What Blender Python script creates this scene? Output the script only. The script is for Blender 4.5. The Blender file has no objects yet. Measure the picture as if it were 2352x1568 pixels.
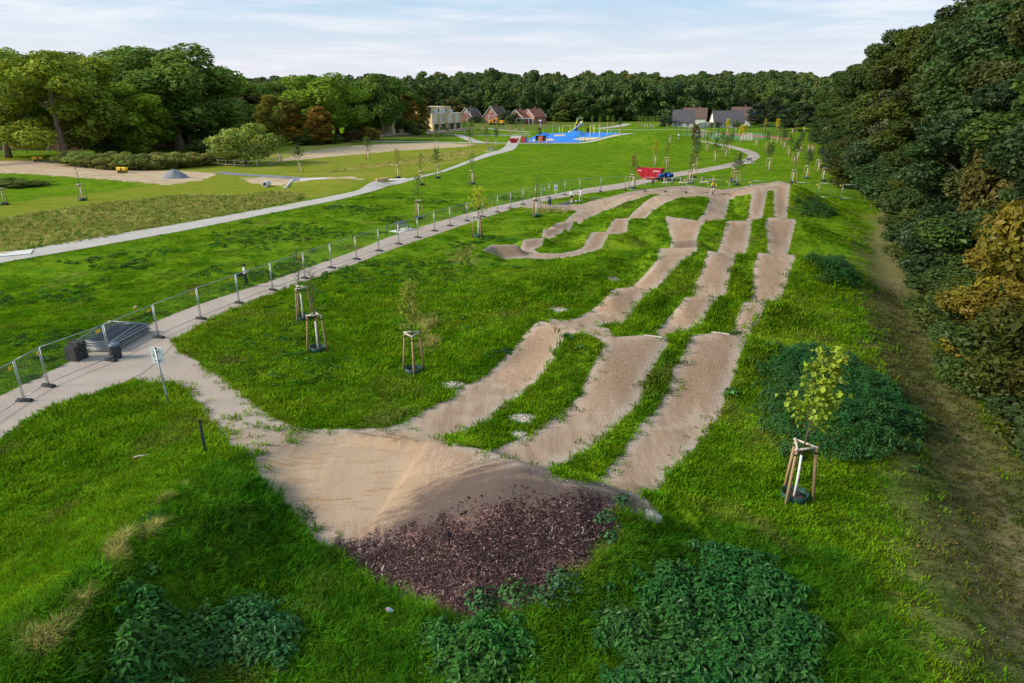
import bpy, bmesh, math, random
import numpy as np
from mathutils import Vector, Matrix, Quaternion

R = math.radians
rng = np.random.default_rng(7)
random.seed(7)
scene = bpy.context.scene
COL = scene.collection

# ------------------------------------------------------------------ camera
CAM_H, PITCH, FPX = 13.3, R(20.0), 1550.0          # drone height (m), downward tilt, focal length in px of a 2352 px wide frame
cam_data = bpy.data.cameras.new('camera')
cam_data.sensor_width = 36.0
cam_data.lens = FPX / 2352.0 * 36.0
cam_data.clip_start = 0.1
cam_data.clip_end = 6000.0
cam = bpy.data.objects.new('camera', cam_data)
cam.location = (0, 0, CAM_H)
cam.rotation_euler = (math.pi / 2 - PITCH, 0, 0)
COL.objects.link(cam)
scene.camera = cam

# ------------------------------------------------------------------ world, sun, exposure
SUN_ELEV, SUN_AZ = R(29), R(-98)                    # azimuth measured from +Y (view direction) towards +X
world = bpy.data.worlds.new('World')
scene.world = world
world.use_nodes = True
wn = world.node_tree
wn.nodes.clear()
def W(t, **k):
    n = wn.nodes.new(t)
    for a, b in k.items():
        setattr(n, a, b)
    return n
w_out = W('ShaderNodeOutputWorld')
w_bg = W('ShaderNodeBackground')
w_sky = W('ShaderNodeTexSky', sky_type='NISHITA', sun_disc=False, sun_elevation=SUN_ELEV, sun_rotation=SUN_AZ,
          altitude=60, air_density=1.0, dust_density=2.2, ozone_density=1.6)
w_tc = W('ShaderNodeTexCoord')
w_sep = W('ShaderNodeSeparateXYZ')
wn.links.new(w_tc.outputs['Generated'], w_sep.inputs[0])
# clouds: project the view direction on a cloud deck, thin streaks
w_add = W('ShaderNodeMath', operation='ADD'); w_add.inputs[1].default_value = 0.045
wn.links.new(w_sep.outputs['Z'], w_add.inputs[0])
w_max = W('ShaderNodeMath', operation='MAXIMUM'); w_max.inputs[1].default_value = 0.012
wn.links.new(w_add.outputs[0], w_max.inputs[0])
w_dx = W('ShaderNodeMath', operation='DIVIDE'); w_dy = W('ShaderNodeMath', operation='DIVIDE')
wn.links.new(w_sep.outputs['X'], w_dx.inputs[0]); wn.links.new(w_max.outputs[0], w_dx.inputs[1])
wn.links.new(w_sep.outputs['Y'], w_dy.inputs[0]); wn.links.new(w_max.outputs[0], w_dy.inputs[1])
w_cmb = W('ShaderNodeCombineXYZ')
wn.links.new(w_dx.outputs[0], w_cmb.inputs[0]); wn.links.new(w_dy.outputs[0], w_cmb.inputs[1])
def w_cloud(scale, sx, sy, lo, hi, detail=6, rough=0.6, off=0.0):
    m = W('ShaderNodeMapping'); m.inputs['Scale'].default_value = (sx, sy, 1); m.inputs['Location'].default_value = (off, off * 0.7, 0)
    wn.links.new(w_cmb.outputs[0], m.inputs[0])
    n = W('ShaderNodeTexNoise'); n.inputs['Scale'].default_value = scale; n.inputs['Detail'].default_value = detail
    n.inputs['Roughness'].default_value = rough; n.inputs['Distortion'].default_value = 0.4
    wn.links.new(m.outputs[0], n.inputs['Vector'])
    r = W('ShaderNodeMapRange', interpolation_type='SMOOTHSTEP')
    r.inputs['From Min'].default_value = lo; r.inputs['From Max'].default_value = hi
    wn.links.new(n.outputs['Fac'], r.inputs['Value'])
    return r.outputs[0]
c_white = w_cloud(0.55, 0.8, 1.0, 0.42, 0.72)
c_gray = w_cloud(0.9, 0.55, 1.3, 0.585, 0.70, off=9.3)
# pale milky veil + warm white streaks + few grey-violet shreds
def w_mix(a, b, fac, blend='MIX'):
    m = W('ShaderNodeMix', data_type='RGBA', blend_type=blend)
    for s, v in ((m.inputs['Factor'], fac), (m.inputs['A'], a), (m.inputs['B'], b)):
        if hasattr(v, 'default_value') or isinstance(v, bpy.types.NodeSocket):
            wn.links.new(v, s)
        else:
            s.default_value = v
    return m.outputs['Result']
def w_mul(a, k):
    m = W('ShaderNodeMath', operation='MULTIPLY'); wn.links.new(a, m.inputs[0]); m.inputs[1].default_value = k
    return m.outputs[0]
SKY_VEIL, SKY_STREAK, SKY_GREY = (3.0, 4.6, 6.1, 1), (5.9, 6.1, 6.4, 1), (3.5, 4.1, 5.3, 1)
c1 = w_mix(w_sky.outputs[0], SKY_VEIL, 0.72)
c2 = w_mix(c1, SKY_STREAK, w_mul(c_white, 0.75))
c3 = w_mix(c2, SKY_GREY, w_mul(c_gray, 0.8))
w_hz = W('ShaderNodeMapRange', interpolation_type='SMOOTHSTEP')              # the air near the horizon is milkier and a little warm
w_hz.inputs['From Min'].default_value = 0.16; w_hz.inputs['From Max'].default_value = 0.0
wn.links.new(w_sep.outputs['Z'], w_hz.inputs['Value'])
c4 = w_mix(c3, (6.3, 5.85, 6.05, 1), w_mul(w_hz.outputs[0], 0.68))
wn.links.new(c4, w_bg.inputs['Color'])
w_bg.inputs['Strength'].default_value = 0.10
wn.links.new(w_bg.outputs[0], w_out.inputs['Surface'])

sun_data = bpy.data.lights.new('sun', 'SUN')
sun_data.energy = 3.4
sun_data.angle = R(16)
sun_data.color = (1.0, 0.90, 0.78)
sun = bpy.data.objects.new('sun', sun_data)
sd = Vector((math.sin(SUN_AZ) * math.cos(SUN_ELEV), math.cos(SUN_AZ) * math.cos(SUN_ELEV), math.sin(SUN_ELEV)))
sun.rotation_euler = sd.to_track_quat('Z', 'Y').to_euler()
sun.location = (60, -40, 80)
COL.objects.link(sun)

vs = scene.view_settings
vs.view_transform = 'Standard'
vs.look = 'None'
vs.exposure = 0.68
vs.gamma = 1.0
vs.use_curve_mapping = False
scene.render.engine = 'CYCLES'
cy = scene.cycles
cy.use_denoising = True
cy.max_bounces = 5
cy.diffuse_bounces = 3
cy.glossy_bounces = 2
cy.transmission_bounces = 3
cy.transparent_max_bounces = 6
cy.caustics_reflective = cy.caustics_refractive = False
scene.render.use_persistent_data = False

# ------------------------------------------------------------------ survey helper: frame point -> metres on the ground
_c, _s = math.cos(PITCH), math.sin(PITCH)
def ray(u, v):
    a, b = (u - 1176.0) / FPX, -(v - 784.0) / FPX
    return np.array([a, _c + b * _s, -_s + b * _c])
def flat(u, v, z=0.0):
    r = ray(u, v)
    t = (z - CAM_H) / r[2]
    return np.array([r[0] * t, r[1] * t])
def flats(pts, z=0.0):
    return np.array([flat(p[0], p[1], z) for p in pts])
def proj(x, y, z):
    d = y * _c - (z - CAM_H) * _s
    w = y * _s + (z - CAM_H) * _c
    return 1176 + FPX * x / d, 784 - FPX * w / d
def px_size(y, z=0.0):                              # metres per frame px at distance y
    return (y * _c - (z - CAM_H) * _s) / FPX

# ------------------------------------------------------------------ node material helper
class NM:
    def __init__(self, name):
        self.m = bpy.data.materials.new(name)
        self.m.use_nodes = True
        self.t = self.m.node_tree
        self.t.nodes.clear()
        self.out = self.n('ShaderNodeOutputMaterial')
    def n(self, t, ins=None, **k):
        x = self.t.nodes.new(t)
        for a, b in k.items():
            setattr(x, a, b)
        for a, b in (ins or {}).items():
            self.set(x.inputs[a], b)
        return x
    def set(self, sock, v):
        if isinstance(v, bpy.types.NodeSocket):
            self.t.links.new(v, sock)
        elif isinstance(v, bpy.types.Node):
            self.t.links.new(v.outputs[0], sock)
        else:
            if isinstance(v, (tuple, list)) and len(v) == 3 and len(sock.default_value) == 4:
                v = (*v, 1)
            sock.default_value = v
    def mix(self, a, b, f, blend='MIX'):
        x = self.n('ShaderNodeMix', data_type='RGBA', blend_type=blend)
        self.set(x.inputs['Factor'], f); self.set(x.inputs['A'], a); self.set(x.inputs['B'], b)
        return x.outputs['Result']
    def math(self, op, a, b=None, c=None, clamp=False):
        x = self.n('ShaderNodeMath', operation=op, use_clamp=clamp)
        self.set(x.inputs[0], a)
        if b is not None: self.set(x.inputs[1], b)
        if c is not None: self.set(x.inputs[2], c)
        return x.outputs[0]
    def noise(self, scale, vec=None, detail=4, rough=0.6, dist=0.0, out='Fac'):
        x = self.n('ShaderNodeTexNoise', {'Scale': scale, 'Detail': detail, 'Roughness': rough, 'Distortion': dist})
        if vec is not None: self.set(x.inputs['Vector'], vec)
        return x.outputs[out]
    def ramp(self, f, stops, interp='LINEAR'):
        x = self.n('ShaderNodeValToRGB')
        x.color_ramp.interpolation = interp
        e = x.color_ramp.elements
        while len(e) < len(stops): e.new(0.5)
        for i, (p, c) in enumerate(stops):
            e[i].position = p
            e[i].color = (*c, 1) if isinstance(c, (tuple, list)) else (c, c, c, 1)
        self.set(x.inputs[0], f)
        return x.outputs[0]
    def rng(self, f, lo, hi, a=0.0, b=1.0, smooth=True):
        x = self.n('ShaderNodeMapRange', {'From Min': lo, 'From Max': hi, 'To Min': a, 'To Max': b}, clamp=True,
                   interpolation_type='SMOOTHSTEP' if smooth else 'LINEAR')
        self.set(x.inputs['Value'], f)
        return x.outputs[0]
    def attr(self, name, out='Fac'):
        return self.n('ShaderNodeAttribute', attribute_name=name).outputs[out]
    def pos(self):
        return self.n('ShaderNodeNewGeometry').outputs['Position']
    def obj(self):
        return self.n('ShaderNodeTexCoord').outputs['Object']
    def mapv(self, vec, scale=(1, 1, 1), rot=(0, 0, 0), loc=(0, 0, 0)):
        x = self.n('ShaderNodeMapping', {'Scale': scale, 'Rotation': rot, 'Location': loc})
        self.set(x.inputs[0], vec)
        return x.outputs[0]
    def bump(self, h, strength=0.4, dist=0.05):
        return self.n('ShaderNodeBump', {'Strength': strength, 'Distance': dist, 'Height': h}).outputs[0]
    def bsdf(self, color, rough=0.7, metal=0.0, normal=None, spec=0.3, **kw):
        b = self.n('ShaderNodeBsdfPrincipled')
        self.set(b.inputs['Base Color'], color); self.set(b.inputs['Roughness'], rough)
        self.set(b.inputs['Metallic'], metal); self.set(b.inputs['Specular IOR Level'], spec)
        if normal is not None: self.set(b.inputs['Normal'], normal)
        for k, v in kw.items(): self.set(b.inputs[k], v)
        return b.outputs[0]
    def done(self, shader):
        self.t.links.new(shader, self.out.inputs['Surface'])
        return self.m

# ------------------------------------------------------------------ object helpers
def tag(o, label=None, cat=None, group=None, kind=None):
    if label: o['label'] = label
    if cat: o['category'] = cat
    if group: o['group'] = group
    if kind: o['kind'] = kind
    return o
def link(o, parent=None):
    COL.objects.link(o)
    if parent is not None: o.parent = parent
    return o
def empty(name, loc=(0, 0, 0), rz=0.0, label=None, cat=None, group=None):
    o = bpy.data.objects.new(name, None)
    o.location = loc
    o.rotation_euler = (0, 0, rz)
    o.empty_display_size = 0.2
    link(o)
    return tag(o, label, cat, group)
class MB:
    """collects plain shapes into one mesh"""
    def __init__(self): self.v, self.f = [], []
    def add(self, vs_, fs_):
        k = len(self.v)
        self.v += [tuple(p) for p in vs_]
        self.f += [tuple(i + k for i in q) for q in fs_]
        return self
    def box(self, c, s, rot=None):
        x, y, z = (q / 2 for q in s)
        p = [Vector((a * x, b * y, d * z)) for d in (-1, 1) for b in (-1, 1) for a in (-1, 1)]
        if rot is not None: p = [rot @ q for q in p]
        c = Vector(c)
        return self.add([q + c for q in p], [(0, 2, 3, 1), (4, 5, 7, 6), (0, 1, 5, 4), (2, 6, 7, 3), (0, 4, 6, 2), (1, 3, 7, 5)])
    def tube(self, pts, rad, n=8, cap=True):
        pts = [Vector(p) for p in pts]
        rad = rad if isinstance(rad, (list, tuple)) else [rad] * len(pts)
        rings = []
        d = (pts[1] - pts[0]).normalized()
        up = Vector((0, 0, 1)) if abs(d.z) < 0.9 else Vector((1, 0, 0))
        a = d.cross(up).normalized()
        for i, p in enumerate(pts):
            if i == 0: t = pts[1] - p
            elif i == len(pts) - 1: t = p - pts[i - 1]
            else: t = pts[i + 1] - pts[i - 1]
            t.normalize()
            a = (a - t * a.dot(t)).normalized()
            b = t.cross(a)
            rings.append([p + (a * math.cos(q) + b * math.sin(q)) * rad[i] for q in (2 * math.pi * k / n for k in range(n))])
        vs_ = [q for r_ in rings for q in r_]
        fs_ = [(i * n + k, i * n + (k + 1) % n, (i + 1) * n + (k + 1) % n, (i + 1) * n + k) for i in range(len(pts) - 1) for k in range(n)]
        if cap:
            fs_ += [tuple(range(n))[::-1], tuple((len(pts) - 1) * n + k for k in range(n))]
        return self.add(vs_, fs_)
    def lathe(self, prof, n=16, c=(0, 0, 0)):
        c = Vector(c)
        vs_ = [c + Vector((r_ * math.cos(2 * math.pi * k / n), r_ * math.sin(2 * math.pi * k / n), z)) for r_, z in prof for k in range(n)]
        fs_ = [(i * n + k, i * n + (k + 1) % n, (i + 1) * n + (k + 1) % n, (i + 1) * n + k) for i in range(len(prof) - 1) for k in range(n)]
        if prof[0][0] > 1e-4: fs_.append(tuple(range(n))[::-1])
        if prof[-1][0] > 1e-4: fs_.append(tuple((len(prof) - 1) * n + k for k in range(n)))
        return self.add(vs_, fs_)
    def prism(self, poly, z0, z1, axis='z'):
        n = len(poly)
        if axis == 'z': P = [(x, y, z) for z in (z0, z1) for x, y in poly]
        elif axis == 'y': P = [(x, q, z) for q in (z0, z1) for x, z in poly]
        else: P = [(q, x, z) for q in (z0, z1) for x, z in poly]
        fs_ = [(i, (i + 1) % n, n + (i + 1) % n, n + i) for i in range(n)] + [tuple(range(n))[::-1], tuple(range(n, 2 * n))]
        return self.add(P, fs_)
    def mesh(self, name, mat=None, smooth=False, bevel=0):
        me = bpy.data.meshes.new(name)
        me.from_pydata(self.v, [], self.f)
        bm = bmesh.new(); bm.from_mesh(me)
        bmesh.ops.recalc_face_normals(bm, faces=bm.faces)
        if bevel:
            bmesh.ops.bevel(bm, geom=[e for e in bm.edges if e.calc_length() > bevel * 2.5], offset=bevel, segments=1, affect='EDGES')
        bm.to_mesh(me); bm.free()
        if mat: me.materials.append(mat)
        if smooth:
            me.polygons.foreach_set('use_smooth', np.ones(len(me.polygons), bool))
        me.update()
        return me
    def build(self, name, mat, parent=None, smooth=False, bevel=0, loc=None, rz=None):
        o = bpy.data.objects.new(name, self.mesh(name, mat, smooth, bevel))
        if loc is not None: o.location = loc
        if rz is not None: o.rotation_euler = (0, 0, rz)
        return link(o, parent)
def np_mesh(name, V, F, mat=None, smooth=False):
    """F: (n,k) int array, constant k"""
    V = np.asarray(V, np.float32); F = np.asarray(F, np.int32)
    me = bpy.data.meshes.new(name)
    me.vertices.add(len(V)); me.vertices.foreach_set('co', V.ravel())
    k = F.shape[1]
    me.loops.add(F.size); me.loops.foreach_set('vertex_index', F.ravel())
    me.polygons.add(len(F)); me.polygons.foreach_set('loop_start', np.arange(0, F.size, k, dtype=np.int32))
    me.polygons.foreach_set('use_smooth', np.full(len(F), bool(smooth)))
    if mat: me.materials.append(mat)
    me.update(calc_edges=True)
    return me
def f_attr(me, name, vals, dom='POINT'):
    a = me.attributes.new(name, 'FLOAT', dom)
    a.data.foreach_set('value', np.asarray(vals, np.float32))
def mesh_obj(name, me, parent=None, loc=None, rz=None, sc=None):
    o = bpy.data.objects.new(name, me)
    if loc is not None: o.location = loc
    if rz is not None: o.rotation_euler = (0, 0, rz)
    if sc is not None: o.scale = sc if isinstance(sc, (tuple, list)) else (sc, sc, sc)
    return link(o, parent)
def copy_thing(root, loc, rz=0.0, sc=None, label=None, group=None, cat=None):
    r = root.copy(); COL.objects.link(r)
    r.location = loc; r.rotation_euler = (0, 0, rz)
    if sc is not None: r.scale = sc if isinstance(sc, (tuple, list)) else (sc, sc, sc)
    tag(r, label, cat, group)
    for ch in root.children:
        c = ch.copy(); COL.objects.link(c); c.parent = r
        for g in ch.children:
            d = g.copy(); COL.objects.link(d); d.parent = c
    return r
def scatter(name, P, rot, sc, idx, templates, kind='stuff', label=None, cat=None):
    """one object of many small instances placed on the given points"""
    me = bpy.data.meshes.new(name)
    P = np.asarray(P, np.float32)
    me.vertices.add(len(P)); me.vertices.foreach_set('co', P.ravel())
    a = me.attributes.new('rot', 'FLOAT_VECTOR', 'POINT'); a.data.foreach_set('vector', np.asarray(rot, np.float32).ravel())
    sc = np.asarray(sc, np.float32)
    if sc.ndim == 1: sc = np.repeat(sc[:, None], 3, 1)
    a = me.attributes.new('scl', 'FLOAT_VECTOR', 'POINT'); a.data.foreach_set('vector', sc.ravel())
    a = me.attributes.new('pick', 'INT', 'POINT'); a.data.foreach_set('value', np.asarray(idx, np.int32))
    o = bpy.data.objects.new(name, me); link(o)
    tag(o, label, cat, None, kind)
    tc = bpy.data.collections.new(name + '_templates')
    for i, t in enumerate(templates):
        to = bpy.data.objects.new('%s_template_%02d' % (name, i), t); tc.objects.link(to)
    g = bpy.data.node_groups.new(name, 'GeometryNodeTree')
    g.interface.new_socket('Geometry', in_out='INPUT', socket_type='NodeSocketGeometry')
    g.interface.new_socket('Geometry', in_out='OUTPUT', socket_type='NodeSocketGeometry')
    N, L = g.nodes, g.links
    gi, go = N.new('NodeGroupInput'), N.new('NodeGroupOutput')
    ci = N.new('GeometryNodeCollectionInfo'); ci.inputs['Collection'].default_value = tc
    ci.inputs['Separate Children'].default_value = True; ci.inputs['Reset Children'].default_value = True
    ip = N.new('GeometryNodeInstanceOnPoints'); ip.inputs['Pick Instance'].default_value = True
    def na(nm, t):
        x = N.new('GeometryNodeInputNamedAttribute'); x.data_type = t; x.inputs['Name'].default_value = nm
        return x.outputs['Attribute']
    mp = N.new('GeometryNodeMeshToPoints')
    L.new(gi.outputs[0], mp.inputs['Mesh']); L.new(mp.outputs[0], ip.inputs['Points'])
    L.new(ci.outputs[0], ip.inputs['Instance'])
    L.new(na('pick', 'INT'), ip.inputs['Instance Index'])
    e2r = N.new('FunctionNodeEulerToRotation'); L.new(na('rot', 'FLOAT_VECTOR'), e2r.inputs[0])
    L.new(e2r.outputs[0], ip.inputs['Rotation']); L.new(na('scl', 'FLOAT_VECTOR'), ip.inputs['Scale'])
    L.new(ip.outputs[0], go.inputs[0])
    md = o.modifiers.new('scatter', 'NODES'); md.node_group = g
    return o
def smooth(e0, e1, x):
    t = np.clip((x - e0) / (e1 - e0), 0, 1)
    return t * t * (3 - 2 * t)
def hash_noise(x, y, seed=0):
    """smooth value noise, numpy"""
    xi, yi = np.floor(x).astype(np.int64), np.floor(y).astype(np.int64)
    fx, fy = x - xi, y - yi
    fx, fy = fx * fx * (3 - 2 * fx), fy * fy * (3 - 2 * fy)
    def h(a, b):
        n = (a * 374761393 + b * 668265263 + seed * 982451653) & 0xffffffff
        n = ((n ^ (n >> 13)) * 1274126177) & 0xffffffff
        return ((n ^ (n >> 16)) & 0xffff) / 65535.0
    return (h(xi, yi) * (1 - fx) + h(xi + 1, yi) * fx) * (1 - fy) + (h(xi, yi + 1) * (1 - fx) + h(xi + 1, yi + 1) * fx) * fy
def fbm(x, y, seed=0, oct=4):
    s, a, t = 0, 1, 0
    for i in range(oct):
        s = s + a * hash_noise(x * 2 ** i, y * 2 ** i, seed + i); t += a; a *= 0.5
    return s / t
# ------------------------------------------------------------------ terrain height
def crest(pts):
    """(u, v, z) frame points of a crest line with its height -> world x, y, z"""
    return [(*flat(u, v, z), z) for u, v, z in pts]
def crestj(pts, k=1.45):
    return crest([(u, v, z * k) for u, v, z in pts])
RIDGES = [  # crest, width on the left of its direction, width on the right, end radius start, end radius end
    # start berm (facing the camera)
    (crest([(620, 1085, .15), (740, 1065, .35), (850, 1050, .5), (930, 1040, .62), (985, 1022, .95), (1040, 1024, 1.35), (1110, 1038, 1.85), (1200, 1066, 2.2), (1310, 1098, 2.0), (1400, 1118, 1.6), (1470, 1142, .9)]), 2.8, 5.8, 4.0, 2.5),
    # ridge A
    (crestj([(1236, 738, 1.2), (1300, 748, 1.4), (1396, 776, 1.45), (1480, 770, 1.5), (1540, 776, 1.4), (1600, 770, 1.5), (1650, 765, 1.55), (1712, 775, 1.45)]), 2.8, 5.0, 4.5, 5.0, .22),
    # rollers between A and B
    (crestj([(1400, 664, .75), (1455, 659, .8), (1500, 668, .7)]), 2.2, 3.2, 1.5, 1.5, .22),
    (crestj([(1570, 682, .8), (1612, 680, .85), (1660, 684, .75)]), 2.2, 3.2, 1.5, 1.5, .22),
    (crestj([(1705, 694, .8), (1745, 692, .85), (1800, 697, .7)]), 2.2, 3.4, 1.5, 2.5, .22),
    # ridge B
    (crestj([(1512, 570, 1.45), (1595, 568, 1.55), (1650, 580, 1.5), (1710, 586, 1.35), (1745, 580, 1.55), (1826, 586, 1.5)]), 3.0, 7.0, 3.0, 6.0, .22),
    # roller and ridge C
    (crestj([(1538, 553, .75), (1600, 549, .75)]), 2.0, 2.5, 1.5, 1.5, .22),
    (crestj([(1530, 495, 1.35), (1614, 508, 1.25), (1669, 506, 1.35), (1726, 507, 1.35), (1767, 499, 1.5), (1828, 502, 1.45)]), 3.0, 6.5, 3.0, 7.0, .22),
    # ridge D and the turning platform behind it
    (crestj([(1480, 447, .9), (1560, 452, 1.25), (1625, 446, 1.2), (1680, 440, 1.35), (1735, 429, 1.9), (1798, 419, 2.2), (1815, 424, 2.1)]), 9.0, 8.5, 8.0, 7.0, .3),
    # rollers of the two beginner lanes
    (crestj([(1352, 533, .75), (1400, 532, .8), (1432, 535, .75)]), 2.4, 2.8, 2, 3, .22),
    (crestj([(1404, 502, .75), (1445, 500, .85), (1482, 503, .8)]), 2.6, 3.0, 2, 3, .22),
    (crestj([(1266, 513, .45), (1318, 507, .45)]), 1.6, 1.8, 1, 1, .22),
    (crestj([(1250, 526, .45), (1292, 524, .45)]), 1.6, 1.8, 1, 1, .22),
    (crestj([(1200, 549, .45), (1250, 546, .45)]), 1.6, 1.8, 1, 1, .22),
    (crestj([(1186, 562, .55), (1127, 562, .65), (1106, 575, .6), (1135, 586, .35)]), 1.5, 2.2, 1, 1, .22),
    # grassy bank between the beginner lanes and the first lane
    (crest([(1140, 668, .35), (1240, 632, .8), (1350, 606, 1.0), (1440, 580, 1.0), (1500, 570, 1.1)]), 4.0, 4.0, 5, 3),
    # bank left of the lanes
    (crest([(1236, 738, 1.1), (1160, 775, .6), (1120, 820, .2)]), 5, 4, 3, 4),
    # mound beside the path in the lower left
    (crest([(520, 1060, .6), (400, 1150, 1.3), (290, 1250, 1.7), (130, 1390, 1.9), (-60, 1570, 1.9)]), 4.5, 5.5, 5, 5),
    # bank under the nettles on the right
    (crest([(1790, 800, .7), (1870, 900, .9), (1900, 980, .7)]), 4.5, 4.5, 4, 4),
    (crest([(1850, 600, 1.0), (1920, 640, .8)]), 5, 5, 4, 4),
    # far green mound by the playground
    (crest([(1430, 306, 2.6), (1500, 303, 3.2), (1545, 308, 2.4)]), 16, 16, 14, 10),
    # soil bank by the drain
    (crest([(700, 414, .7), (790, 410, 1.1), (850, 415, .8)]), 5, 6, 6, 5),
]
def ridge_h(X, Y, rd):
    pts, wl, wr, e0, e1 = rd[:5]
    best = np.full(X.shape, 1e9); hh = np.zeros(X.shape); w = np.ones(X.shape)
    n = len(pts) - 1
    for i in range(n):
        (ax, ay, az), (bx, by, bz) = pts[i], pts[i + 1]
        dx, dy = bx - ax, by - ay
        L2 = dx * dx + dy * dy
        t = ((X - ax) * dx + (Y - ay) * dy) / L2
        tc = np.clip(t, 0, 1)
        qx, qy = X - ax - tc * dx, Y - ay - tc * dy
        side = dx * qy - dy * qx
        ww = np.where(side > 0, wl, wr)
        over = np.where((i == 0) & (t < 0), -t, np.where((i == n - 1) & (t > 1), t - 1, 0)) * math.sqrt(L2)
        ee = np.where(t < 0, e0, e1)
        if i == 0 or i == n - 1:
            al = over / ee
            ac = np.sqrt(np.maximum(qx * qx + qy * qy - over * over, 0)) / ww
            d = np.sqrt(al * al + ac * ac)
        else:
            d = np.sqrt(qx * qx + qy * qy) / ww
        m = d < best
        best = np.where(m, d, best)
        hh = np.where(m, az + tc * (bz - az), hh)
    k = np.clip(best, 0, 1)
    if len(rd) > 5:                                  # ridden jumps: hollow faces and a crisp lip
        kk = np.clip((np.sqrt(k * k + rd[5] ** 2) - rd[5]) / (math.sqrt(1 + rd[5] ** 2) - rd[5]), 0, 1)
        prof = (1 - kk) ** 1.65
    else:
        prof = 0.5 + 0.5 * np.cos(math.pi * k ** 0.92)
    return hh * prof
def height(X, Y):
    X = np.asarray(X, float); Y = np.asarray(Y, float)
    acc = np.zeros(X.shape)
    for rd in RIDGES:
        acc = acc + np.maximum(ridge_h(X, Y, rd), 0) ** 3
    z = np.cbrt(acc)
    # the trail on the right lies a little lower, the ground rises gently below the forest
    tr = X - 0.42 * Y
    z = z - 0.85 * smooth(5.0, 8.8, tr) * (1 - smooth(70, 120, Y)) * smooth(4, 12, Y)
    z = z + 0.05 * (fbm(X * 0.35, Y * 0.35, 3, 3) - 0.5) * smooth(0.1, 0.5, z) + 0.012 * (fbm(X * 1.7, Y * 1.7, 5, 2) - 0.5) * (1 - smooth(60, 90, Y))
    # far hill behind the houses
    hill = smooth(385, 560, Y) * 9.0 * (0.75 + 0.35 * smooth(-150, 120, X)) * (1 - 0.35 * smooth(150, 400, X))
    return z + hill
# ------------------------------------------------------------------ ground sheet
def axis(segs):
    out = [np.arange(a, b, s) for a, b, s in segs]
    return np.concatenate(out + [[segs[-1][1]]])
gx = axis([(-1600, -400, 60), (-400, -140, 10), (-140, -60, 2.5), (-60, -30, 0.8), (-30, 24, 0.2), (24, 46, 0.3), (46, 80, 1.0), (80, 200, 5), (200, 400, 12), (400, 1600, 60)])
gy = axis([(-60, 6, 3.0), (6, 44, 0.2), (44, 70, 0.3), (70, 115, 0.5), (115, 180, 2.0), (180, 400, 5), (400, 800, 20), (800, 2600, 120)])
XX, YY = np.meshgrid(gx, gy)
fx, fy = XX.ravel(), YY.ravel()
fz = height(fx, fy)
nx, ny = len(gx), len(gy)
ii = (np.arange(ny - 1)[:, None] * nx + np.arange(nx - 1)[None, :]).ravel()
GF = np.stack([ii, ii + 1, ii + nx + 1, ii + nx], 1)
ZZ = fz.reshape(ny, nx)
def hz(x, y):
    """terrain height read back from the ground sheet"""
    x = np.asarray(x, float); y = np.asarray(y, float)
    i = np.clip(np.searchsorted(gx, x) - 1, 0, nx - 2); j = np.clip(np.searchsorted(gy, y) - 1, 0, ny - 2)
    a = np.clip((x - gx[i]) / (gx[i + 1] - gx[i]), 0, 1); b = np.clip((y - gy[j]) / (gy[j + 1] - gy[j]), 0, 1)
    Z = ZZ
    return (Z[j, i] * (1 - a) + Z[j, i + 1] * a) * (1 - b) + (Z[j + 1, i] * (1 - a) + Z[j + 1, i + 1] * a) * b
def gridread(A, x, y):
    x = np.asarray(x, float); y = np.asarray(y, float)
    A = A.reshape(ny, nx)
    i = np.clip(np.searchsorted(gx, x) - 1, 0, nx - 2); j = np.clip(np.searchsorted(gy, y) - 1, 0, ny - 2)
    a = np.clip((x - gx[i]) / (gx[i + 1] - gx[i]), 0, 1); b = np.clip((y - gy[j]) / (gy[j + 1] - gy[j]), 0, 1)
    return (A[j, i] * (1 - a) + A[j, i + 1] * a) * (1 - b) + (A[j + 1, i] * (1 - a) + A[j + 1, i + 1] * a) * b
TT = np.concatenate([np.arange(8, 140, 0.2), np.arange(140, 900, 2.0)])
def ground(u, v, zadd=0.0):
    """where the line of sight of a frame point meets the terrain"""
    r = ray(u, v)
    hh = CAM_H + r[2] * TT - hz(r[0] * TT, r[1] * TT)
    i = int(np.argmax(hh <= 0))
    if i == 0 or hh[i] > 0:
        x, y = flat(u, v)
    else:
        t = TT[i - 1] + (TT[i] - TT[i - 1]) * hh[i - 1] / (hh[i - 1] - hh[i])
        x, y = r[0] * t, r[1] * t
    return np.array([x, y, float(hz(x, y)) + zadd])
def G(pts):
    return np.array([ground(*q)[:2] if len(q) == 2 else flat(*q) for q in pts])      # a third number is a known height

def sdf(X, Y, poly):
    """signed distance to a polygon, positive inside (flat arrays)"""
    P = np.asarray(poly, float); Q = np.roll(P, -1, 0)
    d2 = np.full(X.shape, 1e18); ins = np.zeros(X.shape, bool)
    for (ax, ay), (bx, by) in zip(P, Q):
        dx, dy = bx - ax, by - ay
        L2 = dx * dx + dy * dy + 1e-12
        t = np.clip(((X - ax) * dx + (Y - ay) * dy) / L2, 0, 1)
        qx, qy = X - ax - t * dx, Y - ay - t * dy
        d2 = np.minimum(d2, qx * qx + qy * qy)
        c = (ay > Y) != (by > Y)
        if dy != 0:
            ins ^= c & (X < (bx - ax) * (Y - ay) / dy + ax)
    return np.where(ins, 1, -1) * np.sqrt(d2)
def sdf_u(X, Y, polys, far=-30.0, margin=6.0):
    out = np.full(X.shape, far)
    for p in polys:
        p = np.asarray(p)
        m = (X > p[:, 0].min() - margin) & (X < p[:, 0].max() + margin) & (Y > p[:, 1].min() - margin) & (Y < p[:, 1].max() + margin)
        if m.any():
            out[m] = np.maximum(out[m], sdf(X[m], Y[m], p))
    return out

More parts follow.
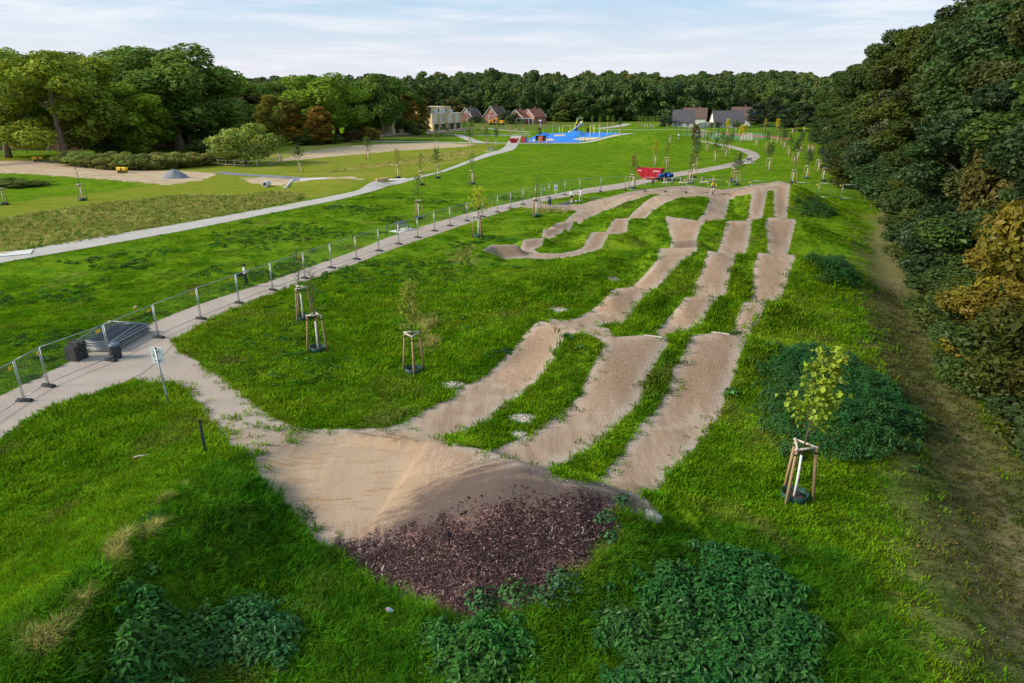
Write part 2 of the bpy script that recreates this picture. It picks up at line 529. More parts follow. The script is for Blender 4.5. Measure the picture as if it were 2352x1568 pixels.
# ------------------------------------------------------------------ surveyed outlines (frame points, dropped onto the terrain)
LANE1 = G([(1000, 1007), (1045, 1000), (1113, 968), (1175, 916), (1223, 878), (1253, 845), (1275, 812), (1288, 782), (1296, 768), (1334, 763), (1367, 770), (1394, 790)][:9]
          + [(1340, 752), (1386, 744), (1437, 746), (1448, 717), (1474, 680), (1495, 668), (1507, 656), (1533, 632), (1551, 610), (1570, 592), (1592, 583), (1600, 573), (1598, 566), (1597, 551), (1599, 544), (1610, 515), (1616, 511), (1664, 504), (1669, 477), (1675, 450)]
          + [(1632, 446), (1630, 463), (1621, 485), (1607, 502), (1560, 503), (1533, 496), (1530, 503), (1538, 525), (1544, 548), (1544, 557), (1517, 571), (1511, 599), (1489, 625), (1455, 656), (1412, 664), (1400, 676), (1364, 709), (1330, 730), (1300, 737), (1262, 732)]
          + [(1234, 742), (1223, 755), (1208, 767), (1186, 797), (1150, 831), (1113, 864), (1069, 886), (1021, 919), (966, 948), (922, 977)])
BAND_A = G([(1262, 733), (1300, 740), (1340, 745), (1400, 755), (1480, 771), (1525, 776), (1529, 790), (1515, 810), (1400, 800), (1394, 790), (1367, 770), (1334, 763), (1296, 768), (1250, 775), (1230, 750)])
LANE2 = G([(1085, 1033, 1.75), (1130, 1034), (1165, 1022), (1215, 1001), (1242, 981), (1279, 956), (1334, 908), (1352, 871), (1370, 834), (1392, 795), (1400, 782), (1480, 774), (1507, 757), (1537, 728), (1566, 698), (1577, 684), (1596, 661), (1610, 632), (1621, 600), (1625, 588), (1651, 576), (1662, 544), (1670, 512), (1672, 508), (1717, 502), (1724, 477), (1728, 448), (1734, 438)]
          + [(1761, 437), (1754, 470), (1748, 501), (1724, 510), (1719, 544), (1711, 580), (1686, 588), (1680, 610), (1669, 643), (1665, 676), (1647, 684), (1632, 698), (1618, 720), (1607, 746), (1532, 773), (1529, 790), (1504, 823), (1474, 878), (1467, 919), (1426, 956), (1391, 997), (1350, 1030), (1309, 1054), (1275, 1066), (1262, 1083, 2.08), (1195, 1065, 2.2), (1140, 1047, 1.98)])
LANE3 = G([(1400, 1117, 1.5), (1345, 1108, 1.7), (1380, 1098), (1392, 1088), (1433, 1042), (1474, 976), (1496, 956), (1529, 915), (1548, 878), (1551, 845), (1566, 827), (1581, 801), (1583, 777), (1600, 770), (1684, 753), (1695, 724), (1710, 697), (1724, 687), (1732, 643), (1735, 610), (1743, 583), (1765, 575), (1765, 544), (1758, 514), (1767, 501), (1780, 496), (1778, 466), (1780, 431), (1782, 424)]
          + [(1811, 424), (1811, 431), (1809, 463), (1805, 496), (1827, 504), (1824, 511), (1816, 544), (1807, 577), (1824, 589), (1813, 617), (1802, 654), (1787, 694), (1754, 699), (1743, 728), (1724, 757), (1715, 778), (1695, 808), (1687, 845), (1673, 878), (1658, 908), (1647, 956), (1627, 988), (1582, 1033), (1543, 1083), (1512, 1120), (1470, 1140, .9), (1440, 1130, 1.2)])
START = G([(482, 957), (520, 968), (560, 960), (582, 930), (600, 955), (640, 968), (695, 986), (766, 989), (857, 985), (922, 977), (1000, 990), (1020, 1008), (1060, 1024, 1.45), (1120, 1041, 1.9), (1190, 1063, 2.18), (1262, 1084, 2.08), (1275, 1100), (1300, 1104), (1345, 1111), (1400, 1118, 1.5), (1470, 1141, .9), (1520, 1190), (1490, 1200), (1400, 1160), (1300, 1240), (1100, 1240), (960, 1250), (860, 1262), (753, 1256), (717, 1224), (686, 1188), (659, 1157), (628, 1130), (592, 1076), (578, 1045), (560, 1030), (515, 1015), (505, 985)])
PLATFORM = G([(1327, 472), (1364, 460), (1448, 440), (1533, 429), (1584, 426), (1658, 436), (1695, 431), (1750, 421), (1798, 417), (1815, 424), (1811, 434), (1780, 434), (1761, 438), (1734, 439), (1720, 444), (1690, 450), (1675, 455), (1625, 452), (1603, 450), (1555, 455), (1526, 466), (1496, 485), (1478, 502), (1445, 503), (1441, 507), (1428, 536), (1399, 536), (1393, 541), (1374, 573), (1315, 588), (1260, 595), (1186, 592), (1131, 584), (1109, 575), (1128, 565), (1161, 561), (1187, 563), (1205, 550), (1238, 547), (1256, 526), (1271, 524), (1278, 512), (1304, 502), (1312, 496), (1326, 485)])
ISLAND = G([(1223, 571), (1242, 563), (1260, 548), (1290, 531), (1312, 515), (1345, 503), (1382, 484), (1437, 465), (1489, 449), (1524, 443), (1511, 449), (1478, 467), (1452, 491), (1410, 504), (1395, 531), (1361, 535), (1356, 541), (1338, 569), (1322, 575), (1290, 582), (1238, 582)])
BIKE_STAND = G([(1197, 474), (1240, 466), (1262, 470), (1300, 471), (1330, 469), (1345, 480), (1322, 484), (1270, 480), (1225, 478)])
BRANCH = G([(394, 785), (405, 805), (464, 838), (515, 875), (574, 926), (626, 963), (600, 980), (520, 985), (482, 959), (464, 934), (442, 908), (427, 886), (397, 878), (340, 876), (300, 860), (330, 820)])
MULCH = G([(748, 1245), (800, 1235), (900, 1225), (970, 1205), (1060, 1170), (1140, 1148), (1240, 1138), (1330, 1132), (1400, 1145), (1430, 1180), (1440, 1220), (1420, 1265), (1360, 1310), (1290, 1355), (1280, 1400), (1180, 1420), (1080, 1425), (990, 1418), (940, 1392), (860, 1355), (800, 1310), (765, 1275)])
DARKSOIL = G([(900, 1225), (960, 1165), (1030, 1110), (1110, 1082), (1200, 1082), (1300, 1108), (1400, 1130), (1450, 1170), (1300, 1180), (1100, 1190), (1000, 1235)])
PLATF_SAND = G([(600, 1060), (700, 1010), (820, 1000), (940, 1000), (1000, 1030), (980, 1080), (930, 1150), (850, 1190), (740, 1200), (650, 1140)])
TRAIL = G([(2190, 1568), (2130, 1350), (2100, 1150), (2060, 950), (2010, 780), (1985, 650), (1990, 560), (2010, 480), (2060, 480), (2090, 580), (2150, 740), (2230, 900), (2352, 1060), (2500, 1250), (2700, 1568)])
DRYLINE = G([(0, 1555), (60, 1480), (160, 1385), (255, 1275), (330, 1205), (420, 1120), (480, 1085), (500, 1100), (440, 1150), (350, 1225), (270, 1300), (180, 1400), (90, 1500), (30, 1568)])
BED = flats([(-60, 585), (0, 578), (221, 541), (442, 503), (626, 470), (700, 455), (640, 440), (560, 452), (420, 450), (240, 470), (0, 505), (-60, 520)])
BED2 = flats([(760, 395), (860, 385), (1000, 372), (1075, 360), (1090, 345), (1000, 352), (930, 370), (850, 378), (780, 388)])
DIRT_ROAD = flats([(-200, 372), (60, 368), (120, 374), (240, 385), (330, 390), (420, 393), (500, 397), (470, 412), (390, 424), (340, 420), (250, 412), (150, 405), (60, 398), (-200, 395)])
SAND_FIELD = flats([(630, 372), (700, 348), (800, 335), (890, 329), (1000, 327.5), (1090, 331), (1075, 336), (1000, 341), (900, 347), (800, 356), (700, 365)])
STRAW = flats([(440, 352), (520, 343), (640, 352), (700, 335), (800, 326), (815, 330), (740, 345), (650, 362), (520, 365)])
SOIL = flats([(560, 408), (640, 405), (720, 408), (800, 405), (840, 410), (800, 420), (720, 424), (640, 428), (570, 420)])
FIELD_FAR = flats([(1180, 300), (1480, 283), (1180, 278), (1000, 290)])
BROWN_FAR = flats([(800, 322), (900, 312), (1000, 306), (1075, 308), (1060, 316), (900, 321)])

s_dirt = np.maximum(sdf_u(fx, fy, [LANE1, LANE2, LANE3, BAND_A, START, BIKE_STAND, BRANCH]), np.minimum(sdf_u(fx, fy, [PLATFORM]), -sdf_u(fx, fy, [ISLAND])))
s_dirt = s_dirt + .14
s_mulch = sdf_u(fx, fy, [MULCH])
gz_y, gz_x = np.gradient(ZZ, gy, gx)
s_slope = np.hypot(gz_x, gz_y).ravel()
s_dark = sdf_u(fx, fy, [DARKSOIL])
s_plat = sdf_u(fx, fy, [PLATF_SAND])
s_brn = sdf_u(fx, fy, [BRANCH])
s_trail = sdf_u(fx, fy, [TRAIL], margin=9)
s_dry = np.maximum(sdf_u(fx, fy, [DRYLINE], margin=3) - .55, sdf_u(fx, fy, [BED, BED2, STRAW], margin=12))
s_soil = sdf_u(fx, fy, [DIRT_ROAD, SAND_FIELD, SOIL], margin=15)
s_field = sdf_u(fx, fy, [FIELD_FAR, BROWN_FAR], margin=30)
OLIVE = flats([(-300, 640), (0, 585), (221, 546), (442, 509), (626, 476), (808, 441), (954, 406), (1076, 368), (1116, 352), (1168, 330), (815, 325), (440, 350), (0, 360), (-300, 370)])
LUSH2 = flats([(-200, 430), (0, 398), (60, 402), (150, 408), (250, 415), (330, 424), (240, 440), (100, 452), (0, 470), (-200, 500)])
s_olive = np.minimum(sdf_u(fx, fy, [OLIVE], margin=10), -sdf_u(fx, fy, [LUSH2], margin=10))

# ------------------------------------------------------------------ ground material
def ground_material():
    k = NM('ground_grass_and_dirt')
    p = k.pos()
    n_big = k.noise(0.09, p, 2, 0.55)
    n_mid = k.noise(0.55, p, 3, 0.6)
    n_fine = k.noise(6.0, p, 2, 0.7)
    n_blade = k.noise(38.0, k.mapv(p, (1, 1, .4)), 1, 0.7)
    n_weed = k.noise(0.9, k.mapv(p, loc=(31, 7, 0)), 3, 0.65)
    # ---- grass
    g = k.mix((0.074, 0.165, 0.006), (0.145, 0.240, 0.009), k.rng(n_mid, .34, .68))
    g = k.mix(g, (0.185, 0.270, 0.012), k.math('MULTIPLY', k.rng(n_big, .48, .70), 0.6))
    g = k.mix(g, (0.040, 0.110, 0.022), k.math('MULTIPLY', k.rng(n_weed, .56, .68), 0.75))
    g = k.mix(g, (0.028, 0.075, 0.006), k.math('MULTIPLY', k.rng(n_fine, .52, .72), 0.6))
    g = k.mix(g, (0.135, 0.235, 0.018), k.math('MULTIPLY', k.rng(n_fine, .50, .30), 0.35))
    g = k.mix(g, (0.030, 0.085, 0.006), k.math('MULTIPLY', k.rng(n_blade, .5, .7), 0.55))
    n_pat = k.noise(0.21, k.mapv(p, loc=(17, 41, 0)), 4, .65)
    g = k.mix(g, (0.140, 0.130, 0.040), k.math('MULTIPLY', k.rng(n_pat, .55, .72), 0.6))
    g = k.mix(g, (0.030, 0.092, 0.010), k.math('MULTIPLY', k.rng(n_pat, .46, .32), 0.3))
    n_cl = k.noise(1.9, k.mapv(p, (1, .45, 1), loc=(3, 8, 0)), 4, .7)
    g = k.mix(g, (0.030, 0.095, 0.008), k.math('MULTIPLY', k.rng(n_cl, .53, .66), 0.7))
    g = k.mix(g, (0.175, 0.250, 0.014), k.math('MULTIPLY', k.rng(n_cl, .44, .34), 0.45))
    # dull meadow
    ol = k.mix((0.225, 0.225, 0.030), (0.150, 0.200, 0.020), k.rng(n_mid, .4, .65))
    ol = k.mix(ol, (0.290, 0.245, 0.070), k.math('MULTIPLY', k.rng(n_big, .5, .7), 0.5))
    g = k.mix(g, ol, k.math('MULTIPLY', k.rng(k.math('ADD', k.attr('olive'), k.math('MULTIPLY', k.math('SUBTRACT', n_mid, .5), 6)), -1, 2.5), 0.85))
    # straw / dry grass
    dr = k.mix((0.370, 0.310, 0.085), (0.250, 0.250, 0.042), k.rng(n_mid, .4, .62))
    dr = k.mix(dr, (0.33, 0.255, 0.105), k.rng(n_fine, .5, .75))
    g = k.mix(g, dr, k.math('MULTIPLY', k.rng(k.math('ADD', k.attr('dry'), k.math('MULTIPLY', k.math('SUBTRACT', n_mid, .5), 3.0)), -.5, .9), 0.8))
    fl = k.mix((0.16, 0.135, 0.055), (0.085, 0.115, 0.022), k.rng(n_mid, .35, .6))
    g = k.mix(g, fl, k.math('MULTIPLY', k.rng(k.attr('field'), -4, 4), 0.8))
    # trail with leaf litter
    li = k.mix((0.225, 0.168, 0.105), (0.135, 0.140, 0.045), k.rng(n_mid, .40, .66))
    li = k.mix(li, (0.26, 0.20, 0.145), k.math('MULTIPLY', k.rng(n_fine, .54, .7), 0.6))
    li = k.mix(li, (0.30, 0.235, 0.16), k.math('MULTIPLY', k.rng(k.noise(11, p, 3, .8), .40, .28), 0.6))
    li = k.mix(li, (0.05, 0.045, 0.022), k.math('MULTIPLY', k.rng(n_blade, .52, .7), 0.5))
    g = k.mix(g, li, k.math('MULTIPLY', k.rng(k.math('ADD', k.attr('trail'), k.math('MULTIPLY', k.math('SUBTRACT', n_mid, .5), 9)), -2.6, 2.4), 0.85))
    # ---- soil and sand of the building site
    so = k.mix((0.42, 0.305, 0.185), (0.50, 0.40, 0.27), k.rng(n_mid, .35, .65))
    so = k.mix(so, (0.30, 0.215, 0.13), k.math('MULTIPLY', k.rng(k.noise(0.6, k.mapv(p, (.15, 1.6, 1)), 3), .5, .66), 0.7))
    g = k.mix(g, so, k.rng(k.math('ADD', k.attr('soil'), k.math('MULTIPLY', k.math('SUBTRACT', n_mid, .5), 5)), -.4, .5))
    # ---- riding surface: compacted sandy gravel
    dirlane = k.mapv(p, (1.0, 0.16, 1.0), (0, 0, R(23)))
    n_str = k.noise(1.5, dirlane, 4, 0.7)
    n_dirt = k.noise(0.7, k.mapv(p, loc=(5, 3, 0)), 2, 0.6)
    d = k.mix((0.365, 0.268, 0.188), (0.262, 0.180, 0.120), k.rng(n_str, .40, .64))
    d = k.mix(d, (0.400, 0.318, 0.242), k.math('MULTIPLY', k.rng(n_dirt, .46, .66), 0.75))
    d = k.mix(d, (0.300, 0.205, 0.130), k.math('MULTIPLY', k.rng(k.noise(1.7, k.mapv(dirlane, loc=(4, 9, 0)), 2), .56, .72), 0.55))
    steep = k.rng(k.math('ADD', k.attr('slope'), k.math('MULTIPLY', k.math('SUBTRACT', n_str, .5), .5)), .16, .46)   # steep faces browner: worn loam, with relief shading put into the colour too
    d = k.mix(d, (0.245, 0.158, 0.095), k.math('MULTIPLY', steep, 0.75))
    n_tyre = k.noise(7.0, k.mapv(p, (1.0, 0.025, 1.0), (0, 0, R(23)), (2, 5, 0)), 2, .6)
    d = k.mix(d, (0.215, 0.145, 0.095), k.math('MULTIPLY', k.rng(n_tyre, .58, .72), 0.28))
    d = k.mix(d, (0.47, 0.37, 0.275), k.math('MULTIPLY', k.rng(n_tyre, .40, .28), 0.2))
    edge = k.rng(k.attr('dirt'), .75, .05)
    d = k.mix(d, (0.395, 0.335, 0.290), k.math('MULTIPLY', edge, 0.7))
    peb = k.n('ShaderNodeTexVoronoi', {'Vector': p, 'Scale': 17.0}, feature='F1')
    pebf = k.rng(peb.outputs['Distance'], .26, .14)
    pebr = k.rng(k.n('ShaderNodeSeparateColor', {0: peb.outputs['Color']}).outputs[0], .68, .75)
    pebm = k.math('MULTIPLY', k.math('MULTIPLY', pebf, pebr), k.math('ADD', .55, k.math('MULTIPLY', edge, .45)))
    d = k.mix(d, (0.60, 0.54, 0.48), pebm)
    n_gr = k.noise(17, p, 3, .85)
    d = k.mix(d, (0.165, 0.118, 0.085), k.math('MULTIPLY', k.rng(n_gr, .52, .64), 0.7))
    d = k.mix(d, (0.52, 0.45, 0.38), k.math('MULTIPLY', k.rng(n_gr, .46, .34), 0.6))
    d = k.mix(d, (0.24, 0.165, 0.11), k.math('MULTIPLY', k.rng(k.noise(60, p, 1, .6), .5, .75), 0.5))
    d = k.mix(d, k.mix((0.345, 0.285, 0.235), (0.40, 0.335, 0.28), n_fine), k.math('MULTIPLY', k.rng(k.attr('brn'), -1.2, .4), .8))
    dn = k.math('ADD', k.attr('dirt'), k.math('MULTIPLY', k.math('SUBTRACT', k.noise(4.0, p, 4, .85), .5), 0.32))
    dm = k.rng(dn, -.04, .10)
    # ---- bark mulch and dark soil of the berm
    m1 = k.n('ShaderNodeTexVoronoi', {'Vector': k.mapv(p, (1, 1.0, 1), (0, 0, .6)), 'Scale': 24.0}, feature='F1')
    mc = k.n('ShaderNodeSeparateColor', {0: m1.outputs['Color']})
    mu = k.ramp(mc.outputs[0], [(0, (0.018, 0.010, 0.010)), (.45, (0.062, 0.033, 0.033)), (.8, (0.125, 0.070, 0.062)), (1, (0.26, 0.17, 0.14))])
    mu = k.mix(mu, (0.025, 0.014, 0.014), k.math('MULTIPLY', k.rng(n_dirt, .5, .66), 0.6))
    mn = k.math('ADD', k.attr('mulch'), k.math('MULTIPLY', k.math('SUBTRACT', k.noise(1.1, k.mapv(p, (1.6, .45, 1), (0, 0, R(-40))), 3, .7), .5), 2.6))
    mm = k.rng(mn, -.25, .55)
    n_dk = k.noise(1.6, k.mapv(p, (.35, 2.2, 1), (0, 0, R(38))), 4, .7)
    mm2 = k.rng(k.math('ADD', k.attr('dark'), k.math('MULTIPLY', k.math('SUBTRACT', n_dk, .5), 3.6)), -1.3, .35)
    d = k.mix(d, (0.385, 0.278, 0.182), k.math('MULTIPLY', k.rng(k.math('ADD', k.attr('plat'), k.math('MULTIPLY', k.math('SUBTRACT', n_dirt, .5), 3)), -1.2, 1.2), .65))
    d = k.mix(d, (0.28, 0.175, 0.085), k.math('MULTIPLY', k.math('MULTIPLY', k.rng(k.attr('plat'), -.8, .8), k.rng(n_dk, .52, .64)), .7))
    d = k.mix(d, (0.085, 0.064, 0.058), k.math('MULTIPLY', mm2, 0.88))
    c = k.mix(g, d, dm)
    c = k.mix(c, mu, mm)
    hb = k.math('ADD', k.math('MULTIPLY', n_fine, .6), k.math('MULTIPLY', n_blade, .5))
    hd = k.math('ADD', k.math('MULTIPLY', n_str, .35), k.math('MULTIPLY', pebm, .35))
    h = k.n('ShaderNodeMix', data_type='FLOAT'); k.set(h.inputs[0], dm); k.set(h.inputs[2], hb); k.set(h.inputs[3], hd)
    nrm = k.bump(h.outputs[0], 0.55, 0.12)
    return k.done(k.bsdf(c, 1.0, normal=nrm, spec=0.0))
M_ground = ground_material()
gme = np_mesh('ground', np.stack([fx, fy, fz], 1), GF, M_ground, True)
for nm, s in (('dirt', s_dirt), ('mulch', s_mulch), ('trail', s_trail), ('dry', s_dry), ('soil', s_soil), ('field', s_field), ('olive', s_olive), ('dark', s_dark), ('plat', s_plat), ('brn', s_brn), ('slope', s_slope)):
    f_attr(gme, nm, s)
tag(mesh_obj('ground', gme), kind='structure')

# ------------------------------------------------------------------ paths
def path_material(name, a, b, c, joints=0):
    k = NM(name)
    p = k.pos()
    col = k.mix(a, b, k.rng(k.noise(.5, p, 4, .6), .35, .65))
    col = k.mix(col, c, k.math('MULTIPLY', k.rng(k.noise(9, p, 4, .7), .5, .72), .5))
    col = k.mix(col, (0.55, 0.50, 0.45), k.math('MULTIPLY', k.rng(k.noise(45, p, 2, .6), .62, .72), .5))
    return k.done(k.bsdf(col, .93, normal=k.bump(k.noise(40, p, 3, .7), .35, .02), spec=.0))
M_path = path_material('path_water_bound_gravel', (0.350, 0.290, 0.240), (0.400, 0.335, 0.280), (0.29, 0.235, 0.190))
M_conc = path_material('pale_concrete_paving', (0.400, 0.370, 0.330), (0.450, 0.415, 0.370), (0.34, 0.31, 0.275))
def ribbon(name, left, right, mat, z=0.03, flatz=True, label=None):
    """a strip between two edge lines given as world points"""
    left, right = np.asarray(left), np.asarray(right)
    def resample(P, n):
        d = np.r_[0, np.cumsum(np.linalg.norm(np.diff(P, axis=0), axis=1))]
        s = np.linspace(0, d[-1], n)
        return np.stack([np.interp(s, d, P[:, 0]), np.interp(s, d, P[:, 1])], 1)
    n = 160
    def smth(P):
        Q = resample(P, n)
        for _ in range(3):
            Q[1:-1] = (Q[:-2] + 2 * Q[1:-1] + Q[2:]) / 4
        return Q
    A, B = smth(left), smth(right)
    m = 5
    V = np.concatenate([A * (1 - t) + B * t for t in np.linspace(0, 1, m)])
    zz = np.maximum(hz(V[:, 0], V[:, 1]), 0) + z
    V = np.c_[V, zz]
    F = []
    for j in range(m - 1):
        i = np.arange(n - 1)
        F.append(np.stack([j * n + i, (j + 1) * n + i, (j + 1) * n + i + 1, j * n + i + 1], 1))
    me = np_mesh(name, V, np.concatenate(F), mat, True)
    me.flip_normals() if me.polygons[0].normal.z < 0 else None
    o = mesh_obj(name, me)
    return tag(o, label, kind='structure')
P1_UP = flats([(-160, 985), (0, 911), (110, 856), (154, 833), (260, 781), (364, 735), (458, 698), (552, 668), (681, 625), (763, 584 + 10), (808, 580), (892, 542 + 2), (1002, 510), (1113, 479), (1223, 455), (1334, 434), (1431, 420), (1473, 411), (1543, 396), (1600, 389), (1680, 374), (1712, 364), (1720, 356), (1702, 347), (1664, 335.5), (1616, 326.6)])
P1_LOW = flats([(-160, 1110), (0, 1012), (60, 966), (130, 930), (270, 888), (345, 862), (394, 785), (464, 744), (552, 704), (644, 669), (763, 622), (808, 610), (892, 575), (1002, 538), (1113, 500), (1168, 482), (1238, 465), (1297, 452), (1434, 432.5), (1492, 418.5), (1546, 407), (1607, 397.5), (1680, 384), (1728, 372), (1747, 361), (1740, 351), (1718, 343), (1680, 334), (1616, 323.4)])
ribbon('path', P1_UP, P1_LOW, M_path, 0.014)
P2_UP = flats([(-200, 625), (0, 584), (221, 545.5), (442, 508.7), (626, 475.6), (733, 461 - 5), (808, 440.6), (895, 418), (955, 406), (1009, 394), (1076, 368), (1116, 352), (1151, 344), (1164, 336), (1168, 329)])
P2_LOW = flats([(-200, 650), (0, 603.6), (221, 566), (442, 526), (626, 489), (782, 458), (808, 451.6), (901, 427.5), (968, 407), (1022, 394), (1084, 372), (1130, 357), (1170, 346.6), (1187, 337), (1189, 329)])
ribbon('path', P2_UP, P2_LOW, M_conc, 0.026)
def track(name, pts, w, mat, z=0.03):
    P = flats(pts)
    T = np.gradient(P, axis=0); T /= np.linalg.norm(T, axis=1)[:, None] + 1e-9
    Nn = np.stack([-T[:, 1], T[:, 0]], 1)
    return ribbon(name, P + Nn * w / 2, P - Nn * w / 2, mat, z)
track('path', [(800, 323), (950, 325.5), (1089, 327.5), (1189, 328.8), (1345, 328.3), (1536, 326.2), (1625, 325)], 3.2, M_conc, 0.034)
track('path', [(1020, 308), (1052, 309), (1073, 318), (1090, 324), (1105, 327)], 3.5, M_conc, 0.038)
track('path', [(1075, 311), (1150, 311.5), (1220, 310)], 2.2, M_conc, 0.03)
track('path', [(1085, 308), (1180, 308), (1215, 306)], 2.0, M_conc, 0.034)
track('path', [(1120, 295), (1160, 299), (1215, 303)], 2.5, M_conc, 0.03)
track('path', [(1536, 318), (1565, 320), (1590, 323), (1616, 325)], 3.0, M_conc, 0.04)
track('path', [(1375, 295), (1420, 290), (1440, 284)], 5.0, M_conc, 0.03)
track('path', [(1375, 297.5), (1480, 298), (1560, 297), (1640, 302)], 2.4, M_conc, 0.03)
track('path', [(1160, 346), (1172, 338), (1178, 329), (1183, 318), (1186, 312)], 3.5, M_conc, 0.036)
# grey gravel strip by the drain, slab pads
M_grey = path_material('grey_gravel', (0.17, 0.17, 0.19), (0.23, 0.23, 0.25), (0.12, 0.12, 0.13))
track('gravel_strip', [(500, 396), (560, 401), (640, 406), (715, 412)], 2.6, M_grey, 0.02)
track('gravel_strip', [(-60, 382), (40, 376), (110, 371), (230, 369)], 3.0, M_grey, 0.02)
M_asph = path_material('dark_asphalt', (0.075, 0.078, 0.085), (0.095, 0.097, 0.105), (0.055, 0.056, 0.06))
track('side_path', [(1290, 470), (1312, 464), (1345, 459), (1375, 454)], 1.4, M_asph, 0.02)
# ------------------------------------------------------------------ foliage materials
def leaf_material(name, spread=0.55, trans=0.3, use_rand=False, cols=None):
    k = NM(name)
    t = k.attr('tint')
    oi = k.n('ShaderNodeObjectInfo')
    if use_rand:
        base = k.ramp(oi.outputs['Random'], cols)
    else:
        base = oi.outputs['Color']
    v = k.rng(t, 0, 1, 1 - spread, 1 + spread, False)
    hsv = k.n('ShaderNodeHueSaturation', {'Color': base, 'Value': v, 'Saturation': 1.0})
    k.set(hsv.inputs['Hue'], k.rng(k.noise(0.45, k.pos(), 2), .3, .7, .474, .514, False))
    c = hsv.outputs[0]
    d = k.n('ShaderNodeBsdfDiffuse', {'Color': c})
    tr = k.n('ShaderNodeBsdfTranslucent', {'Color': k.mix(c, (0.9, 1.0, 0.35), .35, 'MULTIPLY')})
    mx = k.n('ShaderNodeMixShader', {0: trans})
    k.t.links.new(d.outputs[0], mx.inputs[1]); k.t.links.new(tr.outputs[0], mx.inputs[2])
    gl = k.n('ShaderNodeBsdfGlossy', {'Color': (1, 1, 1, 1), 'Roughness': .45})
    m2 = k.n('ShaderNodeMixShader', {0: .012})
    k.t.links.new(mx.outputs[0], m2.inputs[1]); k.t.links.new(gl.outputs[0], m2.inputs[2])
    return k.done(m2.outputs[0])
M_leaf = leaf_material('tree_leaves')
def bark_material(name, a, b):
    k = NM(name)
    p = k.obj()
    c = k.mix(a, b, k.rng(k.noise(6, k.mapv(p, (3, 3, .5)), 3, .7), .35, .7))
    return k.done(k.bsdf(c, .9, normal=k.bump(k.noise(9, k.mapv(p, (3, 3, .6)), 2, .7), .6, .04), spec=.1))
M_bark = bark_material('bark', (0.085, 0.062, 0.045), (0.165, 0.125, 0.09))
M_bark_pale = bark_material('bark_pale', (0.20, 0.15, 0.10), (0.30, 0.23, 0.16))

def leaf_quads(C, N, size, aspect=.62, fold=.25, r=None):
    """kite shaped leaves at C facing N"""
    r = r or rng
    n = len(C)
    N = N / (np.linalg.norm(N, axis=1, keepdims=True) + 1e-9)
    T = np.cross(N, r.normal(size=(n, 3))); T /= np.linalg.norm(T, axis=1, keepdims=True) + 1e-9
    B = np.cross(N, T)
    s = np.asarray(size)[:, None] * np.ones((n, 1))
    V = np.stack([C - T * s * .5, C + B * s * .5 * aspect + N * s * fold * .3 - T * s * .08, C + T * s * .5 - N * s * fold * .3, C - B * s * .5 * aspect + N * s * fold * .3 - T * s * .08], 1)
    F = np.arange(4 * n).reshape(n, 4)
    return V.reshape(-1, 3), F
def crown_mesh(name, seed, H, W, base, n, leaf, lobes=14, shape='round', mat=None, lobe_k=.34):
    r = np.random.default_rng(seed)
    hh = H - base
    C, Rl = [], []
    for i in range(lobes):
        t = (i + .5) / lobes if shape != 'round' else r.uniform(.06, .98)
        if shape == 'round': env = math.sin(math.pi * (0.13 + 0.80 * t)) ** 0.65
        elif shape == 'cone': env = (1 - t) ** .8 * .95 + .05
        elif shape == 'column': env = math.sin(math.pi * (0.1 + 0.85 * t)) ** .4 * .8
        else: env = math.sin(math.pi * (0.02 + 0.75 * t)) ** .5
        a = i * 2.399 + r.uniform(-.5, .5)
        rr = W * env * r.uniform(.35, .82)
        lr = W * lobe_k * r.uniform(.75, 1.25) * (0.65 + 0.35 * env)
        C.append((rr * math.cos(a), rr * math.sin(a), base + t * hh * .9 + lr * .3)); Rl.append(lr)
    C, Rl = np.array(C), np.array(Rl)
    which = r.choice(lobes, n, p=Rl ** 2 / (Rl ** 2).sum())
    D = r.normal(size=(n, 3)); D[:, 2] += .25
    D /= np.linalg.norm(D, axis=1, keepdims=True)
    rad = Rl[which] * (1.0 - .42 * r.random(n) ** 1.6) * (1 + .18 * (hash_noise(D[:, 0] * 3 + which * 7.1, D[:, 1] * 3 + D[:, 2] * 3, seed) - .5) * 2)
    P = C[which] + D * rad[:, None] * np.array([1, 1, .82])
    tint = .55 * r.random(n) + .45 * r.random(lobes)[which]
    keep = np.ones(n, bool)
    for j in range(lobes):                          # nothing grows deep inside a neighbour lobe
        q = np.linalg.norm((P - C[j]) / np.array([1, 1, .82]), axis=1)
        keep &= ~((q < Rl[j] * .55) & (which != j))
    keep &= P[:, 2] > base * .6
    P, D, tint = P[keep], D[keep], tint[keep]
    V, F = leaf_quads(P, D * .9 + r.normal(size=P.shape) * .6 + np.array([0, 0, .35]), leaf * r.lognormal(-.05, .38, len(P)), r=r)
    me = np_mesh(name, V, F, mat or M_leaf)
    f_attr(me, 'tint', tint, 'FACE')
    return me, C
def trunk_mesh(name, seed, H, r0, C, mat, limbs=9, n=8, lean=0.0):
    r = np.random.default_rng(seed)
    mb = MB()
    top = H * .8
    pts = [Vector((lean * z / top + .12 * math.sin(z * .7 + seed), .1 * math.cos(z * .9 + seed), z)) for z in np.linspace(0, top, 7)]
    pts[0].z = -.3
    mb.tube(pts, [r0 * (1.35 if i == 0 else 1 - .78 * i / 6) for i in range(7)], n)
    for c in C[:limbs]:
        c = Vector(c)
        z0 = max(.25 * H, c.z - (c.xy.length) * r.uniform(.5, 1.0) - .5)
        z0 = min(z0, top * .9)
        a = Vector((lean * z0 / top, 0, z0))
        m = a.lerp(c, .5) + Vector((0, 0, .25 * (c - a).length * .4))
        rb = r0 * .42 * (1 - .5 * z0 / H)
        mb.tube([a, m, c], [rb, rb * .65, rb * .25], 6)
    return mb.mesh(name, mat, True)
PROTO = {}
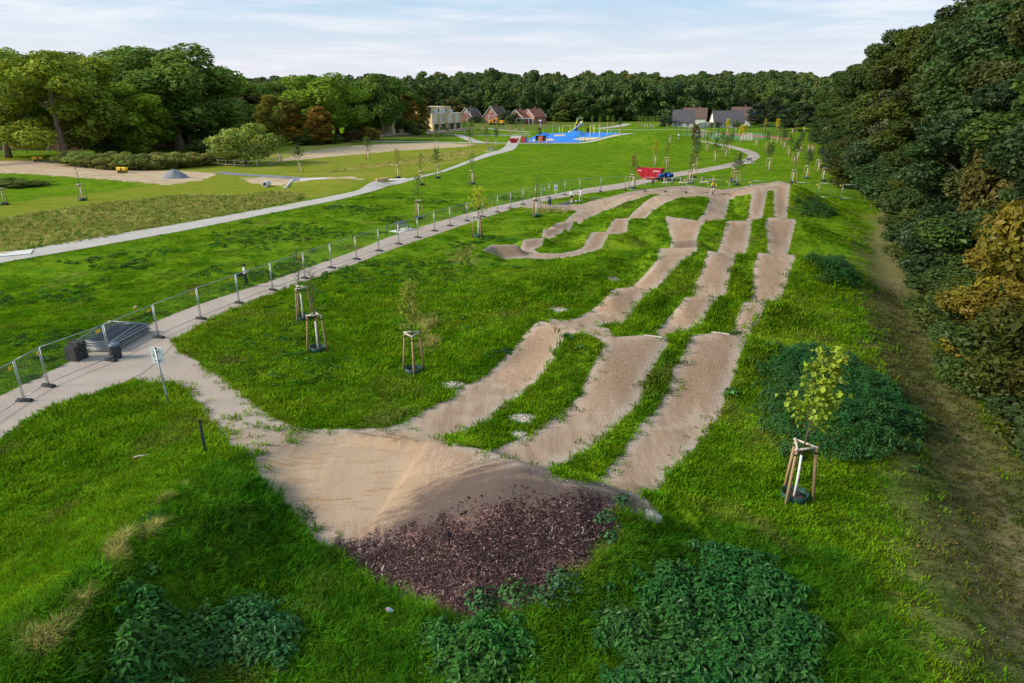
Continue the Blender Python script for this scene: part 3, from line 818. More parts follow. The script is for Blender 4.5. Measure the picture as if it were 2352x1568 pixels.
def tree_proto(key, name, seed, H, W, base, n, leaf, r0, lobes=14, shape='round', bark=None, lobe_k=.34, limbs=9):
    cm, C = crown_mesh(key + '_crown', seed, H, W, base, n, leaf, lobes, shape, None, lobe_k)
    PROTO[key] = (name, cm, trunk_mesh(key + '_trunk', seed, H, r0, C, bark or M_bark, limbs), H, W)
def place_tree(key, x, y, h=None, w=None, color=(.06, .1, .02), label='', group=None, rz=None, z=None, cat='tree', name=None, r=random):
    nm, cm, tm, H, Wd = PROTO[key]
    sz = (h or H) / H
    sx = (w / Wd) if w else sz
    e = empty(name or nm, (x, y, float(hz(x, y)) - .05 if z is None else z), r.uniform(0, 6.28) if rz is None else rz, label, cat, group)
    e.scale = (sx * 1.22, sx * 1.22, sz)
    c = mesh_obj('crown', cm, e); c.color = (*(q_ * 1.75 for q_ in color), 1)
    mesh_obj('trunk', tm, e)
    return e
def vary(c, k=.18, r=random):
    f = 1 + r.uniform(-k, k)
    return tuple(max(.004, q * f * (1 + r.uniform(-k, k) * .5)) for q in c)
ORD = ['nearest', 'second', 'third', 'fourth', 'fifth', 'sixth', 'seventh', 'eighth', 'ninth', 'tenth', 'eleventh', 'twelfth', 'thirteenth', 'fourteenth', 'fifteenth', 'sixteenth', 'seventeenth', 'eighteenth', 'nineteenth', 'twentieth'] 
for q_, w_ in (('twenty', 'twentieth'), ('thirty', 'thirtieth'), ('forty', 'fortieth'), ('fifty', 'fiftieth')):
    if q_ != 'twenty': ORD.append(w_)
    ORD += [q_ + '-' + t_ for t_ in ['first', 'second', 'third', 'fourth', 'fifth', 'sixth', 'seventh', 'eighth', 'ninth']]

# ------------------------------------------------------------------ forest on the right
tree_proto('near_a', 'forest_tree', 11, 21, 5.6, 1.0, 60000, .25, .34, 30, 'round', lobe_k=.30)
tree_proto('near_b', 'forest_tree', 12, 23, 5.2, 2.0, 60000, .25, .38, 32, 'round', lobe_k=.30)
tree_proto('near_c', 'forest_tree', 13, 18, 5.0, .6, 54000, .23, .28, 28, 'egg', lobe_k=.31)
tree_proto('shrub_a', 'forest_shrub', 21, 5.5, 3.0, .05, 26000, .17, .09, 26, 'egg', lobe_k=.34)
tree_proto('shrub_b', 'forest_shrub', 22, 7.5, 3.2, .05, 30000, .19, .11, 28, 'round', lobe_k=.33)
tree_proto('hazel', 'autumn_tree', 23, 9.5, 3.6, .3, 38000, .20, .14, 34, 'round', lobe_k=.29)
EDGE = np.array([(16.5, 8), (18.6, 15), (20.6, 23.3), (22.2, 28.5), (28.8, 43.8), (38, 63.8), (48, 84.9), (54, 112), (78, 170), (112, 250), (150, 340)], float)
def edge_at(y, off):
    x = float(np.interp(y, EDGE[:, 1], EDGE[:, 0]))
    return x + off
fr = random.Random(5)
DG = (.030, .050, .016)
greens = [(.026, .049, .012), (.036, .058, .009), (.028, .053, .016), (.044, .054, .008), (.021, .040, .012), (.038, .060, .012), (.030, .052, .013)]
y, i = 11.0, 0
while y < 330:
    step = 3.0 + y * .035
    big = y > 55
    key = fr.choice(['shrub_a', 'shrub_b', 'shrub_b'])
    h = fr.uniform(3.5, 6.5) * (1 + (.25 if big else 0))
    x = edge_at(y, 2.2 + fr.uniform(-.5, .6))
    place_tree(key, x, y, h, fr.uniform(2.6, 3.4) * (1 + y / 200), vary(fr.choice(greens), .2, fr),
               '%s shrub counted from the camera along the foot of the right forest edge' % ORD[i], 'shrubs at the foot of the forest edge', r=fr)
    y += step; i += 1
y, i = 9.0, 0
while y < 330:
    step = 4.6 + y * .035
    key = fr.choice(['near_a', 'near_b', 'near_c'])
    h = fr.uniform(15, 20.5) + (6.0 if 50 < y < 120 else 3.5 if y > 50 else 0)
    x = edge_at(y, 6.2 + fr.uniform(-.8, 1.2))
    place_tree(key, x, y, h, fr.uniform(4.6, 6.0) * (1 + y / 400), vary(fr.choice(greens), .22, fr),
               '%s tall broadleaf tree counted from the camera in the front row of the right forest' % ORD[i], 'tall trees of the right forest edge', r=fr)
    y += step; i += 1
y, i = 12.0, 0
while y < 330:
    step = 7.0 + y * .05
    key = fr.choice(['near_a', 'near_b'])
    h = fr.uniform(25, 29) + (6.5 if 35 < y < 100 else 0) - .02 * max(0, y - 90)
    x = edge_at(y, 12.5 + fr.uniform(-1.5, 2.5))
    place_tree(key, x, y, h, fr.uniform(6.0, 7.5) * (1 + y / 500), vary(fr.choice(greens), .22, fr),
               '%s high tree counted from the camera in the back row of the right forest' % ORD[i], 'high trees behind the right forest edge', r=fr)
    y += step; i += 1
for k_, (x, y, h, w, c, lb) in enumerate([
        (24.2, 25.5, 14.0, 4.2, (.098, .084, .009), 'tree with olive-yellow autumn leaves leaning out at the right picture edge'),
        (25.4, 31.5, 8.5, 3.2, (.100, .085, .009), 'olive and ochre autumn tree behind the olive-yellow one at the forest edge'),
        (21.4, 19.5, 7.0, 2.8, (.115, .092, .010), 'ochre-leaved small tree at the lower right forest edge'),
        (47.5, 71.0, 7.5, 2.4, (.105, .030, .016), 'small tree with rust-red leaves in the middle of the right forest edge'),
        (35.2, 47.5, 13.5, 3.6, (.068, .064, .014), 'olive-yellow tree in the middle of the right forest edge'),
        (57.0, 104., 15.5, 5.0, (.058, .072, .032), 'greyish willow-like tree at the far end of the right forest edge'),
        (92.0, 190., 19.0, 7.5, (.085, .090, .035), 'pale olive willow where the right forest meets the far wood')]):
    place_tree('hazel', x, y, h, w, c, lb, None, r=fr)

# ------------------------------------------------------------------ trees on the left and around the houses
tree_proto('oak_a', 'oak_tree', 31, 25, 10.5, 1.2, 19000, .62, .62, 34, 'round', M_bark_pale, .30, 12)
tree_proto('oak_b', 'oak_tree', 32, 24, 9.5, 2.0, 17000, .62, .60, 30, 'round', M_bark_pale, .29, 12)
tree_proto('oak_c', 'oak_tree', 33, 22, 7.5, 1.0, 14000, .58, .48, 28, 'egg', M_bark_pale, .31, 10)
tree_proto('bush', 'garden_shrub', 34, 6, 3.2, .1, 6000, .30, .12, 22, 'round', None, .33, 8)
tree_proto('slim', 'slim_tree', 35, 14, 3.6, 1.0, 6500, .42, .22, 20, 'column', None, .40, 6)
def tree_px(key, u, vb, vt, wpx, color, label, group=None, r=fr, name=None, cat='tree'):
    x, y = flat(u, vb)
    d = y * _c + CAM_H * _s
    # height from the top's sight line at the same distance
    rr = ray(u, vt); h = CAM_H + rr[2] / rr[1] * y
    return place_tree(key, x, y, h, wpx / 2 * d / FPX, color, label, group, r=r, name=name, cat=cat)
OAK, OAKY, OAKD, RUST, BIRCH = (.125, .175, .016), (.135, .168, .016), (.082, .132, .020), (.260, .150, .014), (.180, .160, .050)
LT = [('oak_a', 20, 362, 100, 190, OAK, 'broad green oak at the left picture edge behind the dirt road'),
      ('oak_b', 150, 368, 116, 230, OAKY, 'large rounded olive-green oak second from the left picture edge'),
      ('oak_a', 245, 352, 128, 210, OAKY, 'olive-green oak third from the left with low hanging crown'),
      ('oak_c', 318, 356, 190, 150, (.130, .180, .014), 'bright green lower oak with twin trunk before the brick block'),
      ('oak_a', 415, 345, 100, 270, OAKD, 'tallest oak of the left tree group with an airy crown'),
      ('oak_c', 480, 340, 150, 170, OAKD, 'dark green oak to the right of the tallest left oak'),
      ('oak_c', 585, 318, 205, 85, BIRCH, 'pale brownish birch-like tree behind the round olive bush'),
      ('oak_b', 545, 318, 172, 130, (.110, .140, .018), 'green oak behind the round olive bush'),
      ('oak_c', 648, 330, 212, 95, (.135, .130, .018), 'narrow olive tree left of the orange maple'),
      ('slim', 676, 330, 240, 58, RUST, 'small maple with bright orange autumn leaves'),
      ('oak_a', 742, 325, 168, 190, (.105, .165, .012), 'big bright green oak between the orange maple and the slender dark tree'),
      ('slim', 738, 332, 242, 75, (.19, .120, .016), 'rust-brown beech in front of the big bright green oak'),
      ('oak_c', 815, 312, 188, 90, OAKD, 'dark tree with gaps in its crown right of the big bright oak'),
      ('oak_b', 880, 312, 168, 112, OAKD, 'tall dark oak with two bare trunks before the cream terrace'),
      ('slim', 938, 308, 217, 58, (.21, .145, .016), 'ochre autumn tree left of the cream terrace houses'),
      ('slim', 972, 306, 222, 44, (.14, .125, .018), 'olive autumn tree directly before the cream terrace'),
      ('slim', 1010, 262, 215, 40, (.030, .012, .012), 'dark purple copper beech above the cream terrace roof'),
      ('slim', 985, 268, 222, 40, (.10, .13, .05), 'pale green rounded tree above the cream terrace roof')]
for a in LT:
    tree_px(*a)
for q, (u, vt, w) in enumerate([(75, 125, 220), (200, 118, 240), (330, 120, 220), (380, 112, 220), (520, 175, 150), (600, 190, 150), (660, 186, 150), (700, 180, 170), (775, 185, 150), (835, 190, 120), (920, 195, 100)]):
    tree_px(fr.choice(['oak_a', 'oak_b']), u, 322 - q * 1.4, vt, w, vary(OAKD, .2, fr), '%s dark tree from the left in the row behind the left oaks' % (ORD[q] if q else 'first'), 'trees behind the left oaks')
tree_px('bush', 567, 377, 283, 132, (.135, .165, .030), 'round light olive bush inside the rail fence', None, name='olive_bush', cat='bush')
for q, (u, vb, vt, w, c) in enumerate([(470, 352, 320, 60, (.06, .07, .018)), (850, 322, 290, 45, (.15, .12, .02)), (830, 322, 292, 35, (.07, .075, .02)), (805, 325, 296, 35, (.07, .05, .02)),
                                       (700, 333, 305, 50, (.05, .07, .016)), (765, 330, 308, 40, (.055, .075, .018)), (250, 358, 325, 60, (.05, .075, .015)), (955, 310, 292, 26, (.06, .09, .02)), (1020, 303, 290, 22, (.06, .09, .02))]):
    tree_px('bush', u, vb, vt, w, c, ['brownish shrub at the foot of the left oaks', 'yellow shrub left of the cream terrace', 'olive shrub beside the yellow one', 'dry brown shrub at the garden corner', 'low green shrub below the orange maple',
            'green shrub below the rust-brown beech', 'low dark shrub before the brick block', 'round green shrub at the pink garden wall', 'small shrub on top of the pink garden wall'][q], None, name='garden_shrub', cat='shrub')

# ------------------------------------------------------------------ far wood behind the houses
far_leaf = leaf_material('far_wood_leaves', .5, .2, True, [(0, (0.060, 0.112, 0.036)), (.35, (0.091, 0.151, 0.036)), (.62, (0.122, 0.177, 0.036)), (.82, (0.078, 0.130, 0.048)), (1, (0.161, 0.177, 0.039))])
far_t = [crown_mesh('far_crown_%d' % q, 50 + q, 20, 6.5, 1.0, 1500, 1.15, 18, 'round', far_leaf, .33)[0] for q in range(4)]
fw = np.random.default_rng(9)
N = 2600
px_, py_ = fw.uniform(-330, 330, N), 392 + fw.random(N) ** 1.2 * 240
keep = np.abs(px_) < py_ * .62
px_, py_ = px_[keep], py_[keep]
hs = fw.uniform(.8, 1.1, len(px_)) * (1.0 + .5 * (fbm(px_ / 28, py_ / 60, 4, 3) - .5))
scatter('far_wood', np.stack([px_, py_, hz(px_, py_) - .5], 1), np.stack([0 * px_, 0 * px_, fw.uniform(0, 6.28, len(px_))], 1),
        np.stack([hs * fw.uniform(.8, 1.15, len(px_)), hs * fw.uniform(.8, 1.15, len(px_)), hs], 1), fw.integers(0, 4, len(px_)), far_t, 'stuff',
        'dense dark green wood covering the rising ground behind the houses', 'wood')
tree_proto('mid_round', 'wood_edge_tree', 61, 17, 6, 1.0, 3600, .75, .3, 24, 'round', None, .32, 5)
tree_proto('mid_cone', 'wood_edge_tree', 62, 16, 4, .6, 3000, .7, .25, 26, 'cone', None, .36, 4)
q = 0
for u in np.arange(960, 1900, 21):
    vb = 279 - 6 * max(0, (u - 1250) / 650) + fr.uniform(-1.5, 1.5)
    if 1080 < u < 1260 or 1535 < u < 1725: vb = 268
    vt = fr.uniform(205, 228) - 12 * max(0, (u - 1500) / 400)
    c = vary(fr.choice([(.044, .078, .018), (.056, .088, .016), (.038, .068, .020), (.066, .094, .018), (.082, .088, .018)]), .2, fr)
    tree_px('mid_cone' if fr.random() < .15 else 'mid_round', u, vb, vt, fr.uniform(42, 64), c, '%s tree from the left in the front row of the far wood' % (ORD[q] if q else 'first'), 'front row trees of the far wood')
    q += 1
for a in [('mid_cone', 1604, 276, 232, 26, (.055, .075, .035), 'pointed grey-green conifer behind the dark roofed white house', None),
          ('mid_round', 1655, 276, 240, 30, (.085, .07, .02), 'brownish yellow tree between the two dark roofed houses', None),
          ('mid_round', 1715, 284, 228, 80, (.022, .030, .014), 'dark spreading pine right of the large dark roofed house', None),
          ('mid_round', 1760, 290, 222, 85, (.024, .034, .015), 'dark broad tree behind the ball court corner', None),
          ('mid_round', 1830, 300, 235, 90, (.026, .040, .016), 'dark tree at the far right end of the wood edge', None),
          ('bush', 1528, 291, 262, 32, (.028, .052, .020), 'dark green hedge clump left of the white gable house', None),
          ('bush', 1580, 290, 270, 34, (.030, .050, .020), 'round dark bush before the white gable house', None),
          ('bush', 1172, 284, 254, 46, (.045, .055, .024), 'grey-green bushy tree before the tall brick gable', None),
          ('bush', 1090, 282, 266, 26, (.035, .055, .02), 'low dark tree before the small brown roofed house', None),
          ('bush', 1642, 293, 279, 22, (.040, .066, .018), 'round shrub before the left corner of the wide white house', None),
          ('bush', 1692, 293, 278, 24, (.045, .066, .016), 'round shrub before the right corner of the wide white house', None),
          ('bush', 1112, 278, 265, 9, (.25, .22, .02), 'small bright yellow shrub between the brick houses', None)]:
    tree_px(*a)
# ------------------------------------------------------------------ grass blades
def grass_material(name, a, b, c):
    k = NM(name)
    p = k.pos()
    g = k.mix(a, b, k.rng(k.noise(0.55, p, 2, .6), .34, .68))
    g = k.mix(g, c, k.math('MULTIPLY', k.rng(k.noise(0.09, p, 1), .5, .72), .55))
    n_pat = k.noise(0.21, k.mapv(p, loc=(17, 41, 0)), 3, .65)
    g = k.mix(g, (0.185, 0.165, 0.045), k.math('MULTIPLY', k.rng(n_pat, .55, .72), 0.6))
    g = k.mix(g, tuple(q * .55 for q in a), k.math('MULTIPLY', k.rng(n_pat, .46, .32), 0.35))
    oi = k.n('ShaderNodeObjectInfo')
    hsv = k.n('ShaderNodeHueSaturation', {'Color': g, 'Value': k.rng(oi.outputs['Random'], 0, 1, .55, 1.45, False)})
    k.set(hsv.inputs['Hue'], k.rng(oi.outputs['Random'], 0, 1, .485, .515, False))
    d = k.n('ShaderNodeBsdfDiffuse', {'Color': hsv.outputs[0]})
    tr = k.n('ShaderNodeBsdfTranslucent', {'Color': hsv.outputs[0]})
    mx = k.n('ShaderNodeMixShader', {0: .35})
    k.t.links.new(d.outputs[0], mx.inputs[1]); k.t.links.new(tr.outputs[0], mx.inputs[2])
    return k.done(mx.outputs[0])
M_blade = grass_material('grass_blades', (0.098, 0.225, 0.006), (0.185, 0.315, 0.010), (0.255, 0.325, 0.018))
M_long = grass_material('long_grass_blades', (0.048, 0.155, 0.008), (0.100, 0.240, 0.011), (0.150, 0.250, 0.018))
M_straw = grass_material('dry_grass_blades', (0.37, 0.34, 0.09), (0.47, 0.42, 0.13), (0.27, 0.30, 0.05))
def tuft(name, seed, n, h, spread, width, lean, mat):
    r = np.random.default_rng(seed)
    V, F = [], []
    for i in range(n):
        a, q = r.uniform(0, 6.28), r.random() ** .6 * spread
        b = np.array([q * math.cos(a), q * math.sin(a), -.02])
        hh = h * r.uniform(.55, 1.15)
        da = a + r.normal() * .9
        le = lean * r.uniform(.3, 1.2) * hh
        dr = np.array([math.cos(da), math.sin(da), 0]); sd_ = np.array([-dr[1], dr[0], 0]) * width * r.uniform(.7, 1.3) * .5
        k = len(V)
        m = b + dr * le * .35 + np.array([0, 0, hh * .62]); t = b + dr * le + np.array([0, 0, hh * (1 - .25 * lean)])
        V += [b - sd_, b + sd_, m + sd_ * .8, m - sd_ * .8, t]
        F += [(k, k + 1, k + 2, k + 3), (k + 3, k + 2, k + 4)]
    me = bpy.data.meshes.new(name); me.from_pydata([tuple(q) for q in V], [], F); me.materials.append(mat); me.update()
    return me
lawn_t = [tuft('lawn_tuft_%d' % i, 70 + i, 16, .10, .11, .016, .7, M_blade) for i in range(3)]
long_t = [tuft('long_tuft_%d' % i, 80 + i, 20, .34, .12, .018, 1.0, M_long) for i in range(3)]
straw_t = [tuft('straw_tuft_%d' % i, 90 + i, 22, .38, .13, .014, .9, M_straw) for i in range(2)]
gr = np.random.default_rng(21)
def in_view(x, y, m=1.12):
    u, v = proj(x, y, hz(x, y))
    return (u > -140) & (u < 2492) & (v < 1720) & (v > 200)
P1_POLY = np.concatenate([P1_UP, P1_LOW[::-1]]); P2_POLY = np.concatenate([P2_UP, P2_LOW[::-1]])
def place_pts(n, y0, y1, x0, x1, pw=1.0):
    y = y0 + (y1 - y0) * gr.random(n) ** pw
    x = x0 + (x1 - x0) * gr.random(n)
    m = in_view(x, y) & (sdf(x, y, P1_POLY) < -.02) & (sdf(x, y, P2_POLY) < -.05)
    x, y = x[m], y[m]
    return x, y
def edge_noise(x, y):
    return (fbm(x * 4.0, y * 4.0, 12, 3) - .5) * .45
def rots(n, t=.15):
    return np.stack([gr.normal(0, t, n), gr.normal(0, t, n), gr.uniform(0, 6.28, n)], 1)
EXCL = np.array([[*ground(u, v)[:2], r] for u, v, r in [(1824, 1146, .5), (951, 856, .5), (731, 806, .5), (697, 735, .5), (1099, 544, .5), (962, 503, .6), (1231, 498, .6), (1200, 962, .6), (1190, 997, .38), (1037, 884, .5), (1285, 712, .7), (1410, 641, .5)]])
def free(x, y):
    m = np.ones(len(x), bool)
    for a, b, r in EXCL: m &= (x - a) ** 2 + (y - b) ** 2 > r * r
    return m
LONG = G([(-40, 1600), (0, 1480), (130, 1400), (300, 1260), (460, 1110), (560, 1050), (600, 1090), (660, 1170), (750, 1260), (860, 1360), (960, 1410), (1080, 1430), (1280, 1400), (1400, 1300), (1450, 1190), (1520, 1200), (1600, 1230), (1800, 1240), (1950, 1300), (2100, 1568), (2100, 1640), (-40, 1640)])
x, y = place_pts(175000, 9.5, 54, -38, 34, 1.2)
kf = free(x, y) & (gr.random(len(x)) < 1 - smooth(38, 54, y)); x, y = x[kf], y[kf]
dd, mm_, tt_ = gridread(s_dirt, x, y) + edge_noise(x, y), gridread(s_mulch, x, y), gridread(s_trail, x, y)
lg = sdf(x, y, LONG)
trail_keep = gr.random(len(x)) < 1 - smooth(-3.2, 1.0, tt_ + (fbm(x * .8, y * .8, 71, 3) - .5) * 5)
ent = sdf(x, y, G([(500, 962), (560, 950), (620, 955), (700, 990), (650, 1030), (570, 1045), (520, 1010)])) > -.2
ok = ((dd < .04) | (ent & (gr.random(len(x)) < .15 * smooth(.45, .6, fbm(x * 2.2, y * 2.2, 61, 3)))) | ((dd < .55) & (gr.random(len(x)) < .05))) & (mm_ < .1) & trail_keep
short = ok & ((lg < 0) | (gr.random(len(x)) < .25))
xs, ys = x[short], y[short]
sc = gr.uniform(.7, 1.5, len(xs)) * (1 + ys / 40) * (.7 + .9 * fbm(xs * .5, ys * .5, 8, 3))
xp = np.interp(ys, P1_UP[:18, 1], P1_UP[:18, 0])
sc = sc * np.where(xs < xp, .62, 1.0)                     # the big lawn is mown short
scatter('lawn_grass', np.stack([xs, ys, hz(xs, ys)], 1), rots(len(xs)), sc, gr.integers(0, 3, len(xs)), lawn_t, label='short green grass covering the ground around the bike track', cat='grass')
tl = (gr.random(len(x)) < .5 * smooth(-4.0, .5, tt_ + (fbm(x * .8, y * .8, 71, 3) - .5) * 4)) & (lg < .5)
xs, ys = x[tl], y[tl]
M_dull = grass_material('dull_trail_grass', (0.080, 0.105, 0.024), (0.135, 0.135, 0.040), (0.170, 0.140, 0.055))
dull_t = [tuft('dull_tuft_%d' % i, 170 + i, 14, .09, .12, .016, .9, M_dull) for i in range(2)]
scatter('trail_grass', np.stack([xs, ys, hz(xs, ys)], 1), rots(len(xs), .3), gr.uniform(.6, 1.4, len(xs)) * (1 + ys / 60), gr.integers(0, 2, len(xs)), dull_t, label='dull olive grass growing thinly on the shaded trail', cat='grass')
lo = ok & (lg > -.3)
xs, ys = x[lo], y[lo]
sc = gr.uniform(.6, 1.35, len(xs)) * (.55 + .9 * fbm(xs * .8, ys * .8, 15, 3))
scatter('long_grass', np.stack([xs, ys, hz(xs, ys)], 1), rots(len(xs), .25), sc, gr.integers(0, 3, len(xs)), long_t, label='long uncut grass on the slope below the start berm', cat='grass')
x, y = place_pts(130000, 38, 100, -60, 50, 1.0)
kf = free(x, y) & (gr.random(len(x)) < smooth(37, 52, y)); x, y = x[kf], y[kf]
dd = gridread(s_dirt, x, y) + edge_noise(x, y)
ok = (dd < .05) & (gridread(s_trail, x, y) < -.3 + gr.random(len(x))) & (gridread(s_olive, x, y) < 0)
x, y = x[ok], y[ok]
w = fbm(x * .45, y * .45, 8, 4) + .35 * smooth(.2, .8, hz(x, y))
kk = gr.random(len(x)) < smooth(.36, .62, w)
x, y = x[kk], y[kk]
sc = gr.uniform(1.4, 2.6, len(x)) * (.6 + .8 * fbm(x * .5, y * .5, 8, 3))
xp = np.interp(y, P1_UP[:18, 1], P1_UP[:18, 0])
sz_ = sc * np.where(x < xp, .38, .8)
scatter('far_lawn_grass', np.stack([x, y, hz(x, y)], 1), rots(len(x)), np.stack([sc, sc, sz_], 1), gr.integers(0, 3, len(x)), lawn_t, label='coarser green grass on the lawn and banks farther back', cat='grass')
# dry grass: ridge line, beds, single clumps
def in_poly(poly, n, jit=0.0):
    P = np.asarray(poly); lo_, hi_ = P.min(0), P.max(0)
    x = gr.uniform(lo_[0], hi_[0], n); y = gr.uniform(lo_[1], hi_[1], n)
    m = sdf(x, y, P) > -jit * gr.random(n)
    return x[m], y[m]
x1, y1 = in_poly(DRYLINE, 5000, .25); k1 = gr.random(len(x1)) < smooth(.50, .66, fbm(x1 * 1.1, y1 * 1.1, 31, 3)); x1, y1 = x1[k1], y1[k1]
x2, y2 = in_poly(BED, 9000, 2.0); x3, y3 = in_poly(BED2, 3000, 2.0)
x4 = np.concatenate([flat(990, 730)[0] + gr.normal(0, .35, 60), flat(995, 770)[0] + gr.normal(0, .3, 40), flat(1262, 492)[0] + gr.normal(0, 1.4, 60), flat(1060, 600)[0] + gr.normal(0, .8, 40)])
y4 = np.concatenate([flat(990, 745)[1] + gr.normal(0, .6, 60), flat(995, 790)[1] + gr.normal(0, 1.2, 40), flat(1262, 486)[1] + gr.normal(0, .8, 60), flat(1060, 585)[1] + gr.normal(0, 1.6, 40)])
x, y = np.concatenate([x1, x2, x3, x4]), np.concatenate([y1, y2, y3, y4])
sc = np.concatenate([gr.uniform(.6, 1.1, len(x1)), gr.uniform(.7, 1.3, len(x2)), gr.uniform(.9, 1.6, len(x3)), gr.uniform(.9, 1.5, len(x4))])
scatter('dry_grass', np.stack([x, y, hz(x, y)], 1), rots(len(x), .3), sc, gr.integers(0, 2, len(x)), straw_t, label='straw coloured dry grass on the ridge and in the planting beds', cat='grass')
x, y = in_poly(BED, 9000, 2.0)
scatter('bed_grass', np.stack([x, y, hz(x, y)], 1), rots(len(x), .3), gr.uniform(.6, 1.15, len(x)), gr.integers(0, 3, len(x)), long_t, label='green stems growing between the dry grass of the long planting bed', cat='grass')

# ------------------------------------------------------------------ nettle bushes
M_nettle = leaf_material('nettle_leaves', .5, .3)
def nettle_mesh(name, poly, hmax, dens, seed, leaf=.19, tiers=3):
    r = np.random.default_rng(seed)
    P = np.asarray(poly)
    lo_, hi_ = P.min(0), P.max(0)
    n = int((hi_ - lo_).prod() * dens)
    x = r.uniform(lo_[0], hi_[0], n); y = r.uniform(lo_[1], hi_[1], n)
    s = sdf(x, y, P) + (fbm(x * 1.3, y * 1.3, seed, 3) - .5) * 2.4 + .15 + r.normal(0, .12, n)
    m = s > 0
    x, y, s = x[m], y[m], s[m]
    top = hmax * (1 - np.exp(-s / .45)) * (.35 + 1.1 * fbm(x * 1.6, y * 1.6, seed + 3, 3)) * r.uniform(.78, 1.25, len(x)) + .12
    z0 = hz(x, y)
    V, F, T = [], [], []
    base = 0
    for t in range(tiers):
        zt = z0 + top - t * .13 * (1 + .3 * r.random(len(x)))
        nl = 6
        ls = leaf * (.62 + .34 * t) * r.uniform(.55, 1.3, len(x))
        ph = r.uniform(0, 6.28, len(x))
        for j in range(nl):
            a = ph + j * 2 * math.pi / nl + r.normal(0, .18, len(x))
            dr = np.stack([np.cos(a), np.sin(a), 0 * a], 1); sd_ = np.stack([-np.sin(a), np.cos(a), 0 * a], 1)
            tx, ty = r.normal(0, .035, len(x)), r.normal(0, .035, len(x))
            c0 = np.stack([x + tx, y + ty, zt + r.normal(0, .03, len(x))], 1) + dr * .015
            droop = r.uniform(-.05, .75, len(x)) + .1 * t
            mid = c0 + dr * (ls * .45)[:, None] + np.array([0, 0, 1]) * (ls * .06)[:, None]
            tip = c0 + dr * ls[:, None] - np.array([0, 0, 1]) * (ls * droop)[:, None]
            V.append(np.stack([c0, mid + sd_ * (ls * .27)[:, None] - np.array([0, 0, .02]), tip, mid - sd_ * (ls * .27)[:, None] - np.array([0, 0, .02])], 1).reshape(-1, 3))
            F.append(np.arange(4 * len(x)).reshape(-1, 4) + base); base += 4 * len(x)
            T.append(np.clip(.5 + r.normal(0, .22, len(x)), 0, 1))
    me = np_mesh(name, np.concatenate(V), np.concatenate(F), M_nettle)
    f_attr(me, 'tint', np.concatenate(T), 'FACE')
    # stalks
    mb = MB()
    pick = r.choice(len(x), min(len(x), 160), replace=False)
    for i in pick:
        mb.tube([(x[i], y[i], z0[i] - .05), (x[i] + .03, y[i], z0[i] + top[i])], [.008, .004], 3, False)
    return me, mb
M_stalk = NM('green_stalk'); M_stalk = M_stalk.done(M_stalk.bsdf((.05, .08, .02), .8))
def nettle(poly, hmax, dens, seed, color, label, leaf=.25, tiers=3):
    me, mb = nettle_mesh('nettle_leaves', poly, hmax, dens, seed, leaf, tiers)
    P = np.asarray(poly); c = P.mean(0)
    e = empty('nettle_bush', (c[0], c[1], float(hz(*c))), 0, label, 'nettles', 'nettle bushes')
    off = (-c[0], -c[1], -float(hz(*c)))
    o = mesh_obj('foliage', me, e, off); o.color = (*(q_ * 1.5 for q_ in color), 1); o['kind'] = 'stuff'
    o = mb.build('stalks', M_stalk, e, loc=off); o['kind'] = 'stuff'
NET = (.028, .100, .014)
nettle(G([(200, 1568), (215, 1480), (250, 1410), (330, 1370), (430, 1390), (490, 1440), (480, 1500), (430, 1568), (330, 1620)]), .56, 32, 1, NET, 'wide nettle bush in the lower left corner of the grass slope')
nettle(G([(490, 1568), (495, 1480), (530, 1400), (600, 1375), (670, 1420), (680, 1500), (640, 1568)]), .56, 32, 2, (.028, .094, .022), 'bluish green nettle bush right beside the lower left one')
nettle(G([(940, 1568), (955, 1490), (1000, 1440), (1080, 1425), (1180, 1460), (1230, 1520), (1210, 1580), (1080, 1640)]), .56, 32, 3, NET, 'round nettle bush below the middle of the bark mulch')
nettle(G([(1365, 1460), (1440, 1400), (1480, 1330), (1560, 1280), (1680, 1275), (1780, 1310), (1850, 1380), (1880, 1470), (1910, 1580), (1880, 1700), (1460, 1700), (1400, 1530)]), .50, 30, 4, (.022, .088, .016), 'very large dark nettle patch at the bottom right of the mulch')
nettle(G([(1770, 800), (1850, 800), (1950, 830), (2040, 880), (2100, 950), (2080, 1030), (2000, 1070), (1900, 1060), (1830, 1050), (1800, 1010), (1740, 990), (1720, 930), (1760, 880)]), .55, 38, 5, (.026, .088, .020), 'large dark nettle patch behind the yellow-green staked sapling', .17, 2)
nettle(G([(1865, 610), (1900, 600), (1945, 610), (1970, 640), (1950, 665), (1900, 660), (1868, 640)]), .8, 22, 6, (.026, .088, .018), 'small dark nettle clump on the right flank of the jumps', .2, 2)
nettle(G([(1820, 448), (1870, 460), (1920, 490), (1905, 505), (1850, 495), (1822, 470)]), .6, 14, 7, (.034, .092, .022), 'flat nettle growth on the flank below the highest lip', .22, 2)
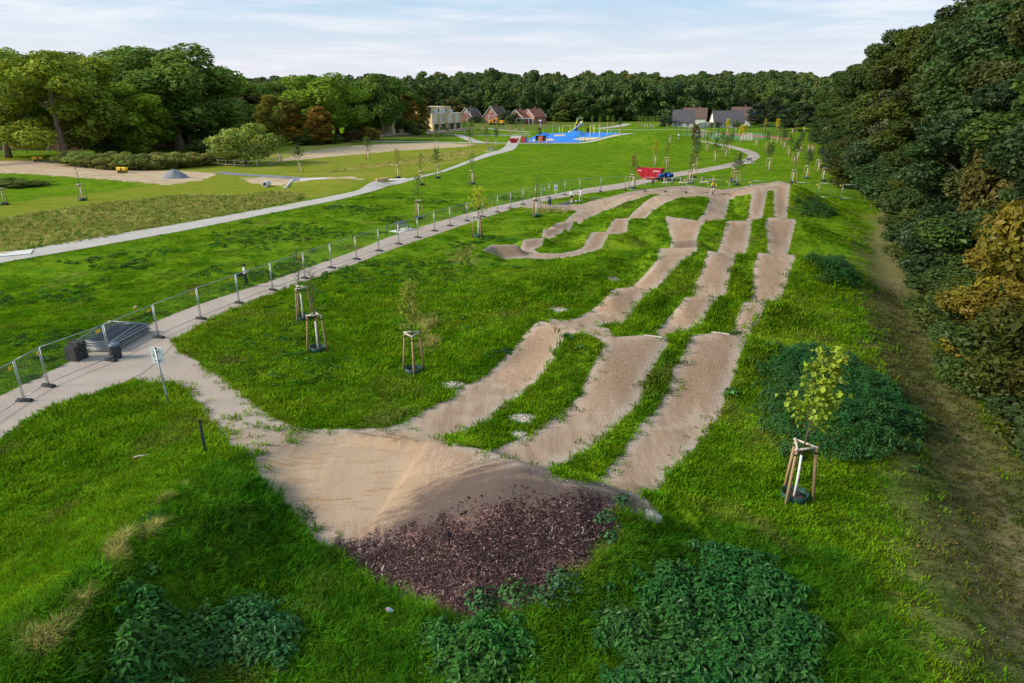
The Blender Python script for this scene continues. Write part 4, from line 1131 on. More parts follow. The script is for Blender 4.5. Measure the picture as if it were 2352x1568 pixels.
# low weeds: burdock and broad leaves
def weed(u, v, n, size, color, label, hgt=.25, spread=.35, seed=0, name='broadleaf_weed', cat='weed', group='weeds'):
    r = np.random.default_rng(seed)
    g = ground(u, v)
    a = r.uniform(0, 6.28, n); q = spread * r.random(n) ** .6
    C = np.stack([q * np.cos(a), q * np.sin(a), hgt * r.uniform(.3, 1, n) * (1 - .5 * q / spread)], 1)
    Nn = np.stack([.5 * np.cos(a), .5 * np.sin(a), np.ones(n)], 1) + r.normal(0, .25, (n, 3))
    V, F = leaf_quads(C, Nn, size * r.uniform(.6, 1.3, n), .85, .3, r)
    me = np_mesh(name, V, F, M_nettle); f_attr(me, 'tint', r.random(n), 'FACE')
    e = empty(name, tuple(g), 0, label, cat, group)
    o = mesh_obj('leaves', me, e); o.color = (*(q_ * 1.5 for q_ in color), 1); o['kind'] = 'stuff'
    mb = MB()
    for i in range(min(n, 14)): mb.tube([(0, 0, -.03), tuple(C[i])], .006, 3, False)
    o = mb.build('stalks', M_stalk, e); o['kind'] = 'stuff'
for q, a in enumerate([(1682, 902, 34, .30, (.055, .14, .03), 'pale burdock leaves at the right edge of the near right lane'),
                       (1306, 775, 26, .20, (.03, .10, .02), 'dark leafy weed on the lip of the first ridge'),
                       (1335, 800, 14, .16, (.04, .13, .02), 'small light weed on the grass strip below the first ridge'),
                       (1690, 766, 34, .16, (.02, .07, .02), 'dark weed growing behind the white board of the right lip'),
                       (1165, 808, 30, .22, (.02, .075, .025), 'dark weed at the left edge of the near left lane'),
                       (1110, 1385, 150, .12, (.03, .09, .025), 'leafy weed at the lower rim of the bark mulch'),
                       (1190, 1368, 150, .12, (.035, .10, .025), 'second leafy weed along the lower mulch rim'),
                       (1270, 1375, 150, .12, (.03, .085, .025), 'third leafy weed along the lower mulch rim'),
                       (1300, 1340, 150, .12, (.03, .08, .03), 'greyish weed at the right end of the mulch rim'),
                       (1385, 1190, 50, .12, (.03, .085, .025), 'weed on the right shoulder of the start berm'),
                       (1430, 1150, 60, .12, (.03, .09, .025), 'weed beside the grey stone at the end of the berm'),
                       (1400, 1235, 45, .12, (.03, .085, .025), 'weed at the right margin of the mulch'),
                       (700, 1190, 26, .10, (.02, .06, .03), 'small dark weed tuft on the sand at the left foot of the berm'),
                       (345, 1195, 40, .11, (.02, .05, .035), 'blue-green weed beside the dry grass on the lower left ridge'),
                       (590, 1440, 22, .24, (.06, .15, .02), 'light green broad leaves above the bluish nettle bush'),
                       (180, 1530, 26, .24, (.07, .17, .02), 'light green broad leaves at the left bottom edge'),
                       (340, 1310, 50, .16, (.05, .14, .02), 'light green leafy weed above the wide nettle bush'),
                       (2195, 1010, 30, .13, (.03, .07, .02), 'dull weed at the right trail margin')]):
    weed(*a, seed=100 + q, hgt=.45 if a[2] >= 150 else .25, spread=.55 if a[2] >= 150 else .35)
# weed rosettes on the big lawn, too many to count
rx, ry = place_pts(9000, 30, 95, -55, 5)
rr_ = (gridread(s_dirt, rx, ry) < -.5) & (fbm(rx * .22, ry * .22, 44, 3) > .58) & (gridread(s_olive, rx, ry) < 0)
rx, ry = rx[rr_], ry[rr_]
def rosette(name, seed):
    r = np.random.default_rng(seed); n = 11
    a = np.arange(n) * 2.4; C = np.stack([.13 * np.cos(a), .13 * np.sin(a), .06 + .05 * r.random(n)], 1)
    V, F = leaf_quads(C, np.stack([.4 * np.cos(a), .4 * np.sin(a), np.ones(n)], 1), np.full(n, .19), .5, .3, r)
    return np_mesh(name, V, F, grass_material(name, (.056, .150, .022), (.080, .185, .028), (.07, .165, .025)))
scatter('lawn_weeds', np.stack([rx, ry, hz(rx, ry)], 1), rots(len(rx)), gr.uniform(.8, 1.7, len(rx)), gr.integers(0, 2, len(rx)), [rosette('rosette_%d' % i, 300 + i) for i in range(2)], label='bluish green weed rosettes spread through the big lawn', cat='weeds')

# ------------------------------------------------------------------ bark chips, pebbles, fallen leaves
def chip(name, s, cols):
    mb = MB().box((0, 0, 0), s)
    k = NM(name); oi = k.n('ShaderNodeObjectInfo')
    m = k.done(k.bsdf(k.ramp(oi.outputs['Random'], cols), .85, spec=.15))
    return mb.mesh(name, m)
chip_c = [(0, (.012, .007, .008)), (.5, (.046, .025, .029)), (.84, (.105, .060, .058)), (.96, (.26, .17, .13)), (1, (.40, .32, .27))]
x, y = in_poly(MULCH, 52000, 2.2)
k1 = (gr.random(len(x)) < .04 + .85 * smooth(-.2, 1.2, gridread(s_mulch, x, y) + (fbm(x * 1.1, y * 1.1, 9, 3) - .5) * 2.4)) & (gr.random(len(x)) < .35 + fbm(x * 2.1, y * 2.1, 19, 3) * .8)
x, y = x[k1], y[k1]
scatter('bark_mulch', np.stack([x, y, hz(x, y) + .012], 1), rots(len(x), .35), gr.lognormal(-.62, .45, len(x)), gr.integers(0, 3, len(x)),
        [chip('bark_chip_a', (.09, .028, .012), chip_c), chip('bark_chip_b', (.055, .035, .015), chip_c), chip('bark_chip_c', (.13, .02, .012), chip_c)], label='dark reddish bark mulch on the near face of the start berm', cat='mulch')
def stone_mesh(name, seed, mat, r=1.0):
    q = np.random.default_rng(seed)
    bm = bmesh.new(); bmesh.ops.create_icosphere(bm, subdivisions=1, radius=r)
    for v in bm.verts: v.co *= q.uniform(.75, 1.15); v.co.z *= .65
    me = bpy.data.meshes.new(name); bm.to_mesh(me); bm.free(); me.materials.append(mat)
    return me
k = NM('pebbles'); M_peb = k.done(k.bsdf(k.ramp(k.n('ShaderNodeObjectInfo').outputs['Random'], [(0, (.30, .27, .24)), (.35, (.52, .47, .41)), (.7, (.62, .58, .53)), (.85, (.36, .24, .16)), (1, (.72, .70, .68))]), .7, spec=.3))
peb_t = [stone_mesh('pebble_%d' % i, 400 + i, M_peb) for i in range(3)]
for q, (u, v, rx_, n, lb) in enumerate([(1200, 962, .50, 420, 'round patch of white pebbles in the grass strip above the berm'), (1190, 997, .30, 160, 'small grey pebble patch just below the round white one'),
                                        (1037, 884, .46, 300, 'pebble patch at the left edge of the near left lane'), (1285, 712, .62, 260, 'long pebble patch beside the second part of the left lane'), (1410, 641, .40, 110, 'small far pebble patch in the grass hollow')]):
    g = ground(u, v)
    a, rr = gr.uniform(0, 6.28, n), gr.random(n) ** .55
    x, y = g[0] + rx_ * 1.25 * rr * np.cos(a) * (1 + .2 * np.sin(3 * a)), g[1] + rx_ * rr * np.sin(a)
    scatter('pebble_patch', np.stack([x, y, hz(x, y) + .015], 1), rots(n, .5), gr.uniform(.024, .05, n), gr.integers(0, 3, n), peb_t, label=lb, cat='pebbles')
# loose stones on the riding surface
x, y = place_pts(16000, 14, 46, -16, 22)
dd = gridread(s_dirt, x, y)
k1 = (dd > -.1) & (gr.random(len(x)) < np.where(dd < .35, .75, .14))
x, y = x[k1], y[k1]
scatter('loose_stones', np.stack([x, y, hz(x, y) + .004], 1), rots(len(x), .5), gr.uniform(.008, .024, len(x)), gr.integers(0, 3, len(x)), peb_t, label='loose small stones lying along the dirt lanes', cat='stones')
lf_c = [(0, (.20, .10, .02)), (.4, (.30, .17, .03)), (.7, (.16, .07, .03)), (1, (.36, .26, .05))]
k = NM('fallen_leaf'); M_fl = k.done(k.bsdf(k.ramp(k.n('ShaderNodeObjectInfo').outputs['Random'], lf_c), .8))
lfV, lfF = leaf_quads(np.zeros((1, 3)), np.array([[0, 0, 1.]]), np.array([.11]), .7, .5)
x, y = place_pts(9000, 10, 60, 6, 42)
tt_ = gridread(s_trail, x, y)
k1 = gr.random(len(x)) < np.where(tt_ > -.5, .55, .03)
x, y = x[k1], y[k1]
scatter('fallen_leaves', np.stack([x, y, hz(x, y) + .03], 1), rots(len(x), .5), gr.uniform(.5, 1.2, len(x)), np.zeros(len(x), int), [np_mesh('fallen_leaf', lfV, lfF, M_fl)], label='yellow and brown fallen leaves strewn over the trail', cat='leaves')
# ------------------------------------------------------------------ plain materials
def mat(name, col, rough=.6, metal=0.0, spec=.3, var=.12, nscale=8.0, bump=0.0):
    k = NM(name)
    p = k.obj()
    n = k.noise(nscale, p, 3, .65)
    lo_ = tuple(q * (1 - var) for q in col); hi_ = tuple(min(1, q * (1 + var)) for q in col)
    c = k.mix(lo_, hi_, k.rng(n, .3, .7))
    return k.done(k.bsdf(c, rough, metal, k.bump(n, bump, .02) if bump else None, spec))
def wood_mat(name, a, b):
    k = NM(name); p = k.obj()
    c = k.mix(a, b, k.rng(k.noise(5, k.mapv(p, (4, 4, .35)), 4, .7), .3, .7))
    c = k.mix(c, tuple(q * .45 for q in a), k.math('MULTIPLY', k.rng(k.noise(14, k.mapv(p, (3, 3, .5)), 2), .58, .7), .6))
    return k.done(k.bsdf(c, .85, normal=k.bump(k.noise(20, k.mapv(p, (4, 4, .3)), 2), .3, .01), spec=.15))
M_post = wood_mat('stake_wood', (.27, .165, .085), (.42, .28, .16))
M_rail = wood_mat('weathered_rail_wood', (.42, .36, .30), (.56, .50, .43))
M_strap = mat('black_strap', (.012, .012, .013), .7)
M_ring = mat('dark_green_plastic', (.018, .062, .042), .45)
M_bark2 = mat('ring_bark', (.055, .030, .026), .9, var=.5, nscale=40)
M_white = mat('white_paint', (.74, .73, .70), .7, var=.08)
M_twig = mat('twig_brown', (.10, .075, .05), .85)
M_galv = mat('galvanised_steel', (.36, .39, .41), .42, .55)
M_foot = mat('black_recycled_plastic', (.045, .041, .040), .8, var=.35, nscale=14)
M_yellow = mat('yellow_plate', (.80, .52, .03), .5)
M_dark = mat('dark_metal', (.035, .040, .045), .5)
M_greenm = mat('dark_green_metal', (.012, .050, .045), .5)
M_greyw = wood_mat('grey_bench_wood', (.22, .20, .19), (.33, .31, .29))
M_slab = mat('concrete_slab', (.58, .56, .53), .9, var=.08)
M_stone = mat('grey_stone', (.30, .27, .25), .9, var=.2, bump=.3)
M_glass = mat('window_glass', (.035, .045, .055), .12, 0, .6)
M_frame = mat('window_white', (.72, .72, .70), .6)

# ------------------------------------------------------------------ staked young trees
M_young = leaf_material('young_leaves', .42, .38)
def sapling_crown(key, seed, n, leaf, z0, z1, w, nbr, lean=0.0, up=1.0):
    """trunk with whitewashed foot, branches and leaves set along the branches"""
    r = np.random.default_rng(seed)
    tr = MB(); tr.tube([(0, 0, 1.75), (lean * .3, 0, z0 + .3), (lean * .7, .03, (z0 + z1) / 2), (lean, 0, z1 * .98)], [.032, .028, .018, .006], 6)
    wh = MB(); wh.tube([(-.02, 0, -.1), (.01, .01, .9), (0, 0, 1.75)], [.05, .046, .04], 7)
    pts = []
    for i in range(nbr):
        t = (i + r.random()) / nbr
        z = z0 + (z1 - z0) * t * .88
        a = r.uniform(0, 6.28)
        L = w * (1 - .68 * t) * r.uniform(.55, 1.2) + .10
        b0 = np.array([lean * z / z1, 0, z]); b1 = b0 + np.array([L * math.cos(a), L * math.sin(a), L * r.uniform(.5, 1.3) * up])
        tr.tube([b0, (b0 + b1) / 2 + np.array([0, 0, .05]), b1], [.014, .009, .004], 4, False)
        pts.append((b0, b1))
    me = None
    if n:
        i = r.integers(0, nbr, n); t = r.random(n) ** .6
        B0, B1 = np.array([p[0] for p in pts])[i], np.array([p[1] for p in pts])[i]
        C = B0 + (B1 - B0) * (.25 + .8 * t)[:, None] + r.normal(0, leaf * .7, (n, 3))
        V, F = leaf_quads(C, r.normal(0, .6, (n, 3)) + np.array([0, 0, .6]), leaf * r.uniform(.6, 1.3, n), .8, .4, r)
        me = np_mesh(key + '_leaves', V, F, M_young); f_attr(me, 'tint', r.random(n), 'FACE')
    return tr.mesh(key + '_trunk', M_twig, True), wh.mesh(key + '_white', M_white, True), me
SAP = {'maple': sapling_crown('maple', 1, 560, .22, 2.4, 5.5, .66, 24, .30, 1.7),
       'bare': sapling_crown('bare', 2, 130, .07, 2.3, 4.9, .55, 26),
       'birch': sapling_crown('birch', 3, 1300, .10, 2.2, 4.9, .62, 34),
       'leafy': sapling_crown('leafy', 4, 1000, .14, 2.2, 4.8, 1.0, 34),
       'dense': sapling_crown('dense', 5, 1700, .15, 2.0, 5.2, 1.15, 46),
       'wispy': sapling_crown('wispy', 6, 560, .12, 2.3, 5.0, .85, 26)}
def stake_parts(r0=.62, r1=.42, H=2.1, near=True):
    parts = []
    A = [R(90 + 120 * i + 15) for i in range(3)]
    B = [Vector((r0 * math.cos(a), r0 * math.sin(a), -.1)) for a in A]; T = [Vector((r1 * math.cos(a), r1 * math.sin(a), H)) for a in A]
    for b, t in zip(B, T):
        m = MB(); m.tube([b, b.lerp(t, .5), t], [.056, .054, .05], 9); parts.append(('post', m.mesh('stake_post', M_post, True)))
    for i in range(3):
        a, b = T[i], T[(i + 1) % 3]
        d = (b - a).normalized()
        m = MB(); m.tube([a - d * .07 + Vector((0, 0, .02)) * (i + .3), b + d * .07 + Vector((0, 0, .02)) * (i + .3)], .042, 7); parts.append(('rail', m.mesh('stake_rail', M_rail, True)))
    m = MB()
    for i in range(3):
        p = B[i].lerp(T[i], .92)
        m.tube([p, Vector((0, 0, H * .93))], .014, 5)
    for i in range(3):
        p = B[i].lerp(T[i], .92); m.tube([p - Vector((0, 0, .05)), p + Vector((0, 0, .03))], .055, 8)
    parts.append(('strap', m.mesh('stake_strap', M_strap)))
    return parts
STAKES = stake_parts()
m = MB()
for _, me_ in STAKES:
    k0 = len(m.v); m.v += [tuple(v.co) for v in me_.vertices]; m.f += [tuple(i + k0 for i in p.vertices) for p in me_.polygons]
FAR_STAKE = m.mesh('stake_frame_small', M_post, True)
m = MB(); m.lathe([(.45, -.05), (.46, .30), (.44, .31), (.43, .1)], 22); RING_ME = m.mesh('watering_ring', M_ring, True)
m = MB(); m.lathe([(.005, .13), (.2, .14), (.435, .11), (.435, 0)], 18); RINGB_ME = m.mesh('ring_bark', M_bark2, True)
YEL, LGR, GRN, DGR, RED = (.32, .30, .03), (.16, .24, .03), (.085, .15, .028), (.05, .09, .03), (.085, .038, .030)
def sapling(u, v, kind, color, label, group, near=None, hs=1.0, ring=True, crown=True, rz=None, stake=True):
    g = ground(u, v)
    near = (g[1] < 135) if near is None else near
    rz = random.uniform(0, 6.28) if rz is None else rz
    tr, wh, lv = SAP[kind]
    e = empty('young_tree', tuple(g), rz if kind != 'maple' else -.2, label, 'young tree', group)
    e.scale = (hs, hs, hs)
    if crown or near:
        mesh_obj('trunk', tr, e)
    mesh_obj('whitewashed_stem', wh, e)
    if lv is not None and crown:
        o = mesh_obj('crown', lv, e); o.color = (*(q_ * (1.0 if kind == 'maple' else 1.5) for q_ in color), 1); o['kind'] = 'stuff'
    if not stake: return
    gl = label.replace('young tree', 'tree').replace('sapling', 'tree')
    if near:
        f = empty('tree_stake_frame', tuple(g), rz, 'wooden stake frame of the ' + gl, 'stake frame', 'stake frames')
        for nm, me_ in STAKES: mesh_obj(nm, me_, f)
        if ring:
            q = empty('watering_ring', tuple(g), rz, 'green watering ring of the ' + gl, 'watering ring', 'watering rings')
            mesh_obj('ring_wall', RING_ME, q); mesh_obj('bark_filling', RINGB_ME, q)
    else:
        f = mesh_obj('tree_stake_frame', FAR_STAKE, None, tuple(g), rz)
        tag(f, 'stakes of the ' + gl, 'stake frame', 'distant stake frames')
NEAR = [(1824, 1146, 'maple', (.27, .36, .03), 'yellow-green maple sapling at the right of the track'),
        (951, 856, 'birch', (.20, .22, .03), 'slim birch sapling left of the near left lane'),
        (731, 806, 'bare', (.12, .16, .03), 'almost bare sapling nearest the path fork'),
        (697, 735, 'bare', (.14, .13, .04), 'bare sapling just behind the one nearest the fork'),
        (1099, 544, 'leafy', (.36, .38, .03), 'bright yellow-green sapling beside the small berm turn'),
        (962, 503, 'wispy', (.12, .20, .03), 'thin green sapling behind the park bench'),
        (1231, 498, 'bare', (.12, .18, .04), 'thin sapling at the bicycle stands'),
        (1085, 423, 'wispy', (.16, .20, .05), 'sapling alone in the lawn between the two paths'),
        (1005, 409, 'leafy', (.10, .17, .04), 'dense green sapling right of the concrete path edge'),
        (968, 425, 'wispy', (.20, .22, .03), 'yellowish sapling touching the concrete path'),
        (914, 409, 'wispy', (.24, .22, .04), 'yellowish sapling in the dry bed beside the stone blocks'),
        (690, 395, 'leafy', (.055, .075, .03), 'dark sapling beside the end of the grey gravel strip'),
        (845, 366, 'leafy', (.09, .14, .035), 'lone sapling at the rim of the pale sand field'),
        (1453, 433, 'wispy', (.16, .10, .04), 'reddish thin sapling left of the red skip'),
        (1504, 380, 'wispy', (.34, .26, .02), 'yellow-topped sapling behind the red skip'),
        (1530, 387, 'wispy', (.14, .17, .03), 'green sapling behind the blue tractor'),
        (1583, 421, 'birch', (.18, .22, .03), 'sapling behind the middle wooden barrier'),
        (1592, 408, 'leafy', (.11, .17, .03), 'taller sapling between path and middle barrier'),
        (1691, 425, 'leafy', (.06, .10, .035), 'dark green sapling beside the right dog waste bin'),
        (1684, 417, 'bare', (.10, .10, .04), 'bare sapling half hidden behind the dark green one'),
        (1600, 380, 'leafy', (.075, .11, .045), 'greyish green sapling before the curved path'),
        (1642, 371, 'leafy', (.07, .12, .03), 'round crowned sapling inside the path curve'),
        (1765, 391, 'leafy', (.06, .095, .035), 'sapling with loose dark crown right of the path curve'),
        (1820, 421, 'bare', (.12, .10, .05), 'tall bare sapling behind the highest lip'),
        (1852, 410, 'leafy', (.055, .09, .04), 'first sapling of the row before the right forest'),
        (1878, 394, 'bare', (.10, .10, .05), 'bare sapling second in the row before the right forest'),
        (1890, 416, 'leafy', (.05, .085, .035), 'sapling with two close stakes by the forest'),
        (1932, 427, 'bare', (.10, .10, .05), 'sapling in the shade directly at the forest edge')]
for a in NEAR:
    sapling(*a, 'saplings near the track', ring=a[1] > 400)
for u, v, lb in ((190, 460, 'leafless sapling alone in the meadow on the left'), (10, 470, 'leafless sapling at the left picture edge')):
    sapling(u, v, 'bare', (.1, .1, .04), lb, 'saplings near the track', crown=False)
FARS = [(1666, 363, 'GRN'), (1658, 348, 'GRN'), (1675, 353, 'GRN'), (1623, 347, 'YEL'), (1595, 364, 'DGR'), (1596, 348, 'RED'), (1538, 329, ''), (1217, 335, ''), (1255, 335, ''), (1736, 337, ''), (1760, 347, 'GRN'), (1771, 328, ''), (1784, 330, ''),
        (1794, 339, 'GRN'), (1800, 343, 'DGR'), (1811, 357, 'GRN'), (1823, 378, 'DGR'), (1831, 367, 'GRN'), (1838, 348, 'DGR'), (1865, 351, 'DGR'), (1856, 352, 'DGR'), (1757, 303, 'YEL'), (1784, 306, 'YEL2'), (1819, 308, ''), (1828, 306, 'GRN'), (1838, 300, ''), (1847, 304, ''), (1863, 308, ''),
        (1701, 327, 'YEL2'), (1710, 324, 'YEL'), (1079, 338, 'GRN'), (1093, 336, 'LGR'), (1117, 334, 'GRN'), (1125, 340, ''), (1139, 336, 'DGR'), (1003, 340, 'GRN'), (1033, 307, ''), (1067, 309, 'GRN'), (1083, 309, 'GRN'), (1088, 306, 'LGR'), (1106, 306, ''), (1110, 301, 'GRN'), (1145, 305, 'GRN'),
        (1162, 299, 'GRN'), (1170, 301, ''), (1171, 309, ''), (1185, 306, 'GRN'), (1200, 304, 'GRN'), (1238, 333, 'DGR'), (1423, 309, 'DGR'), (1466, 292, 'LGR'), (1473, 293, 'LGR'), (1480, 295, 'LGR'), (1487, 294, 'GRN'), (1494, 293, 'LGR'), (1500, 296, 'LGR'), (1508, 292, 'LGR'), (1516, 291, 'GRN'), (1532, 295, ''), (1378, 293, 'GRN'), (1360, 292, 'GRN'), (1395, 292, 'LGR'), (1408, 291, 'GRN'),
        (1272, 293, 'LGR'), (1330, 292, 'LGR'), (1690, 303, 'GRN'), (1670, 306, 'YEL2'), (1585, 300, ''), (1640, 298, '')]
FARS.sort(key=lambda q: (q[0] > 1440, q[0] > 1730, q[0]))
cols_ = {'YEL': YEL, 'YEL2': (.42, .38, .02), 'LGR': LGR, 'GRN': GRN, 'DGR': DGR, 'RED': RED}
cnt = {}
for u, v, c in FARS:
    zone = 'left of playground' if u < 1205 else 'by the playground' if u < 1440 else 'before the dark roofed houses' if u < 1730 else 'before the right forest'
    cnt[zone] = cnt.get(zone, 0) + 1
    o_ = ORD[cnt[zone] - 1] if cnt[zone] > 1 else 'first'
    look = {'YEL': 'yellowish', 'YEL2': 'bright yellow', 'LGR': 'light green', 'GRN': 'green', 'DGR': 'dark green', 'RED': 'brownish red bushy', '': 'bare'}[c]
    sapling(u, v, {'RED': 'dense', 'YEL2': 'dense', 'YEL': 'leafy', 'LGR': 'wispy', 'GRN': 'leafy', 'DGR': 'leafy', '': 'bare'}[c], cols_.get(c, (.1, .12, .05)),
            '%s far sapling, %s from left %s' % (look, o_, zone), 'distant saplings', near=False, hs=1.25 if c == 'RED' else 1.0, crown=bool(c))

# ------------------------------------------------------------------ site fence
PANEL_W = 3.4
def panel_parts():
    f = MB()
    f.tube([(0, 0, 2.0), (PANEL_W, 0, 2.0)], .021, 6); f.tube([(0, 0, .17), (PANEL_W, 0, .17)], .021, 6)
    f.tube([(0, 0, .05), (0, 0, 2.0)], .021, 6); f.tube([(PANEL_W, 0, .05), (PANEL_W, 0, 2.0)], .021, 6)
    w = MB()
    for i in range(1, 34): w.tube([(i * PANEL_W / 34, 0, .17), (i * PANEL_W / 34, 0, 2.0)], .0013, 3, False)
    for z in (.55, 1.0, 1.45, 1.8): w.tube([(0, 0, z), (PANEL_W, 0, z)], .0013, 3, False)
    s = MB().box((PANEL_W - .32, -.03, 1.78), (.26, .012, .17))
    c = MB().box((PANEL_W + .05, 0, 1.15), (.14, .06, .05))
    return [('frame', f.mesh('fence_frame', M_galv, True)), ('wire_mesh', w.mesh('fence_wires', M_galv)), ('sign_plate', s.mesh('fence_sign', M_yellow)), ('clamp', c.mesh('fence_clamp', M_galv))]
PP = panel_parts()
m = MB(); m.prism([(-.36, .0), (.36, .0), (.36, .09), (.30, .13), (.10, .14), (-.10, .14), (-.30, .13), (-.36, .09)], -.11, .11, 'y')
for xx in (-.27, .27): m.box((xx, 0, .145), (.12, .1, .02))
FOOT_ME = m.mesh('fence_foot', M_foot)
def fence_run(pts, tagline, start=0, skipfoot=()):
    P = [ground(u, v) if not isinstance(u, str) else v for u, v in pts]
    for i in range(len(P) - 1):
        a, b = P[i], P[i + 1]
        d = b - a; L = math.hypot(d[0], d[1]); rz = math.atan2(d[1], d[0])
        e = empty('barrier_fence', (a[0] + .04 * math.cos(rz), a[1] + .04 * math.sin(rz), a[2] + .04), rz, '%s mesh fence panel counted from the left %s' % ('first' if i == 0 else ORD[i], tagline), 'fence panel', 'site fence panels')
        e.scale = ((L - .1) / PANEL_W, 1, 1)
        for nm, me_ in PP:
            o = mesh_obj(nm, me_, e)
            if nm == 'wire_mesh': o['kind'] = 'stuff'
    for i, a in enumerate(P):
        d = P[min(i + 1, len(P) - 1)] - P[max(i - 1, 0)]
        o = mesh_obj('ballast_block', FOOT_ME, None, tuple(a), math.atan2(d[1], d[0]) + math.pi / 2 + random.uniform(-.12, .12))
        tag(o, '%s black fence foot block counted from the left %s' % ('first' if i == 0 else ORD[i], tagline), 'fence foot', 'fence foot blocks')
FP = [(-60, 1000), (57, 922), (112, 888), (255, 829), (365, 776), (462, 733), (550, 697), (627, 667), (701, 640), (762, 616), (819, 596), (871, 577), (916, 561), (960, 546), (998, 531), (1034, 519), (1073, 508), (1109, 498), (1143, 488), (1173, 479), (1201, 470), (1230, 462), (1261, 455), (1297, 448), (1331, 443.5), (1379, 440), (1436, 437)]
fence_run(FP, 'along the fenced path')
E0, E1 = np.array([*flat(1436, 437)]), np.array([*flat(1986, 459)])
nseg = 11
FP2 = [('w', np.array([*(E0 + (E1 - E0) * t), 0.0])) for t in np.linspace(0, 1, nseg + 1)]
for i in range(nseg + 1):
    FP2[i][1][2] = float(hz(*FP2[i][1][:2]))
fence_run(FP2, 'behind the top of the track')
# paper notices on the fence
for q, (u, v) in enumerate([(1243, 437), (1250, 434), (1243, 443)]):
    a, b = ground(1230, 462), ground(1261, 455)
    t = (u - 1230) / 31.0
    p = a + (b - a) * t
    o = MB().box((0, 0, 0), (.32, .01, .45)).build('paper_notice', M_white, None, loc=(p[0], p[1] - .06, .95 + .5 * (q != 2) - .05 * q), rz=math.atan2(b[1] - a[1], b[0] - a[0]))
    tag(o, ['left upper white paper notice tied to the fence near the bicycle stands', 'right white paper notice tied to the fence near the bicycle stands', 'lower white paper notice tied to the fence near the bicycle stands'][q], 'notice', 'fence notices')

# ------------------------------------------------------------------ stored panels, feet and bin on the path
c0, c1 = flat(225, 808), flat(300, 766)
ang = math.atan2(c1[1] - c0[1], c1[0] - c0[0]); cc = (c0 + c1) / 2 + np.array([.1, .15])
lay = [me_ for nm, me_ in PP if nm in ('frame', 'wire_mesh')]
m = MB()
for i in range(1, 60): m.tube([(i * PANEL_W / 60, 0, .17), (i * PANEL_W / 60, 0, 2.0)], .006, 3, False)
for i in range(1, 14): m.tube([(0, 0, .17 + i * .13), (PANEL_W, 0, .17 + i * .13)], .006, 3, False)
STORED_WIRE = m.mesh('stored_fence_wires', mat('dull_dark_galvanised', (.10, .125, .15), .5, .4))
for i in range(10):
    e = bpy.data.objects.new('stored_barrier_fence', None); link(e)
    a = ang + random.uniform(-.05, .05)
    e.rotation_euler = (R(-90), 0, a) if i < 9 else (R(-86), 0, a + .10)
    ox = random.uniform(-.12, .12)
    e.location = (cc[0] - 1.7 * math.cos(a) + 1.05 * math.sin(a) + ox, cc[1] - 1.7 * math.sin(a) - 1.05 * math.cos(a), .10 + i * .055)
    tag(e, '%s panel from the bottom in the flat stack of fence panels on the path' % ('lowest' if i == 0 else ORD[i]), 'fence panel', 'stacked fence panels')
    for nm, me_ in PP[:3]:
        if nm == 'sign_plate' and i % 3: continue
        o = mesh_obj(nm, STORED_WIRE if nm == 'wire_mesh' else me_, e)
        if nm == 'wire_mesh': o['kind'] = 'stuff'
sb = flat(172, 829); sa = ang + R(78)
for col_ in range(3):
    for lv_ in range(6):
        if col_ == 2 and lv_ > 4: continue
        off = (col_ - 1) * .27
        x = sb[0] + off * math.cos(sa + math.pi / 2) + random.uniform(-.02, .02); y = sb[1] + off * math.sin(sa + math.pi / 2) + .25 + random.uniform(-.02, .02)
        o = mesh_obj('stored_ballast_block', FOOT_ME, None, (x, y, .03 + lv_ * .162), sa + random.uniform(-.05, .05))
        tag(o, 'black fence foot, %s from bottom, %s column of the stack beside the flat panels' % (['lowest', 'second', 'third', 'fourth', 'fifth', 'sixth'][lv_], ['right', 'middle', 'left'][col_]), 'fence foot', 'stacked fence feet')
def bin_round(u, v, label, H=.8, r=.25, post=0.0, lidcol=None):
    g = ground(u, v)
    e = empty('litter_bin', tuple(g), 0, label, 'litter bin', 'litter bins')
    if post: MB().tube([(.12, 0, -.1), (.12, 0, post + .2)], .035, 7).build('post', M_dark, e, True)
    m = MB(); m.lathe([(r * .94, post), (r, post + .04), (r, post + H - .1), (r * .97, post + H - .08)], 22); b = m.build('body', M_bin, e, True)
    m = MB(); m.lathe([(r * 1.06, post + H - .1), (r * 1.08, post + H - .05), (r * .8, post + H + .02), (.01, post + H + .04)], 22); m.build('lid', lidcol or M_binlid, e, True)
    m = MB()
    for i in range(12):
        a = 2 * math.pi * i / 12
        m.box((r * 1.02 * math.cos(a), r * 1.02 * math.sin(a), post + H * .45), (.05, .012, H * .78), Matrix.Rotation(a + math.pi / 2, 3, 'Z'))
    m.build('ribs', M_bin, b)
    return e
M_bin = mat('bin_anthracite', (.045, .055, .065), .5); M_binlid = mat('bin_lid', (.11, .145, .19), .45)
bin_round(268, 822, 'dark round litter bin behind the fence beside the stacked panels', .82, .27)
bin_round(1262, 476, 'dark litter bin on a post at the bicycle stands', .75, .2, .35)

